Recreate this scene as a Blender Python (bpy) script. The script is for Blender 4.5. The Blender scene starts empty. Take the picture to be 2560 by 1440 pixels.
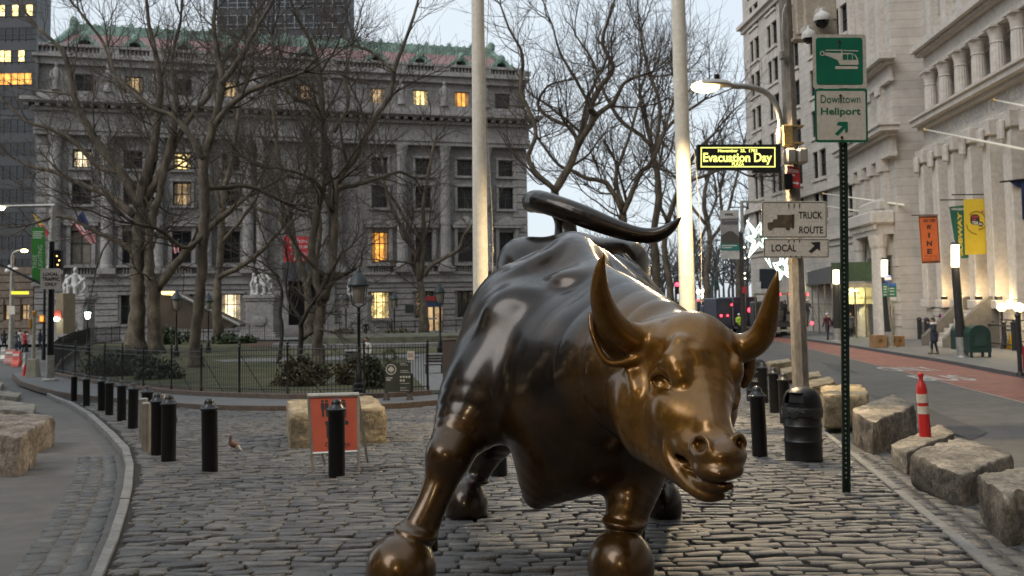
import bpy, bmesh, math, random, colorsys
import numpy as np
from mathutils import Vector, Matrix, Euler
R = math.radians
scene = bpy.context.scene
col = scene.collection

# ------------------------------------------------------------------ camera
FPX, CX, CY = 2489.0, 1280.0, 587.0      # focal length and principal point in photo pixels (2560 wide)
CAMH = 1.55
PITCH, ROLL = math.atan((750 - 587) / FPX), -0.0165
cam_d = bpy.data.cameras.new("camera"); cam = bpy.data.objects.new("camera", cam_d); col.objects.link(cam)
cam_d.sensor_width = 36.0; cam_d.lens = FPX / 2560 * 36; cam_d.shift_y = -(720 - CY) / 2560
cam_d.clip_start = 0.1; cam_d.clip_end = 3000
CAMR = Matrix.Rotation(R(90) + PITCH, 4, 'X') @ Matrix.Rotation(ROLL, 4, 'Z')
cam.matrix_world = Matrix.Translation((0, 0, CAMH)) @ CAMR
cam_d.dof.use_dof = True; cam_d.dof.focus_distance = 6.3; cam_d.dof.aperture_fstop = 4.5
scene.camera = cam

# ------------------------------------------------------------------ world, sun, exposure
w = bpy.data.worlds.new("World"); scene.world = w; w.use_nodes = True
nt = w.node_tree; nt.nodes.clear()
out = nt.nodes.new('ShaderNodeOutputWorld'); bg = nt.nodes.new('ShaderNodeBackground')
SUN_EL, SUN_AZ = R(42), R(228)           # dull dusk light, high in the cloud behind the left shoulder
sky = nt.nodes.new('ShaderNodeTexSky'); sky.sky_type = 'NISHITA'; sky.sun_disc = False
sky.sun_elevation = R(12); sky.sun_rotation = SUN_AZ; sky.air_density = 1.0; sky.dust_density = 1.5; sky.ozone_density = 3.0
sc_ = nt.nodes.new('ShaderNodeMix'); sc_.data_type = 'RGBA'; sc_.blend_type = 'MULTIPLY'; sc_.inputs[0].default_value = 1
nt.links.new(sky.outputs[0], sc_.inputs[6]); sc_.inputs[7].default_value = (0.10, 0.10, 0.10, 1)
cl = nt.nodes.new('ShaderNodeMix'); cl.data_type = 'RGBA'
tcw = nt.nodes.new('ShaderNodeTexCoord'); mpw = nt.nodes.new('ShaderNodeMapping'); mpw.inputs['Scale'].default_value = (1, 1, 3.0)
nzw = nt.nodes.new('ShaderNodeTexNoise'); nzw.inputs['Scale'].default_value = 1.6; nzw.inputs['Detail'].default_value = 5
rmp = nt.nodes.new('ShaderNodeMapRange'); rmp.inputs[1].default_value = .3; rmp.inputs[2].default_value = .7; rmp.inputs[3].default_value = .72; rmp.inputs[4].default_value = .95
nt.links.new(tcw.outputs['Generated'], mpw.inputs[0]); nt.links.new(mpw.outputs[0], nzw.inputs[0]); nt.links.new(nzw.outputs[0], rmp.inputs[0])
nt.links.new(rmp.outputs[0], cl.inputs[0]); nt.links.new(sc_.outputs[2], cl.inputs[6]); cl.inputs[7].default_value = (0.56, 0.615, 0.66, 1)
nt.links.new(cl.outputs[2], bg.inputs[0]); bg.inputs[1].default_value = 1.0
nt.links.new(bg.outputs[0], out.inputs[0])
sun_d = bpy.data.lights.new("sun", 'SUN'); sun_d.energy = 1.1; sun_d.angle = R(40); sun_d.color = (1.0, .97, .93)
sun = bpy.data.objects.new("sun", sun_d); col.objects.link(sun)
sun.rotation_euler = (R(90) - SUN_EL, 0, -SUN_AZ + math.pi)
scene.view_settings.view_transform = 'Standard'; scene.view_settings.look = 'None'
scene.view_settings.exposure = 0.64; scene.view_settings.gamma = 1.0; scene.view_settings.use_curve_mapping = False
scene.cycles.use_denoising = True
scene.cycles.max_bounces = 6; scene.cycles.diffuse_bounces = 3; scene.cycles.glossy_bounces = 3
scene.cycles.sample_clamp_indirect = 4.0; scene.cycles.caustics_reflective = False; scene.cycles.caustics_refractive = False

# ------------------------------------------------------------------ pixel <-> world
CAMR3 = CAMR.to_3x3(); CAML = Vector((0, 0, CAMH))
def ray(px, py):
    return CAMR3 @ Vector(((px - CX) / FPX, (CY - py) / FPX, -1.0))
def P(px, py, Y):
    """the point at ground distance Y seen at photo pixel (px, py)"""
    d = ray(px, py); return CAML + d * (Y / d.y)
def proj(p):
    q = CAMR3.transposed() @ (Vector(p) - CAML); return (CX + FPX * q.x / -q.z, CY - FPX * q.y / -q.z)
LP_ = ([-60, 0, 36, 46, 60, 114, 300], [0.0, 0, -1.76, -1.92, -2.0, -2.0, -2.0])
RP_ = ([-60, 0, 18, 30, 48, 69, 140, 300], [0.0, 0, -.86, -1.15, -1.35, -1.5, -1.9, -2.0])
def gz(x, y):
    x = np.asarray(x, float); y = np.asarray(y, float)
    t = np.clip((x / np.maximum(y, 8) + .02) / .24, 0, 1); t = t * t * (3 - 2 * t)
    r = np.interp(y, *LP_) * (1 - t) + np.interp(y, *RP_) * t
    return r
def G(px, py, off=0.0):
    """ground point under photo pixel (px, py)"""
    d = ray(px, py); lo, hi = 1.0, 260.0
    f = lambda Y: (CAML + d * (Y / d.y)).z - float(gz((CAML + d * (Y / d.y)).x, Y)) - off
    Y = 1.0
    while Y < 260 and f(Y) > 0: Y *= 1.04
    lo, hi = Y / 1.04, Y
    for _ in range(40):
        m = (lo + hi) / 2
        if f(m) > 0: lo = m
        else: hi = m
    return CAML + d * (hi / d.y)
def onground(x, y, off=0.0): return Vector((x, y, float(gz(x, y)) + off))

# ------------------------------------------------------------------ materials
def _n(nt, t, **k):
    n = nt.nodes.new(t)
    for a, b in k.items(): setattr(n, a, b)
    return n
MATS = {}
def mat(name, c, rough=.7, metal=0.0, var=.15, vs=3.0, bump=0.0, bs=20.0, c2=None, spec=.5, detail=4, stretch=(1, 1, 1), rvar=.1, dirt=0.0, masonry=None):
    """procedural principled surface: base colour broken up by two noises, roughness noise, optional bump"""
    if name in MATS: return MATS[name]
    m = bpy.data.materials.new(name); m.use_nodes = True; nt = m.node_tree
    b = nt.nodes['Principled BSDF']
    tc = _n(nt, 'ShaderNodeTexCoord'); mp = _n(nt, 'ShaderNodeMapping'); mp.inputs['Scale'].default_value = stretch
    nt.links.new(tc.outputs['Object'], mp.inputs[0])
    n1 = _n(nt, 'ShaderNodeTexNoise'); n1.inputs['Scale'].default_value = vs; n1.inputs['Detail'].default_value = detail
    nt.links.new(mp.outputs[0], n1.inputs[0])
    mx = _n(nt, 'ShaderNodeMix', data_type='RGBA')
    ca = tuple(max(0, min(1, v * (1 - var))) for v in c) + (1,)
    cb = tuple(max(0, min(1, v * (1 + var))) for v in (c2 or c)) + (1,)
    mx.inputs[6].default_value = ca; mx.inputs[7].default_value = cb
    r1 = _n(nt, 'ShaderNodeMapRange'); r1.inputs[1].default_value = .3; r1.inputs[2].default_value = .7
    nt.links.new(n1.outputs[0], r1.inputs[0]); nt.links.new(r1.outputs[0], mx.inputs[0])
    last = mx.outputs[2]
    if dirt:
        n3 = _n(nt, 'ShaderNodeTexNoise'); n3.inputs['Scale'].default_value = vs * 6; n3.inputs['Detail'].default_value = 6; n3.inputs['Roughness'].default_value = .65
        nt.links.new(mp.outputs[0], n3.inputs[0])
        r3 = _n(nt, 'ShaderNodeMapRange'); r3.inputs[1].default_value = .38; r3.inputs[2].default_value = .62; r3.inputs[3].default_value = 1 - dirt; r3.inputs[4].default_value = 1 + dirt * .3
        nt.links.new(n3.outputs[0], r3.inputs[0])
        m2 = _n(nt, 'ShaderNodeMix', data_type='RGBA', blend_type='MULTIPLY'); m2.inputs[0].default_value = 1
        nt.links.new(last, m2.inputs[6]); nt.links.new(r3.outputs[0], m2.inputs[7]); last = m2.outputs[2]
    if masonry is not None:      # ashlar joints: courses up z, blocks along one ground axis
        sx = _n(nt, 'ShaderNodeSeparateXYZ'); cx = _n(nt, 'ShaderNodeCombineXYZ'); nt.links.new(tc.outputs['Object'], sx.inputs[0]); nt.links.new(sx.outputs[masonry[0]], cx.inputs[0]); nt.links.new(sx.outputs[2], cx.inputs[1])
        bk = _n(nt, 'ShaderNodeTexBrick'); nt.links.new(cx.outputs[0], bk.inputs['Vector']); bk.inputs['Scale'].default_value = 1.0; bk.inputs['Brick Width'].default_value = masonry[1]; bk.inputs['Row Height'].default_value = masonry[2]; bk.inputs['Mortar Size'].default_value = .018; bk.inputs['Mortar Smooth'].default_value = .3
        bk.inputs['Color1'].default_value = (1.05, 1.04, 1.03, 1); bk.inputs['Color2'].default_value = (.88, .88, .89, 1); bk.inputs['Mortar'].default_value = (.58, .57, .56, 1)
        m3 = _n(nt, 'ShaderNodeMix', data_type='RGBA', blend_type='MULTIPLY'); m3.inputs[0].default_value = 1; nt.links.new(last, m3.inputs[6]); nt.links.new(bk.outputs[0], m3.inputs[7]); last = m3.outputs[2]
    nt.links.new(last, b.inputs['Base Color'])
    r2 = _n(nt, 'ShaderNodeMapRange'); r2.inputs[3].default_value = max(.03, rough - rvar); r2.inputs[4].default_value = min(1, rough + rvar)
    nt.links.new(n1.outputs[0], r2.inputs[0]); nt.links.new(r2.outputs[0], b.inputs['Roughness'])
    b.inputs['Metallic'].default_value = metal; b.inputs['Specular IOR Level'].default_value = spec
    if bump:
        n2 = _n(nt, 'ShaderNodeTexNoise'); n2.inputs['Scale'].default_value = bs; n2.inputs['Detail'].default_value = 6; n2.inputs['Roughness'].default_value = .6
        nt.links.new(mp.outputs[0], n2.inputs[0])
        bp = _n(nt, 'ShaderNodeBump'); bp.inputs['Strength'].default_value = bump; bp.inputs['Distance'].default_value = .05
        nt.links.new(n2.outputs[0], bp.inputs['Height']); nt.links.new(bp.outputs[0], b.inputs['Normal'])
    MATS[name] = m; return m
def glow(name, c, s, var=0.0, vs=2.0):
    if name in MATS: return MATS[name]
    m = bpy.data.materials.new(name); m.use_nodes = True; nt = m.node_tree
    b = nt.nodes['Principled BSDF']; b.inputs['Base Color'].default_value = tuple(x * .6 for x in c) + (1,); b.inputs['Roughness'].default_value = .4
    b.inputs['Emission Color'].default_value = tuple(c) + (1,); b.inputs['Emission Strength'].default_value = s
    if var:
        tc = _n(nt, 'ShaderNodeTexCoord'); n1 = _n(nt, 'ShaderNodeTexNoise'); n1.inputs['Scale'].default_value = vs; n1.inputs['Detail'].default_value = 2
        nt.links.new(tc.outputs['Object'], n1.inputs[0])
        r = _n(nt, 'ShaderNodeMapRange'); r.inputs[1].default_value = .35; r.inputs[2].default_value = .65; r.inputs[3].default_value = s * (1 - var); r.inputs[4].default_value = s * (1 + var)
        nt.links.new(n1.outputs[0], r.inputs[0]); nt.links.new(r.outputs[0], b.inputs['Emission Strength'])
    MATS[name] = m; return m

# ------------------------------------------------------------------ mesh builder and scene records
LOC = {}
def rootloc(o):
    while o.parent: o = o.parent
    return LOC.get(o.name, Vector((0, 0, 0)))
class MB:
    def __init__(s): s.v = []; s.f = []; s.mi = []; s.m = 0
    def add(s, vs, fs):
        n = len(s.v); s.v += [tuple(p) for p in vs]; s.f += [tuple(i + n for i in f) for f in fs]; s.mi += [s.m] * len(fs); return s
    def box(s, c, d, rz=0.0, M=None, bev=0.0, taper=1.0):
        """centre c, full size d"""
        x, y, z = d[0] / 2, d[1] / 2, d[2] / 2
        M = M or Matrix.Rotation(rz, 3, 'Z'); c = Vector(c)
        if bev <= 0:
            vs = [(-x, -y, -z), (x, -y, -z), (x, y, -z), (-x, y, -z), (-x * taper, -y * taper, z), (x * taper, -y * taper, z), (x * taper, y * taper, z), (-x * taper, y * taper, z)]
            fs = [(0, 3, 2, 1), (4, 5, 6, 7), (0, 1, 5, 4), (1, 2, 6, 5), (2, 3, 7, 6), (3, 0, 4, 7)]
        else:
            b = min(bev, x * .9, y * .9, z * .9); vs = []; fs = []
            for sz, rb in ((-z, 1), (-z + b, 0), (z - b, 0), (z, 1)):
                k = b if rb else 0
                t = taper if sz > 0 else 1
                for q in ((-x + b, -y + k), (x - b, -y + k), (x - k, -y + b), (x - k, y - b), (x - b, y - k), (-x + b, y - k), (-x + k, y - b), (-x + k, -y + b)):
                    vs.append((q[0] * t, q[1] * t, sz))
            for r in range(3):
                for i in range(8): fs.append((r * 8 + i, r * 8 + (i + 1) % 8, r * 8 + 8 + (i + 1) % 8, r * 8 + 8 + i))
            fs.append(tuple(range(7, -1, -1))); fs.append(tuple(range(24, 32)))
        return s.add([c + M @ Vector(v) for v in vs], fs)
    def tube(s, pts, rad, n=10, cap=True, sq=None):
        """tube along points with one radius per point"""
        pts = [Vector(p) for p in pts]
        if not hasattr(rad, '__len__'): rad = [rad] * len(pts)
        vs = []; fs = []; prev = None
        for i, p in enumerate(pts):
            t = (pts[min(i + 1, len(pts) - 1)] - pts[max(i - 1, 0)]).normalized()
            if prev is None:
                a = Vector((0, 0, 1)) if abs(t.z) < .9 else Vector((1, 0, 0))
                u = t.cross(a).normalized()
            else:
                u = (prev - t * prev.dot(t)).normalized()
            prev = u; v = t.cross(u)
            for k in range(n):
                a = 2 * math.pi * k / n
                vs.append(p + (u * math.cos(a) + v * math.sin(a)) * rad[i])
        for i in range(len(pts) - 1):
            for k in range(n):
                k2 = (k + 1) % n
                fs.append((i * n + k, i * n + k2, (i + 1) * n + k2, (i + 1) * n + k))
        if cap:
            fs.append(tuple(range(n - 1, -1, -1))); L = (len(pts) - 1) * n; fs.append(tuple(range(L, L + n)))
        return s.add(vs, fs)
    def lathe(s, c, prof, n=16, sx=1.0, sy=1.0):
        """profile [(r, z)...] turned about the vertical through c"""
        c = Vector(c); vs = []; fs = []
        for r, z in prof:
            for k in range(n):
                a = 2 * math.pi * k / n; vs.append(c + Vector((r * sx * math.cos(a), r * sy * math.sin(a), z)))
        for i in range(len(prof) - 1):
            for k in range(n):
                k2 = (k + 1) % n; fs.append((i * n + k, i * n + k2, (i + 1) * n + k2, (i + 1) * n + k))
        fs.append(tuple(range(n - 1, -1, -1))); L = (len(prof) - 1) * n; fs.append(tuple(range(L, L + n)))
        return s.add(vs, fs)
    def ell(s, c, r, nu=14, nv=9, M=None):
        c = Vector(c); vs = []; fs = []; M = M or Matrix.Identity(3)
        if not hasattr(r, '__len__'): r = (r, r, r)
        for j in range(nv + 1):
            ph = math.pi * (j / nv - .5)
            for k in range(nu):
                a = 2 * math.pi * k / nu
                vs.append(c + M @ Vector((r[0] * math.cos(ph) * math.cos(a), r[1] * math.cos(ph) * math.sin(a), r[2] * math.sin(ph))))
        for j in range(nv):
            for k in range(nu):
                k2 = (k + 1) % nu; fs.append((j * nu + k, j * nu + k2, (j + 1) * nu + k2, (j + 1) * nu + k))
        return s.add(vs, fs)
    def prism(s, poly, O, ux, uy, d):
        """flat outline poly [(a,b)] in plane (O,ux,uy), extruded by vector d"""
        O, ux, uy, d = Vector(O), Vector(ux), Vector(uy), Vector(d); n = len(poly)
        a = [O + ux * p[0] + uy * p[1] for p in poly]; b = [p + d for p in a]
        fs = [tuple(range(n)), tuple(range(2 * n - 1, n - 1, -1))] + [(i, i + n, (i + 1) % n + n, (i + 1) % n) for i in range(n)]
        return s.add(a + b, fs)
    def quad(s, a, b, c, d): return s.add([a, b, c, d], [(0, 1, 2, 3)])
    def build(s, name, m, parent=None, smooth=None, loc=None):
        me = bpy.data.meshes.new(name)
        L = loc if loc is not None else (rootloc(parent) if parent else Vector((0, 0, 0)))
        me.from_pydata([(v[0] - L[0], v[1] - L[1], v[2] - L[2]) for v in s.v], [], s.f)
        return finish(name, me, m, parent, smooth, L if (loc is not None and not parent) else None, s.mi)
def finish(name, me, m, parent=None, smooth=None, loc=None, mi=None, fix=True):
    ms = m if isinstance(m, (list, tuple)) else [m]
    for x in ms: me.materials.append(x)
    if mi is not None and len(ms) > 1: me.polygons.foreach_set('material_index', mi)
    if fix:
        bm = bmesh.new(); bm.from_mesh(me); bmesh.ops.recalc_face_normals(bm, faces=bm.faces); bm.to_mesh(me); bm.free()
    if smooth: 
        me.shade_smooth() if smooth is True else None
        if smooth is not True: me.shade_smooth(); me.set_sharp_from_angle(angle=R(smooth))
    me.update()
    o = bpy.data.objects.new(name, me); col.objects.link(o)
    if parent: o.parent = parent
    if loc is not None: o.location = loc; LOC[o.name] = Vector(loc)
    return o
def tag(o, label=None, cat=None, group=None, kind=None):
    if label: o['label'] = label
    if cat: o['category'] = cat
    if group: o['group'] = group
    if kind: o['kind'] = kind
    return o
def thing(name, label, cat, loc=(0, 0, 0), group=None, rz=0.0):
    o = bpy.data.objects.new(name, None); col.objects.link(o); o.empty_display_size = .2
    o.location = loc; o.rotation_euler.z = rz; LOC[o.name] = Vector(loc); return tag(o, label, cat, group)
def local(name, label, cat, group=None):          # a thing built round the origin and moved afterwards
    return thing(name, label, cat, (0, 0, 0), group)
def copy_tree(o, parent=None):
    c = o.copy(); col.objects.link(c)
    if parent: c.parent = parent
    for ch in list(o.children): copy_tree(ch, c)
    return c
def place(o, loc, rz=0.0, label=None, sc=1.0, group=None):
    o.location = loc; o.rotation_euler.z = rz; o.scale = (sc, sc, sc) if not hasattr(sc, '__len__') else sc; LOC[o.name] = Vector(loc)
    if label: o['label'] = label
    if group: o['group'] = group
    return o
_txt = {}
def text_geo(s, bold=0.0):
    k = (s, bold)
    if k not in _txt:
        c = bpy.data.curves.new('lettering', 'FONT'); c.body = s; c.resolution_u = 3; c.offset = bold
        o = bpy.data.objects.new('lettering', c); me = bpy.data.meshes.new_from_object(o)
        _txt[k] = ([tuple(v.co) for v in me.vertices], [tuple(p.vertices) for p in me.polygons])
        bpy.data.objects.remove(o); bpy.data.curves.remove(c); bpy.data.meshes.remove(me)
    return _txt[k]
def text(mb, s, O, ux, uy, w=None, h=None, bold=0.0):
    """letters filling w x h, lower left corner O, in plane (ux, uy)"""
    vs, fs = text_geo(s, bold)
    if not vs: return
    O, ux, uy = Vector(O), Vector(ux).normalized(), Vector(uy).normalized()
    xs = [v[0] for v in vs]; ys = [v[1] for v in vs]
    x0, x1, y0, y1 = min(xs), max(xs), min(ys), max(ys)
    if w is None: w = (x1 - x0) * h / (y1 - y0)
    if h is None: h = (y1 - y0) * w / (x1 - x0)
    mb.add([O + ux * ((v[0] - x0) / (x1 - x0) * w) + uy * ((v[1] - y0) / (y1 - y0) * h) for v in vs], fs)
def np_mesh(name, V, F):
    """mesh from numpy arrays, F is an (n,3) or (n,4) index array"""
    me = bpy.data.meshes.new(name); V = np.asarray(V, np.float32); F = np.asarray(F, np.int32); k = F.shape[1]
    me.vertices.add(len(V)); me.vertices.foreach_set('co', V.ravel())
    me.loops.add(F.size); me.loops.foreach_set('vertex_index', F.ravel())
    me.polygons.add(len(F)); me.polygons.foreach_set('loop_start', np.arange(0, F.size, k, dtype=np.int32))
    me.polygons.foreach_set('loop_total', np.full(len(F), k, np.int32)); me.update(calc_edges=True); return me
def lerp(a, b, t): return a + (b - a) * t
def bez(pts, n=6):
    """Catmull-Rom through points (tuples of any length)"""
    p = [np.array(q, float) for q in pts]; p = [2 * p[0] - p[1]] + p + [2 * p[-1] - p[-2]]; o = []
    for i in range(1, len(p) - 2):
        for k in range(n):
            t = k / n
            o.append(.5 * ((2 * p[i]) + (-p[i - 1] + p[i + 1]) * t + (2 * p[i - 1] - 5 * p[i] + 4 * p[i + 1] - p[i + 2]) * t * t + (-p[i - 1] + 3 * p[i] - 3 * p[i + 1] + p[i + 2]) * t ** 3))
    o.append(p[-2]); return o
# ================================================================== ground, roads, kerbs, cobbles
M_ASPH = mat('asphalt', (.10, .098, .096), .75, var=.22, vs=.35, bump=.25, bs=60, dirt=.25)
M_ROADL = mat('worn_asphalt', (.135, .125, .115), .75, var=.16, vs=.5, bump=.2, bs=60, dirt=.2)
M_GRAN = mat('granite_kerb', (.24, .235, .225), .7, var=.2, vs=2.5, bump=.2, bs=40, dirt=.25)
M_SIDE = mat('sidewalk_concrete', (.15, .15, .15), .75, var=.15, vs=.8, bump=.1, bs=30, dirt=.2)
M_RED = mat('red_lane_paint', (.25, .095, .075), .75, var=.22, vs=.6, dirt=.3)
M_WHITE = mat('road_paint', (.45, .44, .42), .7, var=.2, vs=2, dirt=.45)
M_LAWN = mat('lawn', (.045, .075, .022), .9, var=.4, vs=.6, c2=(.10, .085, .04), bump=.5, bs=30, dirt=.35)
M_SOIL = mat('leaf_litter', (.10, .058, .038), .9, var=.4, vs=1.2, bump=.6, bs=25, dirt=.4)
M_PATH = mat('park_paving', (.19, .185, .18), .8, var=.15, vs=.8, dirt=.2)
M_BROWN = mat('brownstone_coping', (.13, .095, .075), .8, var=.2, vs=2, bump=.2, bs=20, dirt=.3)
def drape(name, A, B, off, m, n=None, w=6, kind='structure', skirt=0.0, lift=None, smooth=True):
    """sheet between two ground polylines (world xy, same count) lying off above the ground"""
    A = [np.array(a[:2], float) for a in A]; B = [np.array(b[:2], float) for b in B]
    n = n or 60
    def res(L):
        d = [0]
        for i in range(len(L) - 1): d.append(d[-1] + np.linalg.norm(L[i + 1] - L[i]))
        t = np.linspace(0, len(L) - 1, n)
        return np.stack([np.interp(t, range(len(L)), [p[k] for p in L]) for k in (0, 1)], 1)
    a, b = res(A), res(B); vs = []; fs = []
    for i in range(n):
        for j in range(w):
            p = lerp(a[i], b[i], j / (w - 1)); vs.append((p[0], p[1], float(gz(p[0], p[1])) + off))
    for i in range(n - 1):
        for j in range(w - 1): fs.append((i * w + j, i * w + j + 1, (i + 1) * w + j + 1, (i + 1) * w + j))
    mb = MB(); mb.add(vs, fs)
    if skirt:
        for j, sgn in ((0, 1), (w - 1, -1)):
            for i in range(n - 1):
                p, q = Vector(vs[i * w + j]), Vector(vs[(i + 1) * w + j]); d = Vector((0, 0, skirt))
                mb.add([p, q, q - d, p - d], [(0, 1, 2, 3)])
        for i in (0, n - 1):
            for j in range(w - 1):
                p, q = Vector(vs[i * w + j]), Vector(vs[i * w + j + 1]); d = Vector((0, 0, skirt)); mb.add([p, q, q - d, p - d], [(0, 1, 2, 3)])
    o = mb.build(name, m); tag(o, kind=kind); return o
def gpx(L, off=0.0): return [G(x, y, off) for x, y in L]
# one ground sheet to the horizon, 0.14 m below the plaza; it carries both roads
xs = np.concatenate([np.linspace(-420, -60, 10), np.linspace(-56, 64, 61), np.linspace(70, 420, 10)]); ys = np.concatenate([np.linspace(-60, -4, 10), np.linspace(0, 76, 77), np.linspace(80, 150, 15), np.linspace(170, 900, 12)])
gx_, gy_ = np.meshgrid(xs, ys, indexing='ij'); gzv = gz(gx_, np.minimum(gy_, 300)) - .14
V_ = np.stack([gx_, gy_, gzv], -1).reshape(-1, 3); ny_ = len(ys)
ii_ = (np.arange(len(xs) - 1)[:, None] * ny_ + np.arange(ny_ - 1)[None]).ravel()
o = finish('ground', np_mesh('ground', V_, np.stack([ii_, ii_ + ny_, ii_ + ny_ + 1, ii_ + 1], 1)), M_ASPH, smooth=True); tag(o, kind='structure')
# plaza outline. left kerb: outer and inner edge of the stone, right kerb the same
KLo = [(205, 1500), (227, 1440), (268, 1347), (294, 1269), (307, 1218), (314, 1160), (303, 1120), (264, 1078), (218, 1035), (167, 1004), (117, 984)]
KLi = [(236, 1500), (257, 1440), (296, 1347), (319, 1269), (331, 1218), (335, 1160), (323, 1117), (282, 1077), (233, 1034), (178, 1003), (124, 983)]
KRi = [(2590, 1510), (2489, 1440), (2380, 1348), (2270, 1256), (2160, 1165), (2062, 1085), (1990, 1027), (1925, 978), (1890, 950), (1868, 930)]
KRo = [(2650, 1510), (2532, 1440), (2414, 1348), (2296, 1256), (2178, 1165), (2072, 1083), (1997, 1026), (1930, 977), (1894, 949), (1871, 929)]
klo, kli, kri, kro = map(gpx, (KLo, KLi, KRi, KRo))
def back(L, k=3.2):                       # carry a kerb line on past the camera
    a, b = L[1], L[0]; d = (b - a).normalized(); return [b + d * k * 2, b + d * k] + list(L)
klo, kli, kri, kro = map(back, (klo, kli, kri, kro))
def kerbstones(name, A, B, top=0.0, h=.14, seg=None):
    a = [np.array(p[:2]) for p in A]; b = [np.array(p[:2]) for p in B]; d = [0]; rk = random.Random(9)
    for p, q in zip(a, a[1:]): d.append(d[-1] + np.linalg.norm(q - p))
    f = lambda L, s: np.array([np.interp(s, d, [p[k] for p in L]) for k in (0, 1)]); s = 0; mb = MB()
    while s < d[-1] - .3:
        l = min(rk.uniform(.9, 1.7), d[-1] - s); dz = top + rk.uniform(-.006, .006); vs = []; m = 5
        for i in range(m):
            t = lerp(s + .008, s + l - .008, i / (m - 1)); p, q = f(a, t), f(b, t)
            for r, z in ((p, -h), (p, -.012), (lerp(p, q, .07), 0), (lerp(p, q, .93), 0), (q, -.012), (q, -h)): vs.append((r[0], r[1], float(gz(r[0], r[1])) + dz + z))
        fs = [(i * 6 + k, i * 6 + k + 1, i * 6 + 7 + k, i * 6 + 6 + k) for i in range(m - 1) for k in range(5)] + [(0, 1, 2, 3, 4, 5), tuple(range((m - 1) * 6 + 5, (m - 1) * 6 - 1, -1))]
        mb.add(vs, fs); s += l
    tag(mb.build(name, M_GRAN), kind='structure')
kerbstones('granite_kerb', klo, kli, .008); kerbstones('granite_kerb', kri, kro, .008)
# plaza bed under the cobbles: joints
drape('plaza_bed', kli, [kri[int(i * (len(kri) - 1) / (len(kli) - 1))] if False else lerp(kri[int(math.floor(i * (len(kri) - 1) / (len(kli) - 1)))], kri[min(len(kri) - 1, int(math.floor(i * (len(kri) - 1) / (len(kli) - 1))) + 1)], (i * (len(kri) - 1) / (len(kli) - 1)) % 1) for i in range(len(kli))], -.022, mat('cobble_joint', (.022, .02, .018), .95, var=.3, vs=6, bump=.4, bs=40), n=90, w=40)
# park sidewalk: kerb line, then fence coping line
SWo = [(30, 940), (48, 960), (100, 977), (150, 989), (240, 1000), (330, 1010), (430, 1018), (520, 1024), (640, 1027), (760, 1027), (880, 1025), (1000, 1020), (1090, 1012), (1180, 1004), (1290, 992)]
CPo = [(128, 936), (200, 951), (290, 966), (350, 975), (440, 985), (520, 990), (620, 994), (720, 997), (820, 997), (912, 996), (1000, 992), (1070, 987)]
swo = gpx(SWo); cpo = gpx(CPo, .13)
SH = .13
def ext(L, n=10): return L
rng = random.Random(5)
def inside_x(lines, y):
    """x of a polyline at a given y"""
    ysL = np.array([p[1] for p in lines]); o = np.argsort(ysL); return float(np.interp(y, ysL[o], np.array([p[0] for p in lines])[o]))
# ---------------- cobbles: every stone its own rounded block, one sheet of setts
def cobbles(name, stones, m, hgt=.02):
    """stones: list of (centre x, y, half length, half depth, angle, lift, tone); low domed blocks"""
    S = np.array(stones, float); n = len(S); rg = np.random.RandomState(3)
    ring = [(1, 1), (0, 1.02), (-1, 1), (-1.02, 0), (-1, -1), (0, -1.02), (1, -1), (1.02, 0)]
    lv = [(1.0, -1.0), (.985, .35), (.91, .88)]          # (inset, height) rings, then the crown
    vs = []
    jit = 1 + rg.uniform(-.11, .08, (n, 8, 2)); zt = rg.uniform(-.5, .3, (n, 8))
    for k, (ins, hz) in enumerate(lv):
        for r, (a, b) in enumerate(ring):
            ux = a * S[:, 2] * jit[:, r, 0] - np.sign(a) * S[:, 3] * (1 - ins); uy = b * S[:, 3] * jit[:, r, 1] * (.5 + .5 * ins)
            z = hgt * hz + (zt[:, r] * hgt * .5 if k == 2 else 0)
            vs.append(np.stack([ux, uy, np.zeros(n) + z], 1))
    for a in (-.42, .42): vs.append(np.stack([a * S[:, 2], np.zeros(n), hgt * (.95 + rg.uniform(-.12, .12, n))], 1))
    V = np.stack(vs, 1)                                   # n, 26, 3
    c, s = np.cos(S[:, 4])[:, None], np.sin(S[:, 4])[:, None]
    X = S[:, 0:1] + V[:, :, 0] * c - V[:, :, 1] * s; Yy = S[:, 1:2] + V[:, :, 0] * s + V[:, :, 1] * c
    tx, ty = rg.uniform(-.05, .05, (n, 1)), rg.uniform(-.05, .05, (n, 1))
    Z = gz(X, Yy) + V[:, :, 2] + S[:, 5:6] - .018 + V[:, :, 0] * tx + V[:, :, 1] * ty
    F = []
    for k in range(2):
        for r in range(8): F.append((k * 8 + r, k * 8 + (r + 1) % 8, k * 8 + 8 + (r + 1) % 8, k * 8 + 8 + r))
    tr = [(16, 17, 25), (17, 18, 24), (17, 24, 25), (18, 19, 24), (19, 20, 24), (20, 21, 24), (21, 25, 24), (21, 22, 25), (22, 23, 25), (23, 16, 25)]
    F = [f for f in F] ; T = np.array([(a, b, c, c) for a, b, c in tr]); 
    tri = np.array([t for f in F for t in ((f[0], f[1], f[2]), (f[0], f[2], f[3]))] + tr)
    idx = (np.arange(n)[:, None, None] * 26 + tri[None]).reshape(-1, 3)
    me = np_mesh(name, np.stack([X, Yy, Z], -1).reshape(-1, 3), idx)
    tone = np.repeat(S[:, 6], 26); at = me.attributes.new('tone', 'FLOAT', 'POINT'); at.data.foreach_set('value', tone.astype(np.float32))
    o = finish(name, me, m, smooth=True, fix=False); tag(o, kind='structure'); return o
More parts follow.
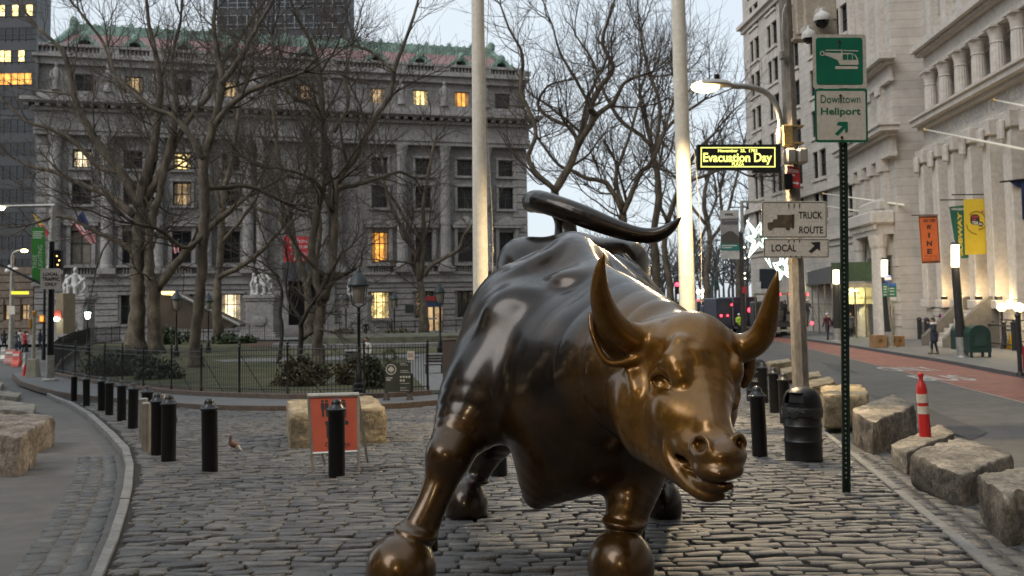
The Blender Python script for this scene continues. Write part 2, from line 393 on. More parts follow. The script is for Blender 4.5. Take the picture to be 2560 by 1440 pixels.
def sett_mat():
    m = mat('granite_setts', (.150, .149, .149), .36, var=.24, vs=9, bump=.5, bs=55, dirt=.3, rvar=.15); nt = m.node_tree; b = nt.nodes['Principled BSDF']
    src = b.inputs['Base Color'].links[0].from_socket
    at = _n(nt, 'ShaderNodeAttribute', attribute_name='tone')
    cr = _n(nt, 'ShaderNodeValToRGB'); e = cr.color_ramp.elements
    e[0].position = 0; e[0].color = (.62, .64, .68, 1); e[1].position = 1; e[1].color = (1.5, 1.42, 1.3, 1)
    x = e.new(.5); x.color = (1, .98, .95, 1)
    nt.links.new(at.outputs['Fac'], cr.inputs[0])
    mx = _n(nt, 'ShaderNodeMix', data_type='RGBA', blend_type='MULTIPLY'); mx.inputs[0].default_value = 1
    nt.links.new(src, mx.inputs[6]); nt.links.new(cr.outputs[0], mx.inputs[7]); nt.links.new(mx.outputs[2], b.inputs['Base Color'])
    return m
M_SETT = sett_mat()
st = []; y = 4.6; row = 0
swY = lambda x: None
swx = np.array([p[0] for p in swo]); swy = np.array([p[1] for p in swo])
while y < 33:
    dep = .146 * rng.uniform(.9, 1.12); xl, xr = inside_x(kli, y), inside_x(kri, y)
    if y > 24: dep *= 1.15
    x = xl + rng.uniform(.02, .1)
    while x < xr - .05:
        L = rng.choice((.2, .24, .27, .3, .35)) * rng.uniform(.93, 1.08)
        if x + L > xr: L = xr - x
        yl = float(np.interp(x, swx, swy)) if swx[0] < x < swx[-1] else 40
        yy = y + .05 * math.sin(x * .7 + row * .3) + .02 * math.sin(x * 2.1) - .012 * x
        if L > .08 and yy < yl - .12 and not (y > 22 and x > 1.0 and x < 1.5 and False):
            st.append((x + L / 2, yy + rng.uniform(-.012, .012), L / 2 - .006 - rng.random() * .008, dep / 2 - .005 - rng.random() * .007, rng.uniform(-.04, .04), rng.uniform(-.011, .009), min(1, max(0, rng.gauss(.5, .27)))))
        x += L
    y += dep; row += 1
cobbles('cobbled_plaza', st, M_SETT)
# gutter setts along both kerbs, laid across the flow, 0.13 m lower
def gutter(name, line, side, rows, y0, y1, taper=None):
    L = [np.array(p[:2]) for p in line]; d = [0]
    for i in range(len(L) - 1): d.append(d[-1] + np.linalg.norm(L[i + 1] - L[i]))
    g = []; s_ = 0.0
    for r in range(rows):
        s_ = rng.uniform(0, .2)
        while s_ < d[-1] - .3:
            l = rng.uniform(.26, .36); m_ = s_ + l / 2
            p = np.array([np.interp(m_, d, [q[k] for q in L]) for k in (0, 1)]); p2 = np.array([np.interp(m_ + .1, d, [q[k] for q in L]) for k in (0, 1)])
            t = (p2 - p) / (np.linalg.norm(p2 - p) + 1e-9); nrm = np.array([-t[1], t[0]]) * side
            wd = .19; c = p + nrm * (.10 + wd * (r + .5))
            if y0 < c[1] < y1 and (taper is None or taper(c, r)): g.append((c[0], c[1], l / 2 - .012, wd / 2 - .01, math.atan2(t[1], t[0]), -.128, min(1, max(0, rng.gauss(.42, .2)))))
            s_ += l
    cobbles(name, g, M_SETT, .022)
gutter('gutter_setts', klo, 1, 3, 3, 17)
gutter('gutter_setts', kro, -1, 5, 3, 15.5, lambda c, r: True)
# left road, slightly paler asphalt, carries on round to the left
lo2 = [p + Vector((-14, 0, 0)) for p in klo]
drape('left_road', klo, [Vector((p.x - 30, p.y + 2, 0)) for p in klo], -.136, M_ROADL, n=60, w=14)
# park sidewalk and its kerb: a real step up from the cobbles
kin = [p + (q - p).normalized() * .16 for p, q in zip(swo, swo[1:] + [swo[-1]])]
kin = [Vector((p.x, p.y + .17, 0)) for p in swo]
drape('sidewalk_kerb', swo, kin, SH, M_BROWN, n=80, w=3, skirt=.2)
top = [Vector((p.x, max(p.y, float(np.interp(p.x, [q.x for q in cpo], [q.y for q in cpo]))) + .6, 0)) for p in kin]
drape('park_sidewalk', kin, [Vector((k.x + (.4 if i < 3 else 0), max(k.y + 1.2, t.y), 0)) for i, (k, t) in enumerate(zip(kin, top))], SH - .003, M_SIDE, n=80, w=8)
# right road: white line, red bus lane, far kerb and sidewalk
WL = [(3000, 1116), (2560, 1008), (2340, 950), (2124, 897), (2010, 869), (1950, 856), (1880, 843)]
KB = [(3000, 1040), (2560, 946), (2345, 905), (2124, 868), (2015, 852), (1950, 843), (1880, 834)]
wl = gpx(WL, -.14); kb = gpx(KB, -.14)
dl = [(kb[i] - wl[i]) for i in range(len(wl))]
drape('white_lane_line', wl, [p + d.normalized() * .16 for p, d in zip(wl, dl)], -.13, M_WHITE, n=80, w=3)
drape('red_bus_lane', [p + d.normalized() * .2 for p, d in zip(wl, dl)], [p - d.normalized() * .12 for p, d in zip(kb, dl)], -.133, M_RED, n=80, w=8)
drape('right_kerb', kb, [p + d.normalized() * .18 for p, d in zip(kb, dl)], .0, mat('dark_kerb', (.09, .09, .09), .8, dirt=.3), n=80, w=3, skirt=.16)
drape('right_sidewalk', [p + d.normalized() * .17 for p, d in zip(kb, dl)], [p + Vector((26, 3, 0)) for p in kb], -.002, M_SIDE, n=80, w=14)
# words on the bus lane
mb = MB()
for s, a, b in (('ONLY', (2236, 929), (2368, 927)), ('BUS', (2316, 953), (2452, 952))):
    O, X = G(a[0], a[1], -.14), G(b[0], b[1], -.14); ux = (X - O); wd = ux.length; ux.normalize(); uy = Vector((-ux.y, ux.x, 0)); U = MB()
    text(U, s, Vector((O.x, O.y, 0)), Vector((ux.x, ux.y, 0)), uy, w=wd, h=2.6, bold=.02)
    mb.add([(v[0], v[1], float(gz(v[0], v[1])) - .126) for v in U.v], U.f)
tag(mb.build('road_lettering', M_WHITE), kind='structure')
# park: lawn, litter under the fence, paths
def blob(name, pts, off, m, kind='structure'):
    c = sum((Vector((p[0], p[1], 0)) for p in pts), Vector()) / len(pts); n = len(pts); vs = []; fs = []; K = 8
    for k in range(K + 1):
        for p in pts:
            q = c.lerp(Vector((p[0], p[1], 0)), k / K); vs.append((q.x, q.y, float(gz(q.x, q.y)) + off))
    for k in range(K):
        for i in range(n): fs.append((k * n + i, k * n + (i + 1) % n, (k + 1) * n + (i + 1) % n, (k + 1) * n + i))
    return tag(MB().add(vs, fs).build(name, m), kind=kind)
lawn = [p + Vector((0, .25, 0)) for p in cpo[1:]] 
far = [Vector((lerp(-40, 14, i / 10), 92 + 2 * math.sin(i), 0)) for i in range(11)]
drape('park_lawn', lawn, far, .14, M_LAWN, n=70, w=40)
drape('leaf_litter', [p + Vector((0, .1, 0)) for p in cpo], [p + Vector((0, 2.2 + .8 * math.sin(p.x * 1.3), 0)) for p in cpo], .15, M_SOIL, n=70, w=6)
blob('leaf_litter', [G(x, y) for x, y in ((600, 868), (640, 859), (700, 857), (770, 862), (800, 869), (740, 874), (650, 874))], .16, M_SOIL)
blob('park_path', [G(x, y) for x, y in ((530, 907), (620, 903), (720, 901), (900, 897), (1110, 888), (1110, 896), (900, 906), (720, 911), (560, 912))], .165, M_PATH)
blob('park_path', [G(x, y) for x, y in ((1064, 986), (1030, 945), (1010, 915), (1060, 895), (1130, 885), (1400, 885), (1400, 950), (1200, 992))], .16, M_PATH)
drape('far_paving', [Vector((-75, 93, 0)), Vector((20, 96, 0))], [Vector((-75, 150, 0)), Vector((30, 150, 0))], .15, M_PATH, n=20, w=6)

# asphalt repairs, leaves and grit blown against the kerbs
M_PATCH = mat('asphalt_patch', (.06, .06, .062), .8, var=.15, vs=1, bump=.2, bs=60, dirt=.2)
for pts in (((2170, 985), (2290, 1010), (2470, 1082), (2430, 1100), (2240, 1040)), ((2050, 905), (2110, 915), (2150, 935), (2090, 930))):
    blob('asphalt_patch', [G(x, y, -.14) for x, y in pts], -.1335 if pts[0][0] > 0 else -.131, M_PATCH)
rl_ = random.Random(31); mb = MB()
for i in range(420):
    L = (kli, klo, kri, kro)[rl_.randrange(4)]; k = rl_.randrange(1, len(L) - 1); p = L[k].lerp(L[k + 1], rl_.random()) + Vector((rl_.gauss(0, .25), rl_.gauss(0, .2), 0)); z = float(gz(p.x, p.y)) + (.02 if inside_x(kli, p.y) < p.x < inside_x(kri, p.y) else -.1); s_ = rl_.uniform(.012, .032); a = rl_.uniform(0, 6.28)
    if p.y < 28: mb.add([(p.x + s_ * math.cos(a + q) * (1 if k2 % 2 else .5), p.y + s_ * math.sin(a + q) * (1 if k2 % 2 else .5), z + rl_.uniform(0, .008)) for k2, q in enumerate((0, 1.57, 3.14, 4.71))], [(0, 1, 2, 3)])
tag(mb.build('fallen_leaves', mat('fallen_leaf', (.13, .085, .05), .8, var=.5, vs=9, c2=(.26, .2, .14))), 'scattered leaves and grit along the kerbs', 'litter', kind='stuff')
# ================================================================== buildings
M_STONE = mat('grey_granite', (.25, .237, .228), .8, var=.10, vs=.25, bump=.15, bs=6, dirt=.18, masonry=(0, 1.5, .62))
M_STONE2 = mat('grey_granite_trim', (.285, .27, .258), .8, var=.16, vs=.5, bump=.1, bs=8, dirt=.25)
M_LIME = mat('limestone', (.52, .475, .425), .8, var=.07, vs=.2, bump=.12, bs=6, dirt=.12, masonry=(1, 1.3, .6))
M_LIME2 = mat('limestone_trim', (.55, .50, .445), .8, var=.08, vs=.6, bump=.1, bs=8, dirt=.16)
M_MARBLE = mat('white_marble', (.50, .485, .46), .6, var=.15, vs=2, dirt=.3, bump=.2, bs=12)
M_COPPER = mat('green_copper', (.15, .24, .195), .7, var=.3, vs=.8, c2=(.22, .32, .27), bump=.3, bs=5, dirt=.3)
M_TILE = mat('red_roof_tile', (.28, .175, .17), .8, var=.18, vs=1.2, bump=.3, bs=10, dirt=.2, stretch=(1, 1, 3))
M_PANE = mat('dark_pane', (.018, .02, .024), .12, var=.3, vs=.6, spec=.6)
M_FRAME = mat('dark_window_frame', (.04, .038, .036), .6, var=.2)
M_FRAMEW = mat('pale_window_frame', (.28, .24, .20), .6, var=.15)
M_BLIND = mat('drawn_blind', (.22, .20, .16), .8, var=.2, vs=1.2)
LIT = [glow('lit_window_yellow', (1.0, .72, .28), 1.25, .7, 1.4), glow('lit_window_orange', (1.0, .42, .07), 1.0, .5, .9), glow('lit_window_pale', (1.0, .80, .50), 1.0, .5, 1.1), glow('lit_window_dim', (.9, .6, .3), .28, .6, 1.2)]
class Fac:
    def __init__(s, O, u):
        s.O = Vector((O[0], O[1], 0)); s.u = Vector((u[0], u[1], 0)).normalized(); s.n = Vector((s.u.y, -s.u.x, 0))
        if s.n.dot(-s.O) < 0: s.n = -s.n
    def at(s, u, z, o=0.0): return s.O + s.u * u + s.n * o + Vector((0, 0, z))
    def U(s, px, py=750, o=0.0):
        d = ray(px, py); q = s.O + s.n * o - CAML; den = d.dot(s.n); p = CAML + d * (q.dot(s.n) / den); return (p - s.O).dot(s.u), p.z
    def M(s): return Matrix((s.u, s.n, Vector((0, 0, 1)))).transposed()
    def box(s, mb, u0, u1, z0, z1, o0, o1, bev=0.0):
        mb.box(s.at((u0 + u1) / 2, (z0 + z1) / 2, (o0 + o1) / 2), (abs(u1 - u0), abs(o1 - o0), abs(z1 - z0)), M=s.M(), bev=bev)
    def slab(s, mb, u0, u1, z0, z1, holes, depth, o=0.0):
        """wall face at offset o with rectangular openings and reveals"""
        us = sorted({u0, u1} | {h[i] for h in holes for i in (0, 1) if u0 < h[i] < u1}); zs = sorted({z0, z1} | {h[i] for h in holes for i in (2, 3) if z0 < h[i] < z1})
        for a, b in zip(us, us[1:]):
            for c, d in zip(zs, zs[1:]):
                m, k = (a + b) / 2, (c + d) / 2
                if any(h[0] < m < h[1] and h[2] < k < h[3] for h in holes): continue
                mb.quad(s.at(a, c, o), s.at(b, c, o), s.at(b, d, o), s.at(a, d, o))
        for h in holes:
            a, b, c, d = h
            for p, q, r, t in (((a, c), (a, d), 0, 0), ((b, c), (b, d), 0, 0), ((a, c), (b, c), 0, 0), ((a, d), (b, d), 0, 0)):
                mb.quad(s.at(p[0], p[1], o), s.at(q[0], q[1], o), s.at(q[0], q[1], o - depth), s.at(p[0], p[1], o - depth))
    def gaps(s, u0, u1, z0, z1, holes):
        iv = sorted((h[0], h[1]) for h in holes if h[2] < z1 - .02 and h[3] > z0 + .02); c = u0; r = []
        for a, b in iv:
            if a > c: r.append((c, a))
            c = max(c, b)
        if c < u1: r.append((c, u1))
        return r
    def courses(s, mb, u0, u1, z0, z1, holes, n, proud=.07, gap=.07):
        h = (z1 - z0) / n
        for i in range(n):
            for a, b in s.gaps(u0, u1, z0 + i * h, z0 + (i + 1) * h, holes): s.box(mb, a, b, z0 + i * h + gap / 2, z0 + (i + 1) * h - gap / 2, .002, proud)
    def window(s, root, h, depth, pane, frame, nu=2, nz=(.55,), bar=.09, label=None):
        a, b, c, d = h; mb = MB(); o = -depth + .05
        s.box(mb, a, a + bar, c, d, o - .06, o + .06); s.box(mb, b - bar, b, c, d, o - .06, o + .06); s.box(mb, a + bar, b - bar, c, c + bar, o - .06, o + .06); s.box(mb, a + bar, b - bar, d - bar, d, o - .06, o + .06)
        for k in range(1, nu): m = lerp(a, b, k / nu); s.box(mb, m - bar * .45, m + bar * .45, c + bar, d - bar, o - .05, o + .05)
        for z in nz: m = lerp(c, d, z); s.box(mb, a + bar, b - bar, m - bar * .45, m + bar * .45, o - .045, o + .045)
        w_ = mb.build('window', frame, root); p = MB(); s.box(p, a, b, c, d, o - .10, o - .065); p.build('pane', pane, w_)
        if pane in LIT and b - a > 1.2:
            for sg in (0, 1):
                q = MB(); w0 = (b - a) * .2; x0 = a + bar if sg == 0 else b - bar - w0
                for k in range(4): s.box(q, x0 + w0 * k / 4, x0 + w0 * (k + .8) / 4, c + bar, d - bar, o - .062, o - .052 + .012 * (k % 2))
                q.build('curtain', M_BLIND, w_)
        if label: w_['label'] = label
        return w_
def cyl_engaged(mb, F, u, z0, z1, r, o, n=14, fl=False):
    c = F.at(u, 0, o)
    prof = [(r * 1.25, z0), (r * 1.25, z0 + .25), (r * 1.05, z0 + .4), (r, z0 + .5), (r * .98, lerp(z0, z1, .4)), (r * .86, z1 - r * 1.9), (r * .95, z1 - r * 1.85), (r * .88, z1 - r * 1.7), (r * 1.05, z1 - r * .9), (r * 1.3, z1 - r * .3), (r * 1.35, z1)]
    mb.lathe((c.x, c.y, 0), prof, n)
# ------------------------------------------------------------ the custom house
A_, B_ = P(250, 750, 106), P(1320, 750, 120)
CH = Fac((A_.x, A_.y), (B_.x - A_.x, B_.y - A_.y))
uc, _ = CH.U(768); CH.O = CH.O + CH.u * uc
uR = CH.U(1322)[0]; uL = CH.U(86)[0]
zc = lambda y, px=1063, o=0.0: CH.U(px, y, o)[1]
z_g0, z_g1, z_b1 = -2.0, zc(705), zc(686); z_p0, z_p1 = zc(655), zc(580); z_s0, z_s1 = zc(520), zc(467); z_t0, z_t1 = zc(437), zc(398)
z_a0, z_a1, z_f1, z_c1 = zc(366), zc(345), zc(314), zc(291); z_w0, z_w1 = zc(260), zc(221); z_ac0, z_ac1 = zc(203), zc(188); z_bl = zc(156); z_r1 = zc(106); z_cr = zc(80)
uw = [CH.U(x)[0] for x in (951, 1061, 1166)]; step = (uw[2] - uw[0]) / 2
cols_u = [uw[0], uw[1], uw[2], uw[2] + step]
bays = sorted([u for u in cols_u] + [-u for u in cols_u] + [0.0])
bays = [b for b in bays if uL + 1.5 < b < uR - 1.5]
hw = .42 * (CH.U(1180)[0] - CH.U(1150)[0]) / .8 * .5 + .35
hw = 1.0
house = thing('custom_house', 'long grey granite museum with red mansard roof, green copper cresting and columns', 'building', CH.at(0, -2.0))
holes_g = []; holes_p = []; holes_s = []; holes_t = []; holes_a = []
for b in bays:
    if abs(b) > 4:
        holes_g.append((b - 1.1, b + 1.1, zc(795), zc(728))); holes_p.append((b - hw, b + hw, z_p0, z_p1)); holes_s.append((b - .95, b + .95, z_s0, z_s1)); holes_t.append((b - .95, b + .95, z_t0, z_t1))
    holes_a.append((b - .95, b + .95, z_w0, z_w1))
arch = (-2.1, 2.1, zc(812, 768), zc(640, 768))
wb = MB(); CH.slab(wb, uL, uR, z_g0, z_b1 + .3, holes_g + [(arch[0], arch[1], arch[2], z_b1 + .3)], .6)
CH.slab(wb, uL, uR, z_b1 + .3, z_c1, holes_p + holes_s + holes_t + [(arch[0], arch[1], z_b1 + .3, arch[3])], .45)
CH.slab(wb, uL, uR, z_c1, z_bl - .3, holes_a, .4, -.9)
for u, sg in ((uL, -1), (uR, 1)): wb.quad(CH.at(u, z_g0), CH.at(u, z_g0, -40), CH.at(u, z_bl - .3, -40), CH.at(u, z_bl - .3))
wb.quad(CH.at(uL, z_c1, .0), CH.at(uR, z_c1, .0), CH.at(uR, z_c1, -1.0), CH.at(uL, z_c1, -1.0))
wall = wb.build('wall', M_STONE, house)
cb = MB(); CH.courses(cb, uL, uR, z_g0, z_g1, [(h[0] - .3, h[1] + .3, h[2] - .2, h[3] + .35) for h in holes_g] + [(arch[0] - .8, arch[1] + .8, arch[2], 99)], 9, .14, .12)
for u in (uL + .9, uR - .9): CH.courses(cb, u - .9, u + .9, z_b1 + .4, z_a0 - .1, [], 16, .10, .12)
cb.build('rusticated_course', M_STONE2, house)
tb = MB()
for z0, z1, o in ((z_g1, z_g1 + .35, .35), (z_g1 + .35, z_b1, .22), (z_b1, z_b1 + .3, .45)):
    for a, b in ((uL - o, arch[0] - .8), (arch[1] + .8, uR + o)): CH.box(tb, a, b, z0, z1, .003, o)
CH.box(tb, uL - .2, uR + .2, z_a0, z_a0 + .45, .003, .95); CH.box(tb, uL - .2, uR + .2, z_a0 + .45, z_a1, .003, 1.1)
CH.box(tb, uL - .1, uR + .1, z_a1, z_f1, .003, .9)
CH.box(tb, uL - .5, uR + .5, z_f1, z_f1 + .35, .003, 1.35); CH.box(tb, uL - 1.2, uR + 1.2, z_f1 + .7, z_c1 - .25, .003, 2.1); CH.box(tb, uL - 1.4, uR + 1.4, z_c1 - .25, z_c1 + .15, .003, 2.35)
k = uL - 1
while k < uR + 1: CH.box(tb, k, k + .42, z_f1 + .36, z_f1 + .69, .003, 1.95); k += 1.05
CH.box(tb, uL - .3, uR + .3, z_ac0, z_ac1, -.897, -.3); CH.box(tb, uL - .6, uR + .6, z_ac1, z_ac1 + .3, -.897, .15)
CH.box(tb, uL, uR, z_c1 + .15, z_c1 + 1.2, -.897, .5)
tb.build('cornice', M_STONE2, house)
bb = MB(); zb0 = z_ac1 + .3
CH.box(bb, uL, uR, zb0, zb0 + .35, -.9, -.4); CH.box(bb, uL, uR, z_bl - .3, z_bl, -.95, -.3)
k = uL + .3; i = 0
pier_u = [b + step / 2 for b in bays]
while k < uR - .2:
    if min(abs(k - q) for q in pier_u) < 1.1: pass
    else: c = CH.at(k, 0, -.65); bb.lathe((c.x, c.y, 0), [(.1, zb0 + .35), (.17, zb0 + .6), (.1, z_bl - .6), (.13, z_bl - .3)], 6)
    k += .42
for q in pier_u: CH.box(bb, q - 1.0, q + 1.0, zb0 + .35, z_bl - .3, -.92, -.38)
bb.build('balustrade', M_STONE2, house)
rb = MB(); zr0 = z_bl - .8
rb.quad(CH.at(uL, zr0, -1.2), CH.at(uR, zr0, -1.2), CH.at(uR - 3.0, z_r1, -4.6), CH.at(uL + 3.0, z_r1, -4.6))
rb.quad(CH.at(uR, zr0, -1.2), CH.at(uR, zr0, -30), CH.at(uR - 3.0, z_r1, -27), CH.at(uR - 3.0, z_r1, -4.6))
rb.quad(CH.at(uL, zr0, -1.2), CH.at(uL, zr0, -30), CH.at(uL + 3.0, z_r1, -27), CH.at(uL + 3.0, z_r1, -4.6))
rb.quad(CH.at(uL + 3, z_r1, -4.6), CH.at(uR - 3, z_r1, -4.6), CH.at(uR - 3, z_r1, -27), CH.at(uL + 3, z_r1, -27))
roof = rb.build('roof', M_TILE, house)
kb_ = MB(); CH.box(kb_, uL + 2.7, uR - 2.7, z_r1 - .3, z_r1 + .5, -5.2, -4.3); CH.box(kb_, uL + 2.8, uR - 2.8, z_r1 + .5, z_r1 + .9, -5.1, -4.5)
for sgn, u in ((1, uL), (-1, uR)):
    kb_.tube([CH.at(u, zr0 + .2, -1.1), CH.at(u + sgn * 1.4, lerp(zr0, z_r1, .45), -2.7), CH.at(u + sgn * 2.9, z_r1 + .3, -4.5)], [.45, .4, .4], 8)
    kb_.ell(CH.at(u + sgn * 2.9, z_r1 + 1.1, -4.6), (.5, .4, .7), 8, 6)
k = uL + 3.2; i = 0
while k < uR - 3:
    c = CH.at(k, z_r1 + .9, -4.75)
    if i % 3 == 0:
        for a in range(5):
            t = R(-60 + 30 * a); kb_.tube([c, c + CH.u * (math.sin(t) * .5) + Vector((0, 0, math.cos(t) * .62))], [.11, .03], 5)
        kb_.ell(c + Vector((0, 0, .25)), (.18, .15, .2), 7, 5)
    else: kb_.ell(c + Vector((0, 0, .05)), (.2, .15, .2), 7, 5)
    k += .95; i += 1
kb_.build('copper_cresting', M_COPPER, roof)
for b in bays:
    d = MB(); zd = zr0 + .4
    w1, w0, ht = 1.0, .6, (z_r1 - zr0 - 1.3) * .82
    arc = [(-w1, 0), (-w1, ht * .55)] + [(w1 * math.cos(t), ht * .55 + (ht * .42) * math.sin(t)) for t in [math.pi - math.pi * q / 8 for q in range(1, 8)]] + [(w1, ht * .55), (w1, 0), (w0, 0), (w0, ht * .5)] + [(w0 * math.cos(t), ht * .5 + w0 * .55 * math.sin(t)) for t in [math.pi * q / 6 for q in range(1, 6)]] + [(-w0, ht * .5), (-w0, 0)]
    d.prism(arc, CH.at(b, zd, -.95), CH.u, (0, 0, 1), -CH.n * 2.4)
    d.box(CH.at(b, zd + ht * .2, -.9), (3.0, .5, .3), M=CH.M()); d.ell(CH.at(b, zd + ht * 1.02, -1.0), (.45, .35, .5), 8, 6); d.tube([CH.at(b - 1.35, zd, -.9), CH.at(b - 1.2, zd + ht * .6, -.9)], [.28, .12], 6); d.tube([CH.at(b + 1.35, zd, -.9), CH.at(b + 1.2, zd + ht * .6, -.9)], [.28, .12], 6)
    dd = d.build('dormer', M_COPPER, roof)
# windows, hoods and columns
lit_a = {}
for i, b in enumerate(bays):
    key = min(range(3), key=lambda j: abs(uw[j] - b))
    lit = {uw[1]: 0, uw[2]: 1, uw[0]: 3}.get(b)
    h = [q for q in holes_a if abs((q[0] + q[1]) / 2 - b) < .1][0]
    CH.window(house, h, 1.2, LIT[lit] if lit is not None else (LIT[3] if i in (1, 3, 4) else M_PANE), M_FRAMEW if lit is not None else M_FRAME, 2, (), .12, 'lit attic window' if lit in (0, 1) else None)
for hs, nm in ((holes_p, 'p'), (holes_s, 's'), (holes_t, 't'), (holes_g, 'g')):
    for h in hs:
        b = (h[0] + h[1]) / 2; sx = round(b / step, 1); left = b < 0
        pane, fr, lab = M_PANE, M_FRAME, None
        if nm == 'p' and abs(b - uw[0]) < .2: pane, lab = LIT[1], 'glowing orange window with lamp inside'
        if nm == 'p' and abs(b + cols_u[3]) < .3: pane = M_BLIND
        if nm == 'g' and abs(b - uw[0]) < .2: pane, fr, lab = LIT[0], M_FRAMEW, 'lit ground floor window'
        if nm == 'g' and abs(b + uw[0]) < .2: pane, fr, lab = LIT[2], M_FRAMEW, 'lit ground floor window'
        if nm == 'g' and abs(b + cols_u[3]) < .3: pane, fr, lab = mat('cream_blind', (.62, .55, .36), .8, var=.08), M_FRAMEW, 'pale blind behind ground floor window'
        if nm == 't' and b < -5 and (abs(b + cols_u[3]) < .3 or abs(b + uw[1]) < .3): pane, lab = LIT[2 if abs(b + cols_u[3]) < .3 else 0], 'lit upper window'
        if nm == 's' and abs(b + uw[1]) < .3: pane = LIT[3]
        CH.window(house, h, .55 if nm == 'g' else .42, pane, fr, 2 if nm != 'g' else 3, (.62,) if nm in 'pg' else (.5,), .12, lab)
        hoods = MB()
        if nm == 'p':
            for sg in (-1, 1): CH.box(hoods, b + sg * (hw + .22) - .2, b + sg * (hw + .22) + .2, h[2] - .2, h[3] + .5, .003, .3)
            CH.box(hoods, b - hw - .7, b + hw + .7, h[3] + .5, h[3] + .85, .003, .55)
            hoods.prism([(-hw - .85, 0), (hw + .85, 0), (0, 1.05)], CH.at(b, h[3] + .852, .003), CH.u, (0, 0, 1), CH.n * .6)
            CH.box(hoods, b - hw - .6, b + hw + .6, h[2] - .45, h[2] - .2, .003, .6)
            for q in range(7): CH.box(hoods, b - hw + .1 + q * .3, b - hw + .22 + q * .3, h[2] - 1.15, h[2] - .45, .1, .35)
        elif nm in 'st':
            for sg in (-1, 1): CH.box(hoods, b + sg * 1.1 - .14, b + sg * 1.1 + .14, h[2] - .1, h[3] + .1, .003, .16)
            CH.box(hoods, b - 1.3, b + 1.3, h[2] - .3, h[2] - .1, .003, .3); CH.box(hoods, b - 1.3, b + 1.3, h[3] + .1, h[3] + .35, .003, .25)
        else: CH.box(hoods, b - 1.5, b + 1.5, h[3] + .02, h[3] + .32, .15, .4); hoods.build('window_head', M_STONE2, house); hoods = MB(); CH.box(hoods, b - 1.4, b + 1.4, h[2] - .18, h[2], .15, .35)
        hoods.build('window_surround', M_STONE2, house)
for b in bays + [bays[0] - step]:
    q = b + step / 2
    if not uL + 1.5 < q < uR - 1.6: continue
    for dx in ((-.72, .72) if abs(q) < step * 1.2 else (0,)):
        c = MB(); cyl_engaged(c, CH, q + dx, z_b1 + .9, z_a0, .62, .35, 16); CH.box(c, q + dx - .95, q + dx + .95, z_b1 + .3, z_b1 + .9, .003, 1.15); c.build('column', M_STONE2, house, smooth=40)
    s_ = MB(); c = CH.at(q, 0, .55); zs = z_c1 + 1.2                      # weathered figure standing on the cornice
    s_.lathe((c.x, c.y, 0), [(.5, zs), (.42, zs + .5), (.36, zs + 1.2), (.42, zs + 1.9), (.3, zs + 2.3), (.14, zs + 2.45), (.2, zs + 2.65), (.17, zs + 2.9), (.05, zs + 3.0)], 8)
    s_.tube([CH.at(q - .4, zs + 2.1, .6), CH.at(q - .55, zs + 1.5, .75), CH.at(q - .3, zs + 1.2, .9)], [.14, .12, .1], 6); s_.tube([CH.at(q + .4, zs + 2.1, .6), CH.at(q + .6, zs + 1.6, .7), CH.at(q + .6, zs + 1.0, .8)], [.14, .12, .1], 6)
    s_.build('roofline_statue', M_STONE, house, smooth=60)
ent = MB(); r_ = arch[1]; za = arch[3] - r_
pr = [(-3.0, arch[2] - .2), (-3.0, arch[3] + 1.2), (3.0, arch[3] + 1.2), (3.0, arch[2] - .2), (2.1, arch[2] - .2), (2.1, za)] + [(2.1 * math.cos(t), za + 2.1 * math.sin(t)) for t in [math.pi * q / 10 for q in range(1, 10)]] + [(-2.1, za), (-2.1, arch[2] - .2)]
ent.prism(pr, CH.at(0, 0, .5), CH.u, (0, 0, 1), -CH.n * .9)
e_ = ent.build('entrance_arch', M_STONE2, house)
dk = MB(); CH.box(dk, -2.2, 2.2, arch[2] - .5, arch[3] + .3, -2.2, -2.0); dk.build('door', mat('dark_doorway', (.02, .018, .016), .6), e_)
stp = MB(); zt = arch[2]; n_ = 14
for i in range(n_): CH.box(stp, -7.5 + i * .03, 7.5 - i * .03, -2.0, lerp(-2.0, zt, (i + 1) / n_), .6, .8 + (n_ - i) * .45)
stp.build('steps', M_STONE2, house)
gd = MB(); ug = CH.U(1083)[0]; CH.box(gd, ug - .95, ug + .95, zc(768), zc(740), .16, .24); gd.build('door_sign', mat('dark_blue_panel', (.03, .05, .10), .6), house)
gd = MB(); CH.box(gd, ug - .95, ug + .95, zc(752), zc(741), .245, .27); gd.build('door_sign', mat('red_panel', (.35, .03, .03), .6), house)
gd = MB(); CH.box(gd, ug - 1.0, ug + 1.0, -2.0, zc(768), .16, .2); gd.build('side_door', LIT[3], house)
for dx in (-.8, .0, .8): q = MB(); CH.box(q, ug + dx - .12, ug + dx + .12, -2.0, zc(768), .2, .3); q.build('side_door_jamb', mat('dark_wood', (.05, .03, .02), .6), house)
pl = MB(); CH.box(pl, CH.U(1012)[0], CH.U(1034)[0], zc(781), zc(762), .15, .2); pl.build('bronze_plaque', mat('dark_plaque', (.03, .035, .03), .5), house)

